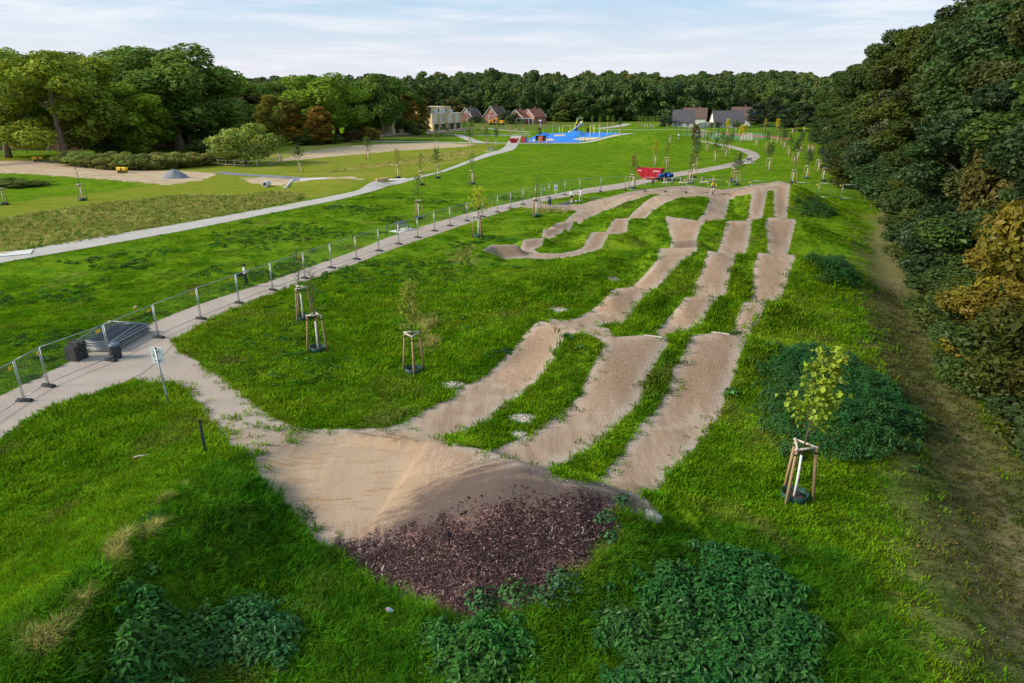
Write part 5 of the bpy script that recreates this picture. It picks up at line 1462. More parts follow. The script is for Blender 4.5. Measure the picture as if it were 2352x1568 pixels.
# ------------------------------------------------------------------ signs, posts, bench, racks
k = NM('sign_print'); p = k.obj()
sx = k.n('ShaderNodeSeparateXYZ', {0: p})
dist = k.math('SQRT', k.math('ADD', k.math('POWER', k.math('ADD', sx.outputs[0], .10), 2), k.math('POWER', k.math('SUBTRACT', sx.outputs[2], .0), 2)))
ringm = k.math('MULTIPLY', k.rng(dist, .09, .085), k.rng(dist, .045, .05))
M_sign = k.done(k.bsdf(k.mix((.88, .88, .86), (.015, .02, .03), ringm), .5))
g = ground(388, 930)
e = empty('track_sign', tuple(g), 0, 'white sign with a dark ring mark on a leaning steel pole at the fork', 'sign')
MB().tube([(0, 0, -.2), (-.02, 0, 2.75)], .038, 10).build('pole', M_galv, e, True)
o = MB().box((0, 0, 0), (.54, .02, .74)).build('sign_plate', M_sign, e, loc=(-.02, .06, 2.42))
MB().tube([(0, 0, 2.75), (0, 0, 2.80)], .042, 10).build('pole_cap', M_strap, e)
for z in (2.2, 2.62): MB().box((-.02, .02, z), (.3, .05, .025)).build('bracket', M_galv, e)
MB().tube([(0, 0, .55), (-.004, 0, 1.0)], .0395, 10).build('sticker', mat('pale_blue_stickers', (.35, .45, .52), .5, var=.6, nscale=30), e)
e.rotation_euler = (0, R(-2.5), 0)
g = ground(472, 1040)
e = empty('marker_post', tuple(g), 0, 'thin dark square post standing in the grass beside the track entrance', 'post')
MB().box((0, 0, .65), (.085, .085, 1.4)).build('shaft', M_dark, e, bevel=.008)
MB().box((0, 0, 1.37), (.095, .095, .05)).build('cap', M_strap, e)
k = NM('info_print'); p = k.obj(); vv = k.n('ShaderNodeTexVoronoi', {'Vector': p, 'Scale': 11.0})
sx = k.n('ShaderNodeSeparateXYZ', {0: p})
msk = k.math('MULTIPLY', k.math('LESS_THAN', k.math('ABSOLUTE', sx.outputs[0]), .16), k.math('LESS_THAN', k.math('ABSOLUTE', k.math('ADD', sx.outputs[2], .08)), .18))
M_info = k.done(k.bsdf(k.mix((.75, .77, .78), k.mix((.05, .16, .36), (.5, .56, .62), k.rng(vv.outputs['Distance'], .3, .5)), msk), .5))
g = ground(1275, 478)
e = empty('info_sign', tuple(g), 0, 'white and blue information sign on a steel pole at the bicycle stands', 'sign')
MB().tube([(0, 0, -.2), (0, 0, 2.9)], .035, 8).build('pole', M_galv, e, True)
MB().box((0, 0, 0), (.44, .02, .68)).build('sign_plate', M_info, e, loc=(.03, -.05, 2.58))
def bench(u, v, rz, label, slab=True, seatmat=None):
    g = ground(u, v)
    if slab:
        o = MB().box((0, 0, -.03), (2.6, 1.5, .14)).build('bench_pad', M_slab, None, loc=(g[0], g[1], g[2]), rz=rz)
        tag(o, 'pale concrete slab under the ' + label, 'slab', 'bench slabs')
    e = empty('park_bench', (g[0], g[1], g[2] + .04), rz, label, 'bench', 'park benches')
    for i, yy in enumerate((-.20, -.07, .06, .19)): MB().box((0, yy, .45), (1.8, .115, .045)).build('seat_slat', seatmat or M_greyw, e, bevel=.006)
    for z in (.60, .74, .86): MB().box((0, .27 + (z - .6) * .25, z), (1.8, .04, .11)).build('back_slat', seatmat or M_greyw, e, bevel=.006)
    for xx in (-.7, .7):
        m = MB(); m.box((xx, -.2, .22), (.07, .05, .42)); m.box((xx, .22, .22), (.07, .05, .42)); m.box((xx, 0, .03), (.07, .47, .05)); m.box((xx, 0, .41), (.068, .46, .03))
        m.box((xx, .30, .66), (.06, .04, .48), Matrix.Rotation(R(-14), 3, 'X')); m.build('leg_frame', M_greenm, e)
    return e
b0, b1 = flat(909, 529), flat(942, 521)
bench(925, 528.5, math.atan2(b1[1] - b0[1], b1[0] - b0[0]), 'grey slatted park bench beside the fenced path')
bench(1722, 374, R(35), 'dark park bench at the outside of the path curve')
bench(1127, 347, R(200), 'light wooden park bench at the concrete path', True, M_rail)
bench(1059, 315.5, R(160), 'far park bench at the winding path near the cream terrace', False)
g = ground(889, 540.5)
e = empty('bollard_post', tuple(g), 0, 'dark green post just left of the park bench', 'post')
MB().tube([(0, 0, -.1), (0, 0, 1.0)], .05, 9).build('shaft', M_greenm, e, True); MB().lathe([(.055, 1.0), (.05, 1.04), (.01, 1.06)], 9).build('cap', M_greenm, e)
for q, (u, v) in enumerate([(1249, 483), (1265, 485), (1284, 485), (1303, 486)]):
    g = ground(u, v)
    e = empty('bicycle_rack', tuple(g), R(40), '%s steel hoop bicycle rack from the left in the row by the info sign' % ['first', 'second', 'third', 'fourth'][q], 'bicycle rack', 'bicycle racks')
    pts = [(-.32, 0, -.1), (-.32, 0, .72)] + [(-.32 + .1 * (1 - math.cos(a)), 0, .72 + .1 * math.sin(a)) for a in (R(45), R(90))] + [(.22, 0, .82)] + [(.32 - .1 * (1 - math.cos(a)), 0, .72 + .1 * math.sin(a)) for a in (R(45),)] + [(.32, 0, .72), (.32, 0, -.1)]
    MB().tube(pts, .025, 6).build('hoop', M_galv, e, True); MB().tube([(-.32, 0, .42), (.32, 0, .42)], .018, 6).build('crossbar', M_galv, e)
for q, (u0, u1, vb) in enumerate([(1524, 1544, 425), (1562, 1590, 425), (1610, 1638, 424)]):
    a, b = flat(u0, vb), flat(u1, vb); d = b - a; L = float(np.hypot(*d))
    e = empty('wooden_barrier', (a[0], a[1], float(hz(*a))), math.atan2(d[1], d[0]), '%s wooden log barrier from the left behind the track top' % ['first', 'second', 'third'][q], 'barrier', 'wooden barriers')
    for xx in (.06, L - .06): MB().tube([(xx, 0, -.2), (xx, 0, 1.25)], .09, 8).build('post', M_greyw, e, True)
    MB().tube([(-.25, -.13, .42), (L + .3, -.13, .45)], .085, 8).build('rail', M_rail, e, True)
    MB().tube([(-.05, .10, .92), (L + .05, .10, .92)], .06, 8).build('rail', M_greyw, e, True)
for q, (u, v) in enumerate([(1497, 428), (1676, 425)]):
    g = ground(u, v)
    e = empty('dog_waste_bin', tuple(g), 0, ['dark bag dispenser bin on a post below the blue tractor', 'dark bag dispenser bin on a post right of the barriers'][q], 'waste bin', 'dog waste bins')
    MB().tube([(0, 0, -.1), (0, 0, 1.1)], .03, 6).build('post', M_greenm, e); MB().box((.12, -.05, .75), (.34, .28, .55)).build('bin_body', M_bin, e, bevel=.02); MB().box((.12, -.05, 1.07), (.38, .32, .06)).build('lid', M_dark, e, bevel=.01)
    MB().lathe([(.001, 0), (.06, 0), (.06, .01), (.001, .01)], 8).build('sticker', M_white, e, loc=(.14, -.2, .82))
# white boards at the lips
for q, (u0, v0, u1, v1, zc, lb) in enumerate([(1634, 763, 1676, 769, 1.5, 'white edging board on the right lip of the first ridge'), (1478, 769, 1522, 775, 1.48, 'white edging board on the middle lip of the first ridge'), (1766, 579, 1793, 580, 1.5, 'white edging board on the right lip of the second ridge'),
                                          (1779, 500, 1806, 500, 1.46, 'white edging board on the right lip of the third ridge'), (1709, 508, 1726, 508, 1.35, 'white edging board on the middle lip of the third ridge')]):
    zc *= 1.45; a, b = flat(u0, v0, zc), flat(u1, v1, zc); d = b - a; L = float(np.hypot(d[0], d[1])); mp_ = (a + b) / 2
    e = empty('lip_board', (mp_[0], mp_[1], float(max(hz(*a), hz(*b), hz(*mp_)))), math.atan2(d[1], d[0]), lb, 'board', 'lip boards')
    for j in (0, 1): MB().box((0, j * .10 - .04, .015 - .012 * j), (L * (1 - .12 * j), .07, .05)).build('plank', M_rail, e, bevel=.006)
# stones and litter
def stone(u, v, r, mat_, label, seed, sc=(1, 1, 1)):
    g = ground(u, v)
    o = mesh_obj('stone', stone_mesh('stone', seed, mat_, r), None, (g[0], g[1], g[2] + r * .15), seed, sc)
    return tag(o, label, 'stone', 'stones')
stone(1498, 1190, .40, M_stone, 'grey boulder half buried at the right end of the berm', 501, (1, .8, .6))
M_brick_l = mat('broken_brick', (.48, .27, .20), .9, var=.3)
stone(606, 741, .13, M_brick_l, 'broken brick lying in the grass near the bare saplings', 502)
stone(622, 742, .10, M_slab, 'pale rubble piece beside the broken brick', 503)
stone(312, 706, .16, M_brick_l, 'brick rubble lying in the big lawn behind the fence', 504)
stone(420, 1073, .10, M_stone, 'small grey stone in the grass below the dark post', 505)
g = ground(325, 1051)
o = MB().tube([(-.28, -.08, .04), (-.1, 0, .07), (.08, .03, .06), (.25, .14, .09)], [.03, .04, .045, .02], 6).build('driftwood_stick', M_rail, None, True, loc=tuple(g)); tag(o, 'pale bleached stick lying in the grass left of the dark post', 'stick')
g = ground(902, 1420)
e = empty('plastic_bottle', (g[0], g[1], g[2] + .25), 0, 'clear plastic bottle with a pink cap in the grass below the mulch', 'bottle')
m = MB(); m.lathe([(.001, 0), (.042, .005), (.045, .03), (.045, .19), (.035, .23), (.014, .26), (.014, .28)], 12); m.build('body', mat('bottle_plastic', (.80, .86, .92), .25, 0, .6), e, True)
m = MB(); m.lathe([(.017, .275), (.017, .30), (.001, .302)], 10); m.build('cap', mat('pink_cap', (.5, .05, .22), .5), e); e.rotation_euler = (R(38), R(-18), 0); e.scale = (1.3, 1.3, 1.3)
# ------------------------------------------------------------------ people
def person(loc, rz, pose, mats, label, hair=True, sc=1.0):
    """one continuous skinned figure; pose = joint overrides (x right, y forward, z up)"""
    J = dict(pelvis=(0, 0, .96), spine=(0, 0, 1.14), chest=(0, .01, 1.34), neck=(0, .0, 1.50), jaw=(0, .035, 1.575), head=(0, .03, 1.66), crown=(0, .01, 1.745),
             shl=(-.19, 0, 1.42), ell=(-.25, -.02, 1.14), wrl=(-.27, .05, .90), hal=(-.27, .07, .80), shr=(.19, 0, 1.42), elr=(.25, -.02, 1.14), wrr=(.27, .05, .90), har=(.27, .07, .80),
             hil=(-.095, 0, .90), knl=(-.10, .02, .50), anl=(-.10, -.01, .09), tol=(-.11, .16, .04), hir=(.095, 0, .90), knr=(.10, .02, .50), anr=(.10, -.01, .09), tor=(.11, .16, .04))
    J.update(pose)
    rad = dict(pelvis=.135, spine=.125, chest=.14, neck=.058, jaw=.07, head=.092, crown=.06, shl=.07, shr=.07, ell=.05, elr=.05, wrl=.036, wrr=.036, hal=.034, har=.034, hil=.095, hir=.095, knl=.066, knr=.066, anl=.05, anr=.05, tol=.04, tor=.04)
    E_ = [('pelvis', 'spine'), ('spine', 'chest'), ('chest', 'neck'), ('neck', 'jaw'), ('jaw', 'head'), ('head', 'crown'), ('chest', 'shl'), ('shl', 'ell'), ('ell', 'wrl'), ('wrl', 'hal'), ('chest', 'shr'), ('shr', 'elr'), ('elr', 'wrr'), ('wrr', 'har'),
          ('pelvis', 'hil'), ('hil', 'knl'), ('knl', 'anl'), ('anl', 'tol'), ('pelvis', 'hir'), ('hir', 'knr'), ('knr', 'anr'), ('anr', 'tor')]
    names = list(J)
    me = bpy.data.meshes.new('body'); me.from_pydata([J[n] for n in names], [(names.index(a), names.index(b)) for a, b in E_], [])
    tmp = bpy.data.objects.new('body_tmp', me); COL.objects.link(tmp)
    md = tmp.modifiers.new('skin', 'SKIN'); md.use_smooth_shade = True
    for i, n in enumerate(names):
        sv = me.skin_vertices[0].data[i]; sv.radius = (rad[n], rad[n] * (.8 if n in ('chest', 'spine', 'pelvis') else 1)); sv.use_root = n == 'pelvis'
    ss = tmp.modifiers.new('sub', 'SUBSURF'); ss.levels = ss.render_levels = 1
    dg = bpy.context.evaluated_depsgraph_get(); dg.update()
    bme = bpy.data.meshes.new_from_object(tmp.evaluated_get(dg)); bpy.data.objects.remove(tmp)
    zone = dict(pelvis='legs', spine='top', chest='top', neck='skin', jaw='skin', head='skin', crown='skin', shl='top', shr='top', ell='sleeve', elr='sleeve', wrl='skin', wrr='skin', hal='skin', har='skin', hil='legs', hir='legs', knl='knee', knr='knee', anl='ankle', anr='ankle', tol='shoe', tor='shoe')
    slots = []
    bme.materials.clear()
    for z in zone.values():
        mm = mats.get(z)
        if mm not in slots: slots.append(mm); bme.materials.append(mm)
    JP = np.array([J[n] for n in names]); RR = np.array([rad[n] for n in names])
    mi = []
    for p in bme.polygons:
        c = np.array(p.center); d = np.linalg.norm(JP - c, axis=1) - RR * .6
        mi.append(slots.index(mats[zone[names[int(np.argmin(d))]]]))
    bme.polygons.foreach_set('material_index', mi); bme.polygons.foreach_set('use_smooth', np.ones(len(mi), bool))
    e = empty('person', loc, rz, label, 'person', 'people'); e.scale = (sc, sc, sc)
    mesh_obj('body', bme, e)
    h = Vector(J['head'])
    m = MB(); m.lathe([(.001, .115), (.055, .105), (.09, .06), (.102, 0), (.098, -.05), (.07, -.06)], 14)
    hm = m.build('hair', mats['hair'], e, True, loc=tuple(h + Vector((0, -.018, .012)))); hm.rotation_euler = (R(14), 0, 0)
    m = MB(); m.box((0, .1, -.012), (.022, .03, .035)); m.build('nose', mats['skin'], e, loc=tuple(h))
    return e
SK = mat('skin', (.50, .30, .21), .6, var=.06)
def clothes(top, sleeve, legs, knee, ankle, shoe, hair, nm):
    mk = lambda n, c: SK if c is None else mat('%s_%s' % (nm, n), c, .85, var=.1)
    return dict(top=mk('top', top), sleeve=mk('sleeve', sleeve), legs=mk('legs', legs), knee=mk('knee', knee), ankle=mk('ankle', ankle), shoe=mk('shoe', shoe), hair=mat(nm + '_hair', hair, .7), skin=SK)
g = ground(566, 659)
mc_ = clothes((.66, .66, .66), (.66, .66, .66), (.012, .013, .018), (.012, .013, .018), (.012, .013, .018), (.70, .70, .72), (.012, .010, .009), 'walker')
person(tuple(g), R(-70), dict(head=(0, .06, 1.65), crown=(0, .075, 1.735), jaw=(0, .07, 1.57), ell=(-.24, .06, 1.15), wrl=(-.10, .30, 1.18), hal=(-.03, .36, 1.22), elr=(.24, .08, 1.15), wrr=(.12, .32, 1.19), har=(.04, .37, 1.23),
       knl=(-.09, .12, .50), anl=(-.09, .10, .09), tol=(-.1, .27, .04), knr=(.09, .05, .50), anr=(.09, -.18, .11), tor=(.1, -.03, .04)), mc_, 'person in grey jacket and black trousers walking on the path looking at a phone')
e = empty('shoulder_bag', (g[0] - .26, g[1] - .02, g[2] + 1.0), R(20), 'black shoulder bag worn at the hip of the person with the phone', 'bag')
MB().box((0, 0, 0), (.30, .12, .24)).build('pouch', M_strap, e, bevel=.03); MB().tube([(.1, -.04, .1), (.28, -.08, .42), (.22, .1, .48)], .015, 5).build('strap', M_strap, e)
o = MB().box((0, 0, 0), (.075, .012, .15)).build('smartphone', M_strap, None, loc=(g[0] + .39, g[1] + .13, g[2] + 1.25), rz=R(20)); tag(o, 'dark phone held by the person in the grey jacket', 'phone')
kid = lambda t, l, nm, sh: clothes(t, t, l, None, (.75, .75, .74), sh, (.035, .022, .015), nm)
g = ground(1312.5, 466)
person(tuple(g), R(-15), dict(knl=(-.10, .14, .50), anl=(-.10, .10, .09), tol=(-.11, .26, .04), knr=(.10, -.02, .50), anr=(.10, -.22, .12), tor=(.11, -.06, .05), wrl=(-.27, .1, .92)), kid((.66, .68, .70), (.012, .012, .014), 'boy_a', (.05, .05, .07)), 'person in white shirt and black shorts walking left of the football')
g = ground(1333.5, 463)
person(tuple(g), R(-25), dict(knr=(.10, .14, .50), anr=(.10, .10, .09), tor=(.11, .26, .04), knl=(-.10, -.02, .50), anl=(-.10, -.2, .12), tol=(-.11, -.05, .05), wrr=(.32, .06, .93), har=(.36, .08, .84)), kid((.66, .62, .60), (.66, .63, .61), 'boy_b', (.35, .03, .08)), 'person in white shirt and white shorts walking right of the football', sc=1.02)
g = ground(1323.5, 463.5)
bm = bmesh.new(); bmesh.ops.create_icosphere(bm, subdivisions=2, radius=.115); me_ = bpy.data.meshes.new('football'); bm.to_mesh(me_); bm.free(); me_.materials.append(M_white)
o = mesh_obj('football', me_, None, (g[0], g[1], g[2] + .115)); tag(o, 'white football rolling between the two persons in white shirts', 'ball')
# far persons by the ball court
for q, (u, v, top, legs, lb) in enumerate([(1558, 320, (.68, .70, .72), (.02, .02, .03), 'distant person in white walking on the path by the ball court'), (1613, 315, (.70, .68, .66), (.40, .03, .04), 'distant person in white shirt and red shorts in front of the left goal'),
                                           (1634, 317, (.05, .06, .09), (.03, .03, .04), 'distant person in dark clothes standing on the ball court'), (1645, 313, (.10, .14, .35), (.45, .45, .48), 'distant person in blue shirt on the ball court')]):
    g = ground(u, v); person(tuple(g), random.uniform(0, 6.28), {}, clothes(top, top, legs, None, (.6, .6, .6), (.05, .05, .05), (.03, .02, .015), 'far_%d' % q), lb)
# cyclist
g = ground(1637, 447)
bz = R(172)
M_tyre, M_bikef = mat('tyre_rubber', (.02, .02, .02), .8), mat('bike_frame_white', (.62, .58, .60), .4)
e = empty('bicycle', tuple(g), bz, 'pale bicycle coming down the lane under the rider in yellow', 'bicycle')
def wheel(yy, par):
    m = MB(); n = 20
    m.tube([(0, yy + .31 * math.cos(2 * math.pi * i / n), .33 + .31 * math.sin(2 * math.pi * i / n)) for i in range(n + 1)], .026, 6, False); w = m.build('wheel', M_tyre, par, True)
    m = MB()
    for i in range(8): m.tube([(0, yy, .33), (0, yy + .3 * math.cos(i * .785), .33 + .3 * math.sin(i * .785))], .004, 3, False)
    m.build('spokes', M_galv, w)
wheel(.52, e); wheel(-.52, e)
m = MB()
for a, b in [((0, -.52, .33), (0, -.08, .30)), ((0, -.52, .33), (0, -.18, .78)), ((0, -.08, .30), (0, -.20, .86)), ((0, -.08, .30), (0, .38, .80)), ((0, -.18, .76), (0, .36, .86)), ((0, .38, .92), (0, .52, .33))]: m.tube([a, b], .022, 6)
m.build('frame', M_bikef, e, True)
MB().tube([(-.33, .34, 1.0), (0, .38, .98), (.33, .34, 1.0)], .016, 6).build('handlebar', M_strap, e); MB().box((0, -.21, .89), (.13, .26, .05)).build('saddle', M_strap, e, bevel=.015); MB().tube([(-.14, -.08, .30), (.14, -.08, .30)], .02, 6).build('pedals', M_dark, e)
mc_ = clothes((.72, .55, .02), (.72, .55, .02), (.03, .06, .16), None, None, (.03, .03, .035), (.16, .08, .03), 'rider')
person(tuple(g + np.array([0, 0, .02])), bz, dict(pelvis=(0, -.24, 1.02), spine=(0, -.14, 1.18), chest=(0, .02, 1.34), neck=(0, .10, 1.46), jaw=(0, .17, 1.52), head=(0, .18, 1.60), crown=(0, .16, 1.69), shl=(-.18, .04, 1.40), ell=(-.32, .16, 1.18), wrl=(-.30, .33, 1.04), hal=(-.30, .36, 1.0), shr=(.18, .04, 1.40), elr=(.32, .16, 1.18), wrr=(.30, .33, 1.04), har=(.30, .36, 1.0),
       hil=(-.1, -.22, .96), knl=(-.15, .12, .70), anl=(-.14, -.06, .40), tol=(-.14, .08, .34), hir=(.1, -.22, .96), knr=(.14, .06, .60), anr=(.14, -.10, .26), tor=(.14, .05, .20)), mc_, 'person in yellow shirt and blue shorts riding the bicycle down the lane')

# ------------------------------------------------------------------ red skip and blue tractor
M_red, M_redin = mat('skip_red', (.36, .012, .020), .45, var=.15), mat('skip_inner', (.30, .20, .17), .85, var=.3)
def skip(loc, rz, label, s=1.0):
    e = empty('skip_container', loc, rz, label, 'skip', 'skips')
    e.scale = (s, s, s)
    L0, L1, Wd, H = 1.15, 2.15, .9, 1.75
    for sy in (-1, 1):
        m = MB(); m.prism([(-L0, .12), (L0, .12), (L1, 1.25), (L1, H), (-L1, H), (-L1, 1.25)], sy * Wd - .03, sy * Wd + .03, 'y'); w = m.build('side_wall', M_red, e)
        for xx in (-1.0, 0, 1.0): MB().box((xx, sy * (Wd + .06), .95), (.09, .06, 1.5)).build('rib', M_red, w)
        for sx_ in (-1, 1):
            for j in range(3): MB().box((sx_ * (1.35 + .22 * j), sy * (Wd + .042), 1.42), (.10, .012, .2), Matrix.Rotation(.5, 3, 'Y')).build('reflective_stripe', M_white, w)
    for sx_ in (-1, 1):
        m = MB(); m.add([(sx_ * L0, -Wd, .12), (sx_ * L0, Wd, .12), (sx_ * L1, Wd, 1.25), (sx_ * L1, -Wd, 1.25)], [(0, 1, 2, 3)]); m.box((sx_ * L1, 0, 1.5), (.05, 2 * Wd, .5)); m.build('end_wall', M_red, e)
    MB().box((0, 0, .12), (2 * L0, 2 * Wd, .06)).build('floor_plate', M_redin, e)
    m = MB(); m.tube([(-L1, -Wd, H), (L1, -Wd, H), (L1, Wd, H), (-L1, Wd, H), (-L1, -Wd, H)], .05, 6); m.build('rim', M_red, e)
    V = [(x, y, .45 + .35 * math.cos(x) * (1 - abs(y)) + .05 * random.random()) for x in np.linspace(-1.3, 1.3, 9) for y in np.linspace(-.85, .85, 6)]
    m = MB(); m.add(V, [(i * 6 + j, i * 6 + j + 1, (i + 1) * 6 + j + 1, (i + 1) * 6 + j) for i in range(8) for j in range(5)]); m.build('earth_load', M_bark2, e)
    o = MB().box((1.0, -Wd - .045, 1.42), (.30, .012, .34)).build('label_plate', M_white, e)
    MB().box((0, 0, 0), (.12, .008, .16)).build('label_mark', M_dark, o, loc=(1.0, -Wd - .056, 1.42))
    return e
g = ground(1494, 412)
skip((g[0], g[1] + .6, .03), R(-28), 'large open red skip container standing on the path')
g = ground(1180, 328)
skip((g[0], g[1], .03), R(0), 'small faded red skip where the paths meet by the playground', .72)
M_blue, M_tire = mat('tractor_blue', (.012, .10, .46), .35, 0, .5), mat('tractor_tyre', (.018, .018, .018), .85)
g = ground(1523, 415)
e = empty('compact_tractor', (g[0] + .25, g[1] + .2, .03), R(205), 'small blue tractor with roll bar parked in front of the red skip', 'tractor')
for xx, yy, rr_, ww, nm in [(-.75, -.62, .52, .32, 'rear_wheel'), (-.75, .62, .52, .32, 'rear_wheel'), (.78, -.52, .34, .22, 'front_wheel'), (.78, .52, .34, .22, 'front_wheel')]:
    m = MB(); m.lathe([(rr_ * .5, -ww / 2), (rr_ * .92, -ww / 2), (rr_, -ww / 4), (rr_, ww / 4), (rr_ * .92, ww / 2), (rr_ * .5, ww / 2)], 18); w = m.build(nm, M_tire, e, True, loc=(xx, yy, rr_)); w.rotation_euler = (R(90), 0, 0)
    m = MB(); m.lathe([(.001, -ww * .4), (rr_ * .52, -ww * .3), (rr_ * .52, ww * .3), (.001, ww * .4)], 14); m.build('rim', M_blue, w, True)
m = MB(); m.prism([(.25, .62), (1.18, .58), (1.25, .75), (1.18, 1.0), (.9, 1.08), (.25, 1.12)], -.30, .30, 'y'); hb = m.build('bonnet', M_blue, e, bevel=.02)
MB().box((1.23, 0, .8), (.03, .42, .3)).build('grille', M_dark, hb)
for sy in (-.2, .2): MB().lathe([(.001, 0), (.07, 0), (.07, .03), (.001, .04)], 10).build('headlight', M_white, hb, loc=(1.23, sy, .97))
MB().box((-.2, 0, .55), (1.7, .5, .28)).build('chassis', M_dark, e)
for sy in (-1, 1): m = MB(); m.prism([(-1.3, .75), (-1.2, 1.1), (-.75, 1.22), (-.3, 1.1), (-.15, .75)], sy * .62 - .19, sy * .62 + .19, 'y'); m.build('fender', M_blue, e, bevel=.02)
m = MB(); m.box((-.75, 0, .92), (.45, .5, .14)); m.box((-.98, 0, 1.15), (.1, .5, .4)); m.build('seat', M_strap, e, bevel=.03)
m = MB(); m.tube([(.02, 0, 1.15), (-.18, 0, 1.35)], .025, 6); m.tube([(-.18 + .0, .17 * math.cos(a), 1.36 + .10 * math.sin(a)) for a in np.linspace(0, 6.28, 11)], .018, 5, False); m.build('steering_wheel', M_strap, e)
m = MB(); m.tube([(-1.05, -.5, .8), (-1.15, -.5, 2.1), (-1.15, .5, 2.1), (-1.05, .5, .8)], .04, 6); m.build('roll_bar', M_dark, e, True)

# ------------------------------------------------------------------ rollers, gravel pile, pipe, blocks
def roller(u, v, rz, label):
    g = ground(u, v)
    e = empty('trench_roller', tuple(g), rz, label, 'roller', 'trench rollers')
    for xx in (-.5, .5):
        m = MB(); m.lathe([(.22, -.45), (.28, -.42), (.28, .42), (.22, .45)], 16); w = m.build('drum', M_dark, e, True, loc=(xx, 0, .28)); w.rotation_euler = (R(90), 0, 0)
        m = MB()
        for a in range(12): m.box((.29 * math.cos(a * .5236), .29 * math.sin(a * .5236), 0), (.06, .06, .8), Matrix.Rotation(a * .5236, 3, 'Z'))
        m.build('pads', M_yellow, w)
        MB().box((xx * 1.02, 0, .78), (.88, .78, .52)).build('housing', M_yellow, e, bevel=.06)
    MB().box((0, 0, .55), (.25, .4, .3)).build('joint', M_dark, e); MB().box((.2, -.40, .75), (.3, .02, .25)).build('side_panel', M_dark, e)
roller(282, 397, R(-10), 'yellow trench roller parked on the dirt road')
roller(88, 371, R(20), 'yellow trench roller farther back at the left end of the site')
g = ground(402, 408)
V = np.random.default_rng(77); n = 26
m = MB(); rings = []
prof = [(2.2, 0), (1.75, .38), (1.2, .82), (.6, 1.2), (.15, 1.38)]
for r_, z_ in prof:
    rings.append([((r_ * (1 + .12 * V.normal())) * 1.05 * math.cos(6.283 * i / n), (r_ * (1 + .08 * V.normal())) * .9 * math.sin(6.283 * i / n), z_ * (1 + .06 * V.normal())) for i in range(n)])
m.add([p for q in rings for p in q], [(i * n + j, i * n + (j + 1) % n, (i + 1) * n + (j + 1) % n, (i + 1) * n + j) for i in range(len(prof) - 1) for j in range(n)] + [tuple((len(prof) - 1) * n + j for j in range(n))])
k = NM('grey_gravel_pile'); pk = k.pos(); M_pile = k.done(k.bsdf(k.mix((.15, .15, .17), (.30, .30, .33), k.rng(k.noise(9, pk, 4, .8), .35, .65)), .9, normal=k.bump(k.noise(14, pk, 4, .8), .9, .12)))
o = m.build('gravel_pile', M_pile, None, True, loc=tuple(g)); tag(o, 'conical heap of grey gravel on the dirt road', 'gravel pile')
g = ground(614, 428)
m = MB(); m.lathe([(.30, -.6), (.30, 1.0), (.45, 1.0), (.45, -.6)], 24)
e = empty('drain_pipe', (g[0], g[1], g[2] + .42), 0, 'white concrete drain pipe mouth in the grassy bank', 'pipe')
o = m.build('pipe_shell', M_slab, e, True); o.rotation_euler = (R(90), 0, 0)
m = MB(); m.lathe([(.001, 0), (.305, 0)], 20); o = m.build('dark_inside', M_strap, e, loc=(0, .2, 0)); o.rotation_euler = (R(90), 0, 0)
MB().box((0, .12, .0), (1.05, .12, 1.0)).build('head_wall', M_slab, e) if False else None
a, b = flat(658, 432), flat(686, 415)
e = empty('drain_channel', (0, 0, 0), 0, 'pale concrete drain channel running down the bank', 'channel')
m = MB(); m.tube([(a[0], a[1], hz(*a) + .12), ((a + b)[0] / 2, (a + b)[1] / 2, hz(*((a + b) / 2)) + .14), (b[0], b[1], hz(*b) + .14)], .22, 6); m.build('channel_bed', M_slab, e)
m = MB(); q = flat(656, 432); m.box((q[0], q[1], .15), (.7, .5, .3)); m.build('outlet', M_slab, e, bevel=.04)
for u0, v0, w_, d_, lb in [(712, 412, 5.5, 2.2, 'pale concrete pad at the end of the gravel strip'), (907, 413, 4.2, 2.0, 'pale concrete pad beside the sandstone blocks'), (20, 584, 3.5, 2.0, 'pale concrete pad at the left end of the concrete path')]:
    q = flat(u0, v0); o = MB().box((0, 0, 0), (w_, d_, .16)).build('paving_pad', M_slab, None, loc=(q[0], q[1], float(hz(*q)) + .02), rz=R(28)); tag(o, lb, 'slab', 'paving pads')
M_sand = mat('sandstone', (.48, .33, .18), .9, var=.25, nscale=4, bump=.3)
for q, (u, v, s_) in enumerate([(872, 417, (1.1, .7, .55)), (884, 416, (1.2, .7, .6))]):
    g = ground(u, v); o = MB().box((0, 0, s_[2] / 2 - .05), s_).build('sandstone_block', M_sand, None, bevel=.05, loc=tuple(g), rz=R(25)); tag(o, ['left sandstone seating block at the concrete path', 'right sandstone seating block at the concrete path'][q], 'stone block', 'sandstone blocks')
def rail_fence(pts, label, h=1.1, step=2.6):
    P = flats(pts)
    e = empty('rail_fence', (P[0][0], P[0][1], 0), 0, label, 'fence', 'wooden rail fences')
    for i in range(len(P) - 1):
        a, b = P[i], P[i + 1]; L = float(np.hypot(*(b - a))); n = max(1, int(round(L / step)))
        for j in range(n + (i == len(P) - 2)):
            q = a + (b - a) * j / n - P[0]
            MB().tube([(q[0], q[1], -.1), (q[0], q[1], h + .35)], .055, 6).build('post', M_rail, e)
        for z in (.35, h):
            p0, p1 = a - P[0], b - P[0]
            MB().tube([(p0[0], p0[1], z), (p1[0], p1[1], z)], .045, 6).build('rail', M_rail, e)
rail_fence([(466, 372), (500, 380), (560, 383), (622, 380), (648, 373), (640, 366)], 'wooden rail fence around the round olive bush')
rail_fence([(-30, 357), (60, 355), (160, 350), (250, 346), (400, 340), (470, 338)], 'long wooden rail fence below the left oaks')

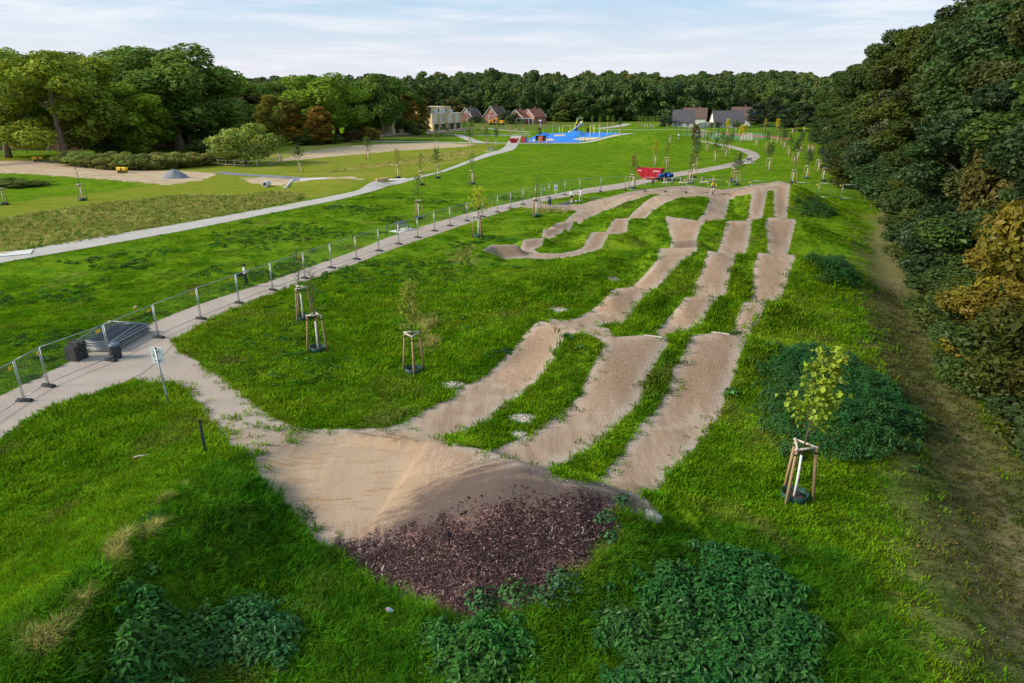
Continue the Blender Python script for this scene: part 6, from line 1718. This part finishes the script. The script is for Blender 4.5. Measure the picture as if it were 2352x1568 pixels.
# ------------------------------------------------------------------ tall shrubby stand beside the dirt road
sr = random.Random(31)
i = 0
for u in range(165, 480, 24):
    tree_px('bush', u, 377 + 12 * math.sin(max(0, (u - 150)) / 105.0), 349 + sr.uniform(-3, 4), 62, vary((.13, .14, .034), .3, sr), '%s clump from the left in the overgrown strip behind the roller' % (ORD[i] if i else 'first'), 'overgrown strip shrubs', r=sr, name='overgrown_shrub', cat='shrub'); i += 1
for q, (u, v, vt) in enumerate([(10, 428, 405), (45, 430, 410), (85, 426, 412)]):
    tree_px('bush', u, v, vt, 55, (.085, .11, .024), '%s low shrub in the bright grass at the left edge' % ['first', 'second', 'third'][q], 'left meadow shrubs', r=sr, name='meadow_shrub', cat='shrub')
# ------------------------------------------------------------------ buildings
def brick_mat(name, a, b, mortar, sc=1.0):
    k = NM(name); p = k.n('ShaderNodeTexCoord').outputs['Object']
    sx = k.n('ShaderNodeSeparateXYZ', {0: p})
    v = k.n('ShaderNodeCombineXYZ', {0: k.math('ADD', sx.outputs[0], sx.outputs[1]), 1: sx.outputs[2]})
    br = k.n('ShaderNodeTexBrick', {'Vector': v.outputs[0], 'Color1': (*a, 1), 'Color2': (*b, 1), 'Mortar': (*mortar, 1), 'Scale': 3.2 * sc, 'Mortar Size': .02})
    c = k.mix(br.outputs[0], tuple(q * .7 for q in a), k.math('MULTIPLY', k.rng(k.noise(.8, p, 3), .45, .7), .5))
    return k.done(k.bsdf(c, .9, spec=.15))
def roof_mat(name, a, b):
    k = NM(name); p = k.n('ShaderNodeTexCoord').outputs['Object']
    wv = k.n('ShaderNodeTexWave', {'Vector': p, 'Scale': 1.6, 'Distortion': .4}, wave_type='BANDS', bands_direction='Z')
    c = k.mix(a, b, k.rng(k.noise(1.2, p, 4, .7), .35, .65)); c = k.mix(c, tuple(q * .6 for q in a), k.math('MULTIPLY', wv.outputs['Fac'], .5))
    return k.done(k.bsdf(c, .8, spec=.2))
M_brick = brick_mat('red_brick', (.24, .075, .05), (.30, .10, .065), (.30, .25, .22))
M_brick2 = brick_mat('orange_brick', (.36, .13, .075), (.42, .17, .10), (.36, .30, .25))
M_brickd = brick_mat('dark_brick', (.15, .06, .05), (.20, .085, .065), (.20, .16, .15))
M_roofr, M_roofb, M_roofd = roof_mat('red_roof_tiles', (.30, .10, .065), (.38, .15, .10)), roof_mat('brown_roof_tiles', (.12, .075, .065), (.17, .11, .09)), roof_mat('dark_roof_tiles', (.075, .070, .078), (.12, .11, .12))
M_cream, M_tan = mat('cream_render', (.95, .70, .42), .9, var=.05), mat('tan_cladding', (.66, .46, .25), .85, var=.1)
M_render = mat('white_render', (.62, .61, .58), .9, var=.06)
M_pink = brick_mat('pink_brick_wall', (.62, .36, .28), (.68, .42, .33), (.62, .50, .44))
M_peach = mat('peach_gable', (.78, .42, .24), .9, var=.06)
def window(par, c, w, h, face='y', s=-1, shutter=False, cross=True):
    """window with frame, pane and glazing bars, proud of the wall"""
    x, y, z = c
    def bx(dx, dz, ww, hh, t, off):
        return ((x + dx, y + s * off, z + dz), (ww, t, hh)) if face == 'y' else ((x + s * off, y + dx, z + dz), (t, ww, hh))
    m = MB()
    for dx, dz, ww, hh in ((0, h / 2, w + .12, .09), (0, -h / 2, w + .12, .09), (-w / 2, 0, .09, h), (w / 2, 0, .09, h)): m.box(*bx(dx, dz, ww, hh, .12, .05))
    if cross: m.box(*bx(0, 0, .06, h, .1, .045)); m.box(*bx(0, h * .12, w, .06, .1, .045))
    f = m.build('window', M_frame, par)
    MB().box(*bx(0, 0, w, h, .06, .022)).build('pane', M_frame if shutter else M_glass, f)
    return f
def gable_house(u, v, L, D, eave, ridge, rz, wall, roof, label, gable=None, zbase=0.0, chimney=True, wins=(), name='house', bargeboard=True, xy=None):
    """ridge along local x; long side wall faces local -y"""
    x, y = flat(u, v) if xy is None else xy
    e = empty(name, (x, y, float(hz(x, y)) + zbase), rz, label, 'house', 'houses')
    m = MB(); m.box((0, 0, eave / 2), (L, D, eave)); w = m.build('wall', wall, e)
    for sx_ in (-1, 1):
        m = MB(); m.prism([(-D / 2, eave), (D / 2, eave), (0, ridge - .12)], sx_ * L / 2 - .1 - sx_ * .1, sx_ * L / 2 + .1 - sx_ * .1, 'x'); m.build('gable', gable or wall, e)
        if bargeboard:
            m = MB()
            for sy in (-1, 1): m.tube([(sx_ * (L / 2 + .32), sy * (D / 2 + .35), eave - .22), (sx_ * (L / 2 + .32), 0, ridge + .02)], .13, 4)
            m.build('bargeboard', M_frame, e)
    t, o_ = .16, .4
    sl = (ridge - eave) / (D / 2)
    m = MB(); m.prism([(-D / 2 - o_, eave - o_ * sl), (0, ridge), (D / 2 + o_, eave - o_ * sl), (D / 2 + o_, eave - o_ * sl + t), (0, ridge + t), (-D / 2 - o_, eave - o_ * sl + t)], -L / 2 - .3, L / 2 + .3, 'x'); rf = m.build('roof', roof, e)
    if chimney: MB().box((L * .18, D * .08, ridge + .3), (.7, .6, 1.5)).build('chimney', M_brickd, rf)
    for a in wins: window(e, *a)
    return e
# brick gable house: its gable looks at the camera
gable_house(1139, 281, 11, 8.2, 3.4, 8.2, R(62), M_brick, M_roofb, 'tall brick gable house with white bargeboards', wins=[((-5.5, -.4, 5.6), .9, 1.0, 'x', -1), ((-5.5, .9, 3.4), .9, 1.1, 'x', -1), ((-5.5, -2.2, 2.8), 1.4, 2.0, 'x', -1), ((-5.5, 1.6, 1.2), 1.1, 1.2, 'x', -1), ((-5.5, -2.2, .9), 1.2, 1.6, 'x', -1)])
gable_house(1194, 283.5, 8.5, 8.5, 3.2, 6.6, R(58), M_brick2, M_roofr, 'left red roofed brick house with a white porch', wins=[((-4.25, -1.6, 2.3), .9, 1.5, 'x', -1), ((-4.25, .4, 2.3), .7, 1.5, 'x', -1), ((-4.25, 2.2, 2.3), 1.0, 1.5, 'x', -1), ((-2, -4.25, 1.5), 1.1, 1.2), ((1.5, -4.25, 1.5), 1.1, 1.2)])
gable_house(1226, 283, 9.5, 8.5, 3.4, 7.0, R(48), M_brick2, M_roofr, 'right red roofed brick house with dark right slope', wins=[((-4.75, .5, 4.2), 1.3, 1.2, 'x', -1), ((-4.75, -2, 1.6), 1.2, 1.8, 'x', -1), ((0, -4.25, 1.6), 1.3, 1.3)])
q = flat(1205, 284.5)
e = empty('porch', (q[0], q[1], 0), R(5), 'white flat porch canopy between the two red roofed houses', 'porch')
MB().box((0, 0, 2.7), (9.0, 2.6, .25)).build('canopy', M_frame, e)
for xx in (-4, -1, 2, 4): MB().box((xx, -1.1, 1.3), (.25, .25, 2.6)).build('post', M_frame, e)
gable_house(1081, 281, 9.5, 8.5, 2.8, 7.4, R(60), M_brickd, M_roofb, 'small brown roofed house with a white triangle gable', wins=[((-4.75, 0, 5.5), 1.4, 1.0, 'x', -1), ((-4.75, -1.5, 1.5), 1.2, 1.3, 'x', -1), ((2, -4.25, 1.5), 1.2, 1.2)])
gable_house(1568, 290.5, 9.4, 8.5, 2.3, 7.2, R(-14), M_render, M_roofd, 'white walled house with steep slate roof beside the hedge', wins=[((-1.5, -4.25, 1.1), 1.3, 1.2), ((-3.2, -4.25, 1.1), .8, 1.8), ((2.2, -4.25, 1.1), 1.3, 1.2)], bargeboard=False, chimney=False)
gable_house(1594, 284, 11.5, 8.5, 3.0, 7.6, R(-14), M_render, M_roofb, 'dark roofed house with a peach coloured gable behind the slate roof', gable=M_peach, bargeboard=False, wins=[((5.75, -.5, 4.6), .9, 1.1, 'x', 1)])
gable_house(1668, 292, 13.2, 10, 2.4, 7.0, R(-4), M_render, M_roofd, 'wide white house with a dark hipped roof and flat dormer', wins=[((-5, -5, 1.2), 1.5, 1.2), ((-1, -5, 1.2), 2.4, 1.3), ((3, -5, 1.2), 1.8, 1.3)], bargeboard=False)
q = flat(1700, 287)
gable_house(0, 0, 9, 10, 3.2, 8.2, R(-16), M_render, M_roofb, 'brown roofed rear wing of the wide white house', bargeboard=False, xy=q, wins=[((4.5, -1, 1.6), 1.2, 1.6, 'x', 1)])
q = flat(1664, 291.3)
e = empty('dormer', (q[0] - 1.0, q[1] - 1.0, 0), R(-4), 'flat roofed dormer with white blinds on the wide dark roof', 'dormer')
MB().box((0, 0, 4.4), (5.6, 3.0, 1.5)).build('box', M_dark, e); MB().box((0, -.2, 5.22), (6.2, 3.6, .16)).build('roof', M_roofd, e)
for xx in (-1.5, 1.2): window(e, (xx, -1.5, 4.4), 2.0, .8, 'y', -1, xx < 0, False)
q = flat(1710, 287)
o = MB().box((0, 0, 0), (2.6, .25, 4.6)).build('solar_panel', mat('solar_blue', (.03, .10, .22), .25, 0, .6), None, loc=(q[0] + 1.2, q[1] - 5.6, 4.9), rz=R(-16)); o.rotation_euler = (R(-42), 0, R(-16)); tag(o, 'blue panel on the brown roof of the rear wing', 'panel')
q0, q1 = flat(1606, 293), flat(1650, 291.5); d = q1 - q0; L = float(np.hypot(*d))
o = MB().box((L / 2, 0, 1.1), (L, .25, 2.2)).build('garden_wall', M_render, None, loc=(q0[0], q0[1], 0), rz=math.atan2(d[1], d[0])); tag(o, 'white garden wall between the two white houses', 'wall')
# cream terrace
def terrace(p0, p1, units, label, zb=.4, seed=0):
    d = p1 - p0; L = float(np.hypot(*d)); rz = math.atan2(d[1], d[0])
    e = empty('terrace_house', (p0[0], p0[1], zb), rz, label, 'terrace', 'cream terraces')
    # local x along the facade, -y is the front
    D, uw = 9.0, L / units
    for i in range(units):
        x0 = i * uw
        m = MB(); m.box((x0 + uw / 2, D / 2 + (.25 if i % 2 else 0), 3.1), (uw, D, 6.2)); m.build('lower_block', M_cream, e)
        MB().box((x0 + uw * .80, -.06 + (.25 if i % 2 else 0), 4.5), (uw * .39, .14, 3.2)).build('cladding_panel', M_tan, e)
        for xx in (.18, .42): window(e, (x0 + uw * xx, (.25 if i % 2 else 0), 4.4), .75, 2.3, 'y', -1, (i, xx) != (1, .42), False)
        MB().box((x0 + uw * .5, -.03 + (.25 if i % 2 else 0), 1.25), (uw * .45, .1, 2.1)).build('glass_front', M_glass, e)
        if i < units - 1 or units < 3:
            MB().box((x0 + uw * .5, D / 2 + .9, 7.6), (uw, D - 1.9, 2.8)).build('upper_block', M_cream if i % 2 else M_tan, e)
            window(e, (x0 + uw * .3, 1.85, 7.5), 1.0, 1.9, 'y', -1, False, False)
            MB().box((x0 + uw * .72, .9, 7.3), (uw * .4, .12, 1.1)).build('balcony_screen', M_render, e)
        m = MB(); m.box((x0 + uw * .55, -1.7, 2.55), (uw * .7, 3.0, .12)); [m.box((x0 + uw * (.55 + .33 * s_), -3.1, 1.2), (.14, .14, 2.5)) for s_ in (-1, 1)]; m.build('pergola', M_dark, e)
    MB().box((-.08, D / 2, 4.55), (.14, D, 3.3)).build('end_cladding', M_tan, e)
    MB().box((L / 2, D / 2 + .1, 6.28), (L + .3, D + .5, .12)).build('lower_roof_edge', M_frame, e); MB().box((uw * .5, D * .7, 9.6), (.5, .5, 1.6)).build('chimney', M_frame, e)
    return e
t0, t1 = flat(994, 303.2), flat(1062, 297.6)
terrace(t0, t1, 4, 'long cream terrace of modern flat roofed houses with tan panels')
dv = (t1 - t0) / np.hypot(*(t1 - t0))
terrace(t0 - dv * 26, t0 - dv * 9, 3, 'second cream terrace half hidden behind the autumn trees')
def long_wall(pts, h, m_, label, t=.3):
    P = flats(pts); e = empty('garden_wall', (P[0][0], P[0][1], 0), 0, label, 'wall', 'garden walls')
    for a, b in zip(P[:-1], P[1:]):
        d = b - a; L = float(np.hypot(*d)); o = MB().box((L / 2, 0, h / 2), (L + .05, t, h)).build('wall_section', m_, e, loc=(a[0] - P[0][0], a[1] - P[0][1], 0), rz=math.atan2(d[1], d[0]))
        MB().box((L / 2, 0, h + .04), (L + .05, t + .08, .08)).build('coping', M_slab, o)
long_wall([(979, 307.5), (1030, 303), (1079, 298.5)], .85, M_pink, 'pink brick garden wall before the cream terrace')
long_wall([(870, 313), (905, 310.5), (955, 309)], .6, M_pink, 'low pink garden wall left of the ochre trees')
q = flat(935, 306)
e = empty('garden_shed', (q[0], q[1], 0), math.atan2(dv[1], dv[0]), 'brown timber shed with an orange end before the cream terrace', 'shed')
MB().box((0, 0, 1.3), (7, 3, 2.6)).build('timber_wall', mat('brown_timber', (.16, .085, .03), .85), e); MB().box((3.55, 0, 1.3), (.12, 2.8, 2.4)).build('end_panel', mat('orange_timber', (.55, .28, .05), .8), e); MB().box((0, 0, 2.68), (7.4, 3.4, .16)).build('roof', M_dark, e)
for q, (u, v, c, lb) in enumerate([(868, 307.5, (.05, .06, .09), 'dark parked car behind the two bare trunks'), (858, 308, (.6, .6, .62), 'white parked car left of the dark one')]):
    g = flat(u, v); e = empty('parked_car', (g[0], g[1], 0), R(20), lb, 'car', 'parked cars')
    m = MB(); m.prism([(-2.1, .3), (2.1, .3), (2.1, .7), (1.2, .85), (.6, 1.4), (-1.1, 1.42), (-1.8, .95), (-2.1, .9)], -.85, .85, 'y'); m.build('body', mat('car_paint_%d' % q, c, .3, 0, .6), e, bevel=.05)
    for xx in (-1.3, 1.3):
        for yy in (-.8, .8):
            m = MB(); m.lathe([(.001, -.1), (.32, -.1), (.32, .1), (.001, .1)], 12); o = m.build('wheel', M_tire, e, loc=(xx, yy, .32)); o.rotation_euler = (R(90), 0, 0)
    for yy in (-.86, .86): MB().box((-.2, yy, 1.12), (1.5, .02, .35)).build('side_window', M_glass, e)
# brick block behind the left oaks
def brick_block(u0, u1, Y, H, label, floors=(1.6, 4.6, 7.4)):
    d_ = Y * _c + CAM_H * _s
    x0, x1 = (u0 - 1176) / FPX * d_, (u1 - 1176) / FPX * d_
    L = x1 - x0
    e = empty('brick_block', (x0, Y, 0), 0, label, 'building', 'brick blocks')
    MB().box((L / 2, 5, H / 2), (L, 10, H)).build('wall', M_brickd, e)
    m = MB(); m.prism([(-.5, H), (10.5, H), (5, H + 3.2)], -.4, L + .4, 'x'); m.build('roof', M_roofb, e)
    n = int(L / 4.2)
    for i in range(n):
        for z in floors:
            if z < H - 1: window(e, (2.0 + i * 4.2, 0, z), 1.5, 1.7)
brick_block(-60, 235, 181, 9, 'dark brick apartment block behind the leftmost oaks')
brick_block(285, 420, 188, 9, 'second brick apartment block seen between the left oaks')
# lamp posts
for q, (u, v, h_) in enumerate([(1074, 284, 7.5), (1081, 286, 7.0), (1241, 312, 5.0)]):
    g = ground(u, v); e = empty('street_lamp', tuple(g), 0, ['left tall street lamp before the small brown roofed house', 'right street lamp before the small brown roofed house', 'lamp post with round white head beside the playground'][q], 'street lamp', 'street lamps')
    MB().tube([(0, 0, 0), (0, 0, h_)], [.09, .05], 8).build('pole', M_galv, e, True)
    if q < 2: MB().tube([(0, 0, h_), (.9, 0, h_ + .15)], .05, 6).build('arm', M_galv, e); MB().box((1.0, 0, h_ + .12), (.6, .25, .12)).build('lamp_head', M_white, e)
    else: m = MB(); m.lathe([(.1, h_ - .1), (.5, h_ + .05), (.42, h_ + .3), (.01, h_ + .42)], 12); m.build('lamp_head', M_white, e, True)
# excavator by the brick houses
M_exc = mat('excavator_orange', (.72, .33, .02), .5)
for q, (u, v, rz) in enumerate([(1131, 286, R(10)), (1150, 286.5, R(160))]):
    g = flat(u, v); e = empty('excavator', (g[0], g[1], 0), rz, ['yellow excavator before the tall brick gable house', 'second yellow excavator to the right of the first'][q], 'excavator', 'excavators')
    for sy in (-.9, .9): MB().box((0, sy, .4), (3.2, .5, .8)).build('track', M_dark, e, bevel=.15)
    MB().box((-.3, 0, 1.45), (2.8, 2.1, 1.2)).build('body', M_exc, e, bevel=.1); MB().box((.7, -.6, 2.2), (1.2, .9, 1.5)).build('cab', M_glass, e, bevel=.08)
    MB().tube([(1.0, .4, 1.5), (2.6, .4, 3.2), (4.0, .4, 2.2)], .22, 6).build('boom', M_exc, e); MB().tube([(4.0, .4, 2.2), (3.8, .4, .8)], .18, 6).build('stick', M_exc, e); MB().box((3.6, .4, .5), (.8, .9, .6)).build('bucket', M_dark, e, bevel=.1)

# ------------------------------------------------------------------ playground
k = NM('blue_safety_surface'); p = k.pos()
M_bluef = k.done(k.bsdf(k.mix((.010, .16, .60), (.016, .21, .70), k.rng(k.noise(.25, p, 3), .4, .6)), .7))
M_psand = mat('play_sand', (.60, .46, .34), .95, var=.1, nscale=1.0)
def sheet(name, pts, mat_, z, dome=0.0):
    P = flats(pts); c = P.mean(0)
    n = len(P); V = []; F = []
    K = 6
    for kx in range(K + 1):
        t = 1 - kx / K
        for p_ in P:
            q = c + (p_ - c) * t
            V.append((q[0], q[1], z + dome * (1 - t * t)))
    for kx in range(K):
        for i in range(n): F.append((kx * n + i, kx * n + (i + 1) % n, (kx + 1) * n + (i + 1) % n, (kx + 1) * n + i))
    o = mesh_obj(name, np_mesh(name, V, F, mat_, True)); return tag(o, kind='structure')
sheet('playground_surface', [(1212, 326), (1216, 317), (1234, 311), (1256, 307), (1287, 305), (1330, 303.5), (1380, 303.5), (1422, 305), (1444, 311.5), (1416, 316), (1385, 321), (1350, 325), (1318, 327.3), (1268, 327.3)], M_bluef, .05)
sheet('play_sand', [(1315, 320), (1336, 315.5), (1412, 315.5), (1395, 319), (1372, 323), (1330, 322.5)], M_psand, .09)
sheet('play_sand', [(1224, 320), (1268, 318.5), (1275, 323), (1222, 324.5)], M_psand, .09)
sheet('play_sand', [(1273, 309.5), (1300, 309), (1298, 312.5), (1272, 313)], M_psand, .09)
sheet('play_mound', [(1295, 312), (1320, 305), (1345, 306), (1340, 313), (1318, 314)], M_bluef, .10, 1.3)
sheet('play_mound', [(1228, 313), (1250, 308), (1260, 309), (1255, 313.5)], M_bluef, .10, .9)
M_lime, M_lgreen, M_steel2, M_brownp = mat('lime_pole', (.62, .66, .04), .5), mat('green_pole', (.10, .36, .16), .5), mat('slide_steel', (.55, .58, .60), .25, .8), mat('brown_panel', (.16, .08, .04), .7)
g = flat(1330, 305)
e = empty('slide_tower', (g[0], g[1], 0), 0, 'tall climbing tower with a steel tube slide in the playground', 'slide')
for xx, yy, lx in ((-1.6, -1, -.6), (1.4, -1, .9), (-1.6, 1.2, -.6), (1.4, 1.2, .9)): MB().tube([(xx * 1.5, yy, 0), (lx, yy * .6, 5.4)], .11, 6).build('leg', M_lime, e)
MB().box((.1, 0, 3.3), (2.2, 1.8, .16)).build('platform', M_brownp, e); MB().box((.1, 0, 5.35), (2.6, 2.0, .18)).build('roof', M_steel2, e); MB().box((-1.1, .3, 2.0), (1.2, .1, 2.4)).build('side_panel', M_brownp, e)
MB().tube([(.3, -.6, 4.1), (.9, -.9, 3.7), (.2, -1.3, 3.2), (-1.8, -1.6, 1.6), (-3.4, -1.9, .5), (-4.2, -2.0, .35)], .36, 10).build('slide_tube', M_steel2, e, True)
MB().tube([(1.4, 0, 4.8), (3.6, .4, 3.4), (4.6, .4, 3.3)], .07, 6).build('bridge_rail', M_brownp, e); MB().tube([(1.4, .8, 3.4), (4.6, .8, 2.2)], .12, 6).build('bridge_beam', M_brownp, e)
MB().box((4.9, .4, 2.0), (1.6, 1.5, .14)).build('low_platform', M_steel2, e)
for xx in (4.2, 5.6): MB().tube([(xx, -.2, 0), (xx, -.2, 3.4)], .08, 6).build('leg', M_lgreen, e)
MB().box((3.4, .3, .9), (.9, .3, 1.8)).build('climbing_panel', M_brownp, e)
def frame_set(u, v, w, h, mat_, label, name='swing_frame', rz=0.0, seats=0):
    g = flat(u, v); e = empty(name, (g[0], g[1], 0), rz, label, 'play equipment', 'play equipment')
    for s_ in (-1, 1):
        for yy in (-.7, .7): MB().tube([(s_ * w / 2, yy, 0), (s_ * (w / 2 - .2), 0, h)], .075, 6).build('leg', mat_, e)
    MB().tube([(-w / 2, 0, h), (w / 2, 0, h)], .08, 6).build('crossbar', mat_, e)
    for i in range(seats):
        xx = (i - (seats - 1) / 2) * 1.2
        s = MB().box((xx, 0, .55), (.5, .2, .05)).build('swing_seat', M_strap, e)
        for dx in (-.2, .2): MB().tube([(xx + dx, 0, .55), (xx + dx, 0, h)], .015, 4).build('chain', M_galv, s)
frame_set(1301, 307, 3.2, 2.9, M_lime, 'yellow-green swing frame left of the slide tower', seats=2)
frame_set(1336, 323, 2.2, 2.5, M_lgreen, 'green swing frame in the front sand pit', seats=1)
frame_set(1409, 315.5, 2.4, 2.4, M_lgreen, 'green climbing frame at the right end of the playground', 'climbing_frame')
frame_set(1276, 311, 2.6, 3.4, M_lgreen, 'tall green rope frame at the left of the playground', 'climbing_frame')
frame_set(1371, 308, 2.2, 3.2, M_lime, 'yellow-green climbing frame right of the tower', 'climbing_frame')
for q, (u, v, h_, m_) in enumerate([(1236, 309, 1.9, M_lime), (1363, 309, 3.3, M_yellow), (1354, 321, 4.6, M_lime), (1377, 318, 2.6, M_lime), (1394, 314, 2.6, M_lime), (1286, 307, 2.4, M_lime), (1318, 305, 3.0, M_lime), (1322, 304.5, 3.2, M_lime), (1404, 315, 2.4, M_lgreen), (1249, 309, 1.6, M_lgreen), (1413, 315.5, 2.6, M_lgreen)]):
    g = flat(u, v); e = empty('balance_pole', (g[0], g[1], 0), 0, '%s coloured play pole from the list of poles on the blue playground' % ORD[q], 'play pole', 'coloured play poles')
    tag(e, 'upright %s play pole, %s from the left' % ({'lime_pole': 'lime', 'yellow_plate': 'yellow', 'green_pole': 'green'}[m_.name], ['first', 'eighth', 'seventh', 'ninth', 'tenth', 'fourth', 'fifth', 'sixth', 'eleventh', 'second', 'twelfth'][q]))
    MB().tube([(0, 0, 0), (.08 * (-1) ** q, 0, h_ * .5), (.2 * (-1) ** q, 0, h_)], [.13, .12, .09], 7).build('shaft', m_, e, True); MB().lathe([(.11, 0), (.1, .06), (.01, .1)], 7, (.2 * (-1) ** q, 0, h_)).build('cap', M_steel2, e)
def board(u, v, w, h, zc, m_, label, name, rz=0.0, legs=True):
    g = flat(u, v); e = empty(name, (g[0], g[1], 0), rz, label, 'board', 'boards by the playground')
    MB().box((0, 0, zc), (w, .08, h)).build('panel', m_, e)
    if legs:
        for s_ in (-1, 1): MB().box((s_ * w * .42, .06, zc / 2), (.08, .08, zc)).build('leg', M_galv, e)
M_orange = mat('orange_banner', (.80, .12, .02), .6); M_redb = mat('red_banner', (.62, .06, .05), .6, var=.4, nscale=3.0); M_blueb = mat('blue_banner', (.10, .22, .48), .6, var=.5, nscale=3.0)
board(1234.5, 328, 1.3, 1.5, 1.35, M_strap, 'left black board before the playground', 'info_board', R(10)); board(1241.5, 328.2, 1.2, 1.7, 1.25, M_orange, 'orange board between the two black boards', 'info_board'); board(1249, 328, 1.4, 1.5, 1.35, M_strap, 'right black board before the playground', 'info_board', R(-10))
o = MB().box((0, 0, 0), (.7, .02, .12)).build('writing_line', M_white, None, loc=(0, -.06, 1.5)); o.parent = [c for c in bpy.data.objects if c.name.startswith('info_board')][1]
board(1201, 328.2, 1.1, 1.7, .95, M_redb, 'red banner board beside the small red skip', 'banner'); board(1207, 328, .9, 1.7, .95, M_blueb, 'blue banner board right of the red banner', 'banner', R(25))

# ------------------------------------------------------------------ ball court
M_turf = mat('court_turf', (.085, .20, .05), .9, var=.15, nscale=.5); M_track = mat('red_running_track', (.36, .12, .10), .9, var=.12, nscale=1.0)
sheet('ball_court', [(1648, 322.6), (1790, 318.6), (1745, 305), (1625, 306), (1555, 307.5)], M_turf, .04)
sheet('running_track', [(1640, 306.5), (1660, 305), (1820, 317.5), (1815, 321)], M_track, .07)
corn = [(1648, 322.6), (1790, 318.6), (1745, 304), (1552, 307.3), (1648, 322.6)]
idx = 0
for a, b in zip(corn[:-1], corn[1:]):
    a, b = flat(*a), flat(*b); L = float(np.hypot(*(b - a))); n = max(2, int(L / 5.5))
    for j in range(n):
        q = a + (b - a) * j / n; nm = ORD[idx] if idx else 'first'; idx += 1
        e = empty('court_post', (q[0], q[1], 0), 0, 'dark ball court fence post, %s clockwise from the front left corner' % nm, 'post', 'ball court fence posts')
        MB().tube([(0, 0, 0), (0, 0, 4.8)], .07, 6).build('shaft', M_dark, e); MB().lathe([(.075, 4.8), (.05, 4.86), (.001, 4.88)], 6).build('cap', M_dark, e)
    d = b - a
    m = MB()
    for z in np.arange(.4, 4.8, .55): m.tube([(0, 0, z), (L, 0, z)], .012, 3, False)
    o = m.build('court_net', M_dark, None, loc=(a[0], a[1], 0), rz=math.atan2(d[1], d[0])); tag(o, ['front side net of the ball court', 'right side net of the ball court', 'rear side net of the ball court', 'left side net of the ball court'][len([1 for x_ in bpy.data.objects if x_.name.startswith('court_net')]) - 1], 'net', 'ball court nets')
def goal(u, v, rz, label, w=3.2, h=2.1):
    g = flat(u, v); e = empty('football_goal', (g[0], g[1], .05), rz, label, 'goal', 'football goals')
    m = MB(); m.tube([(-w / 2, 0, 0), (-w / 2, 0, h), (w / 2, 0, h), (w / 2, 0, 0)], .07, 6); m.build('goal_frame', M_white, e)
    m = MB(); m.tube([(-w / 2, 0, h), (-w / 2, 1.1, 0), (w / 2, 1.1, 0), (w / 2, 0, h)], .03, 5); m.build('net_frame', M_white, e)
    m = MB()
    for i in range(1, 22): m.tube([(-w / 2 + i * w / 22, .02, h), (-w / 2 + i * w / 22, 1.08, .02)], .012, 3, False)
    for i in range(1, 12): m.tube([(-w / 2, 1.08 * i / 12, h * (1 - i / 12)), (w / 2, 1.08 * i / 12, h * (1 - i / 12))], .012, 3, False)
    o = m.build('net', M_white, e); o['kind'] = 'stuff'
goal(1714, 321.5, R(180), 'white goal at the front side of the ball court'); goal(1611, 312, R(10), 'white goal at the left side of the ball court')
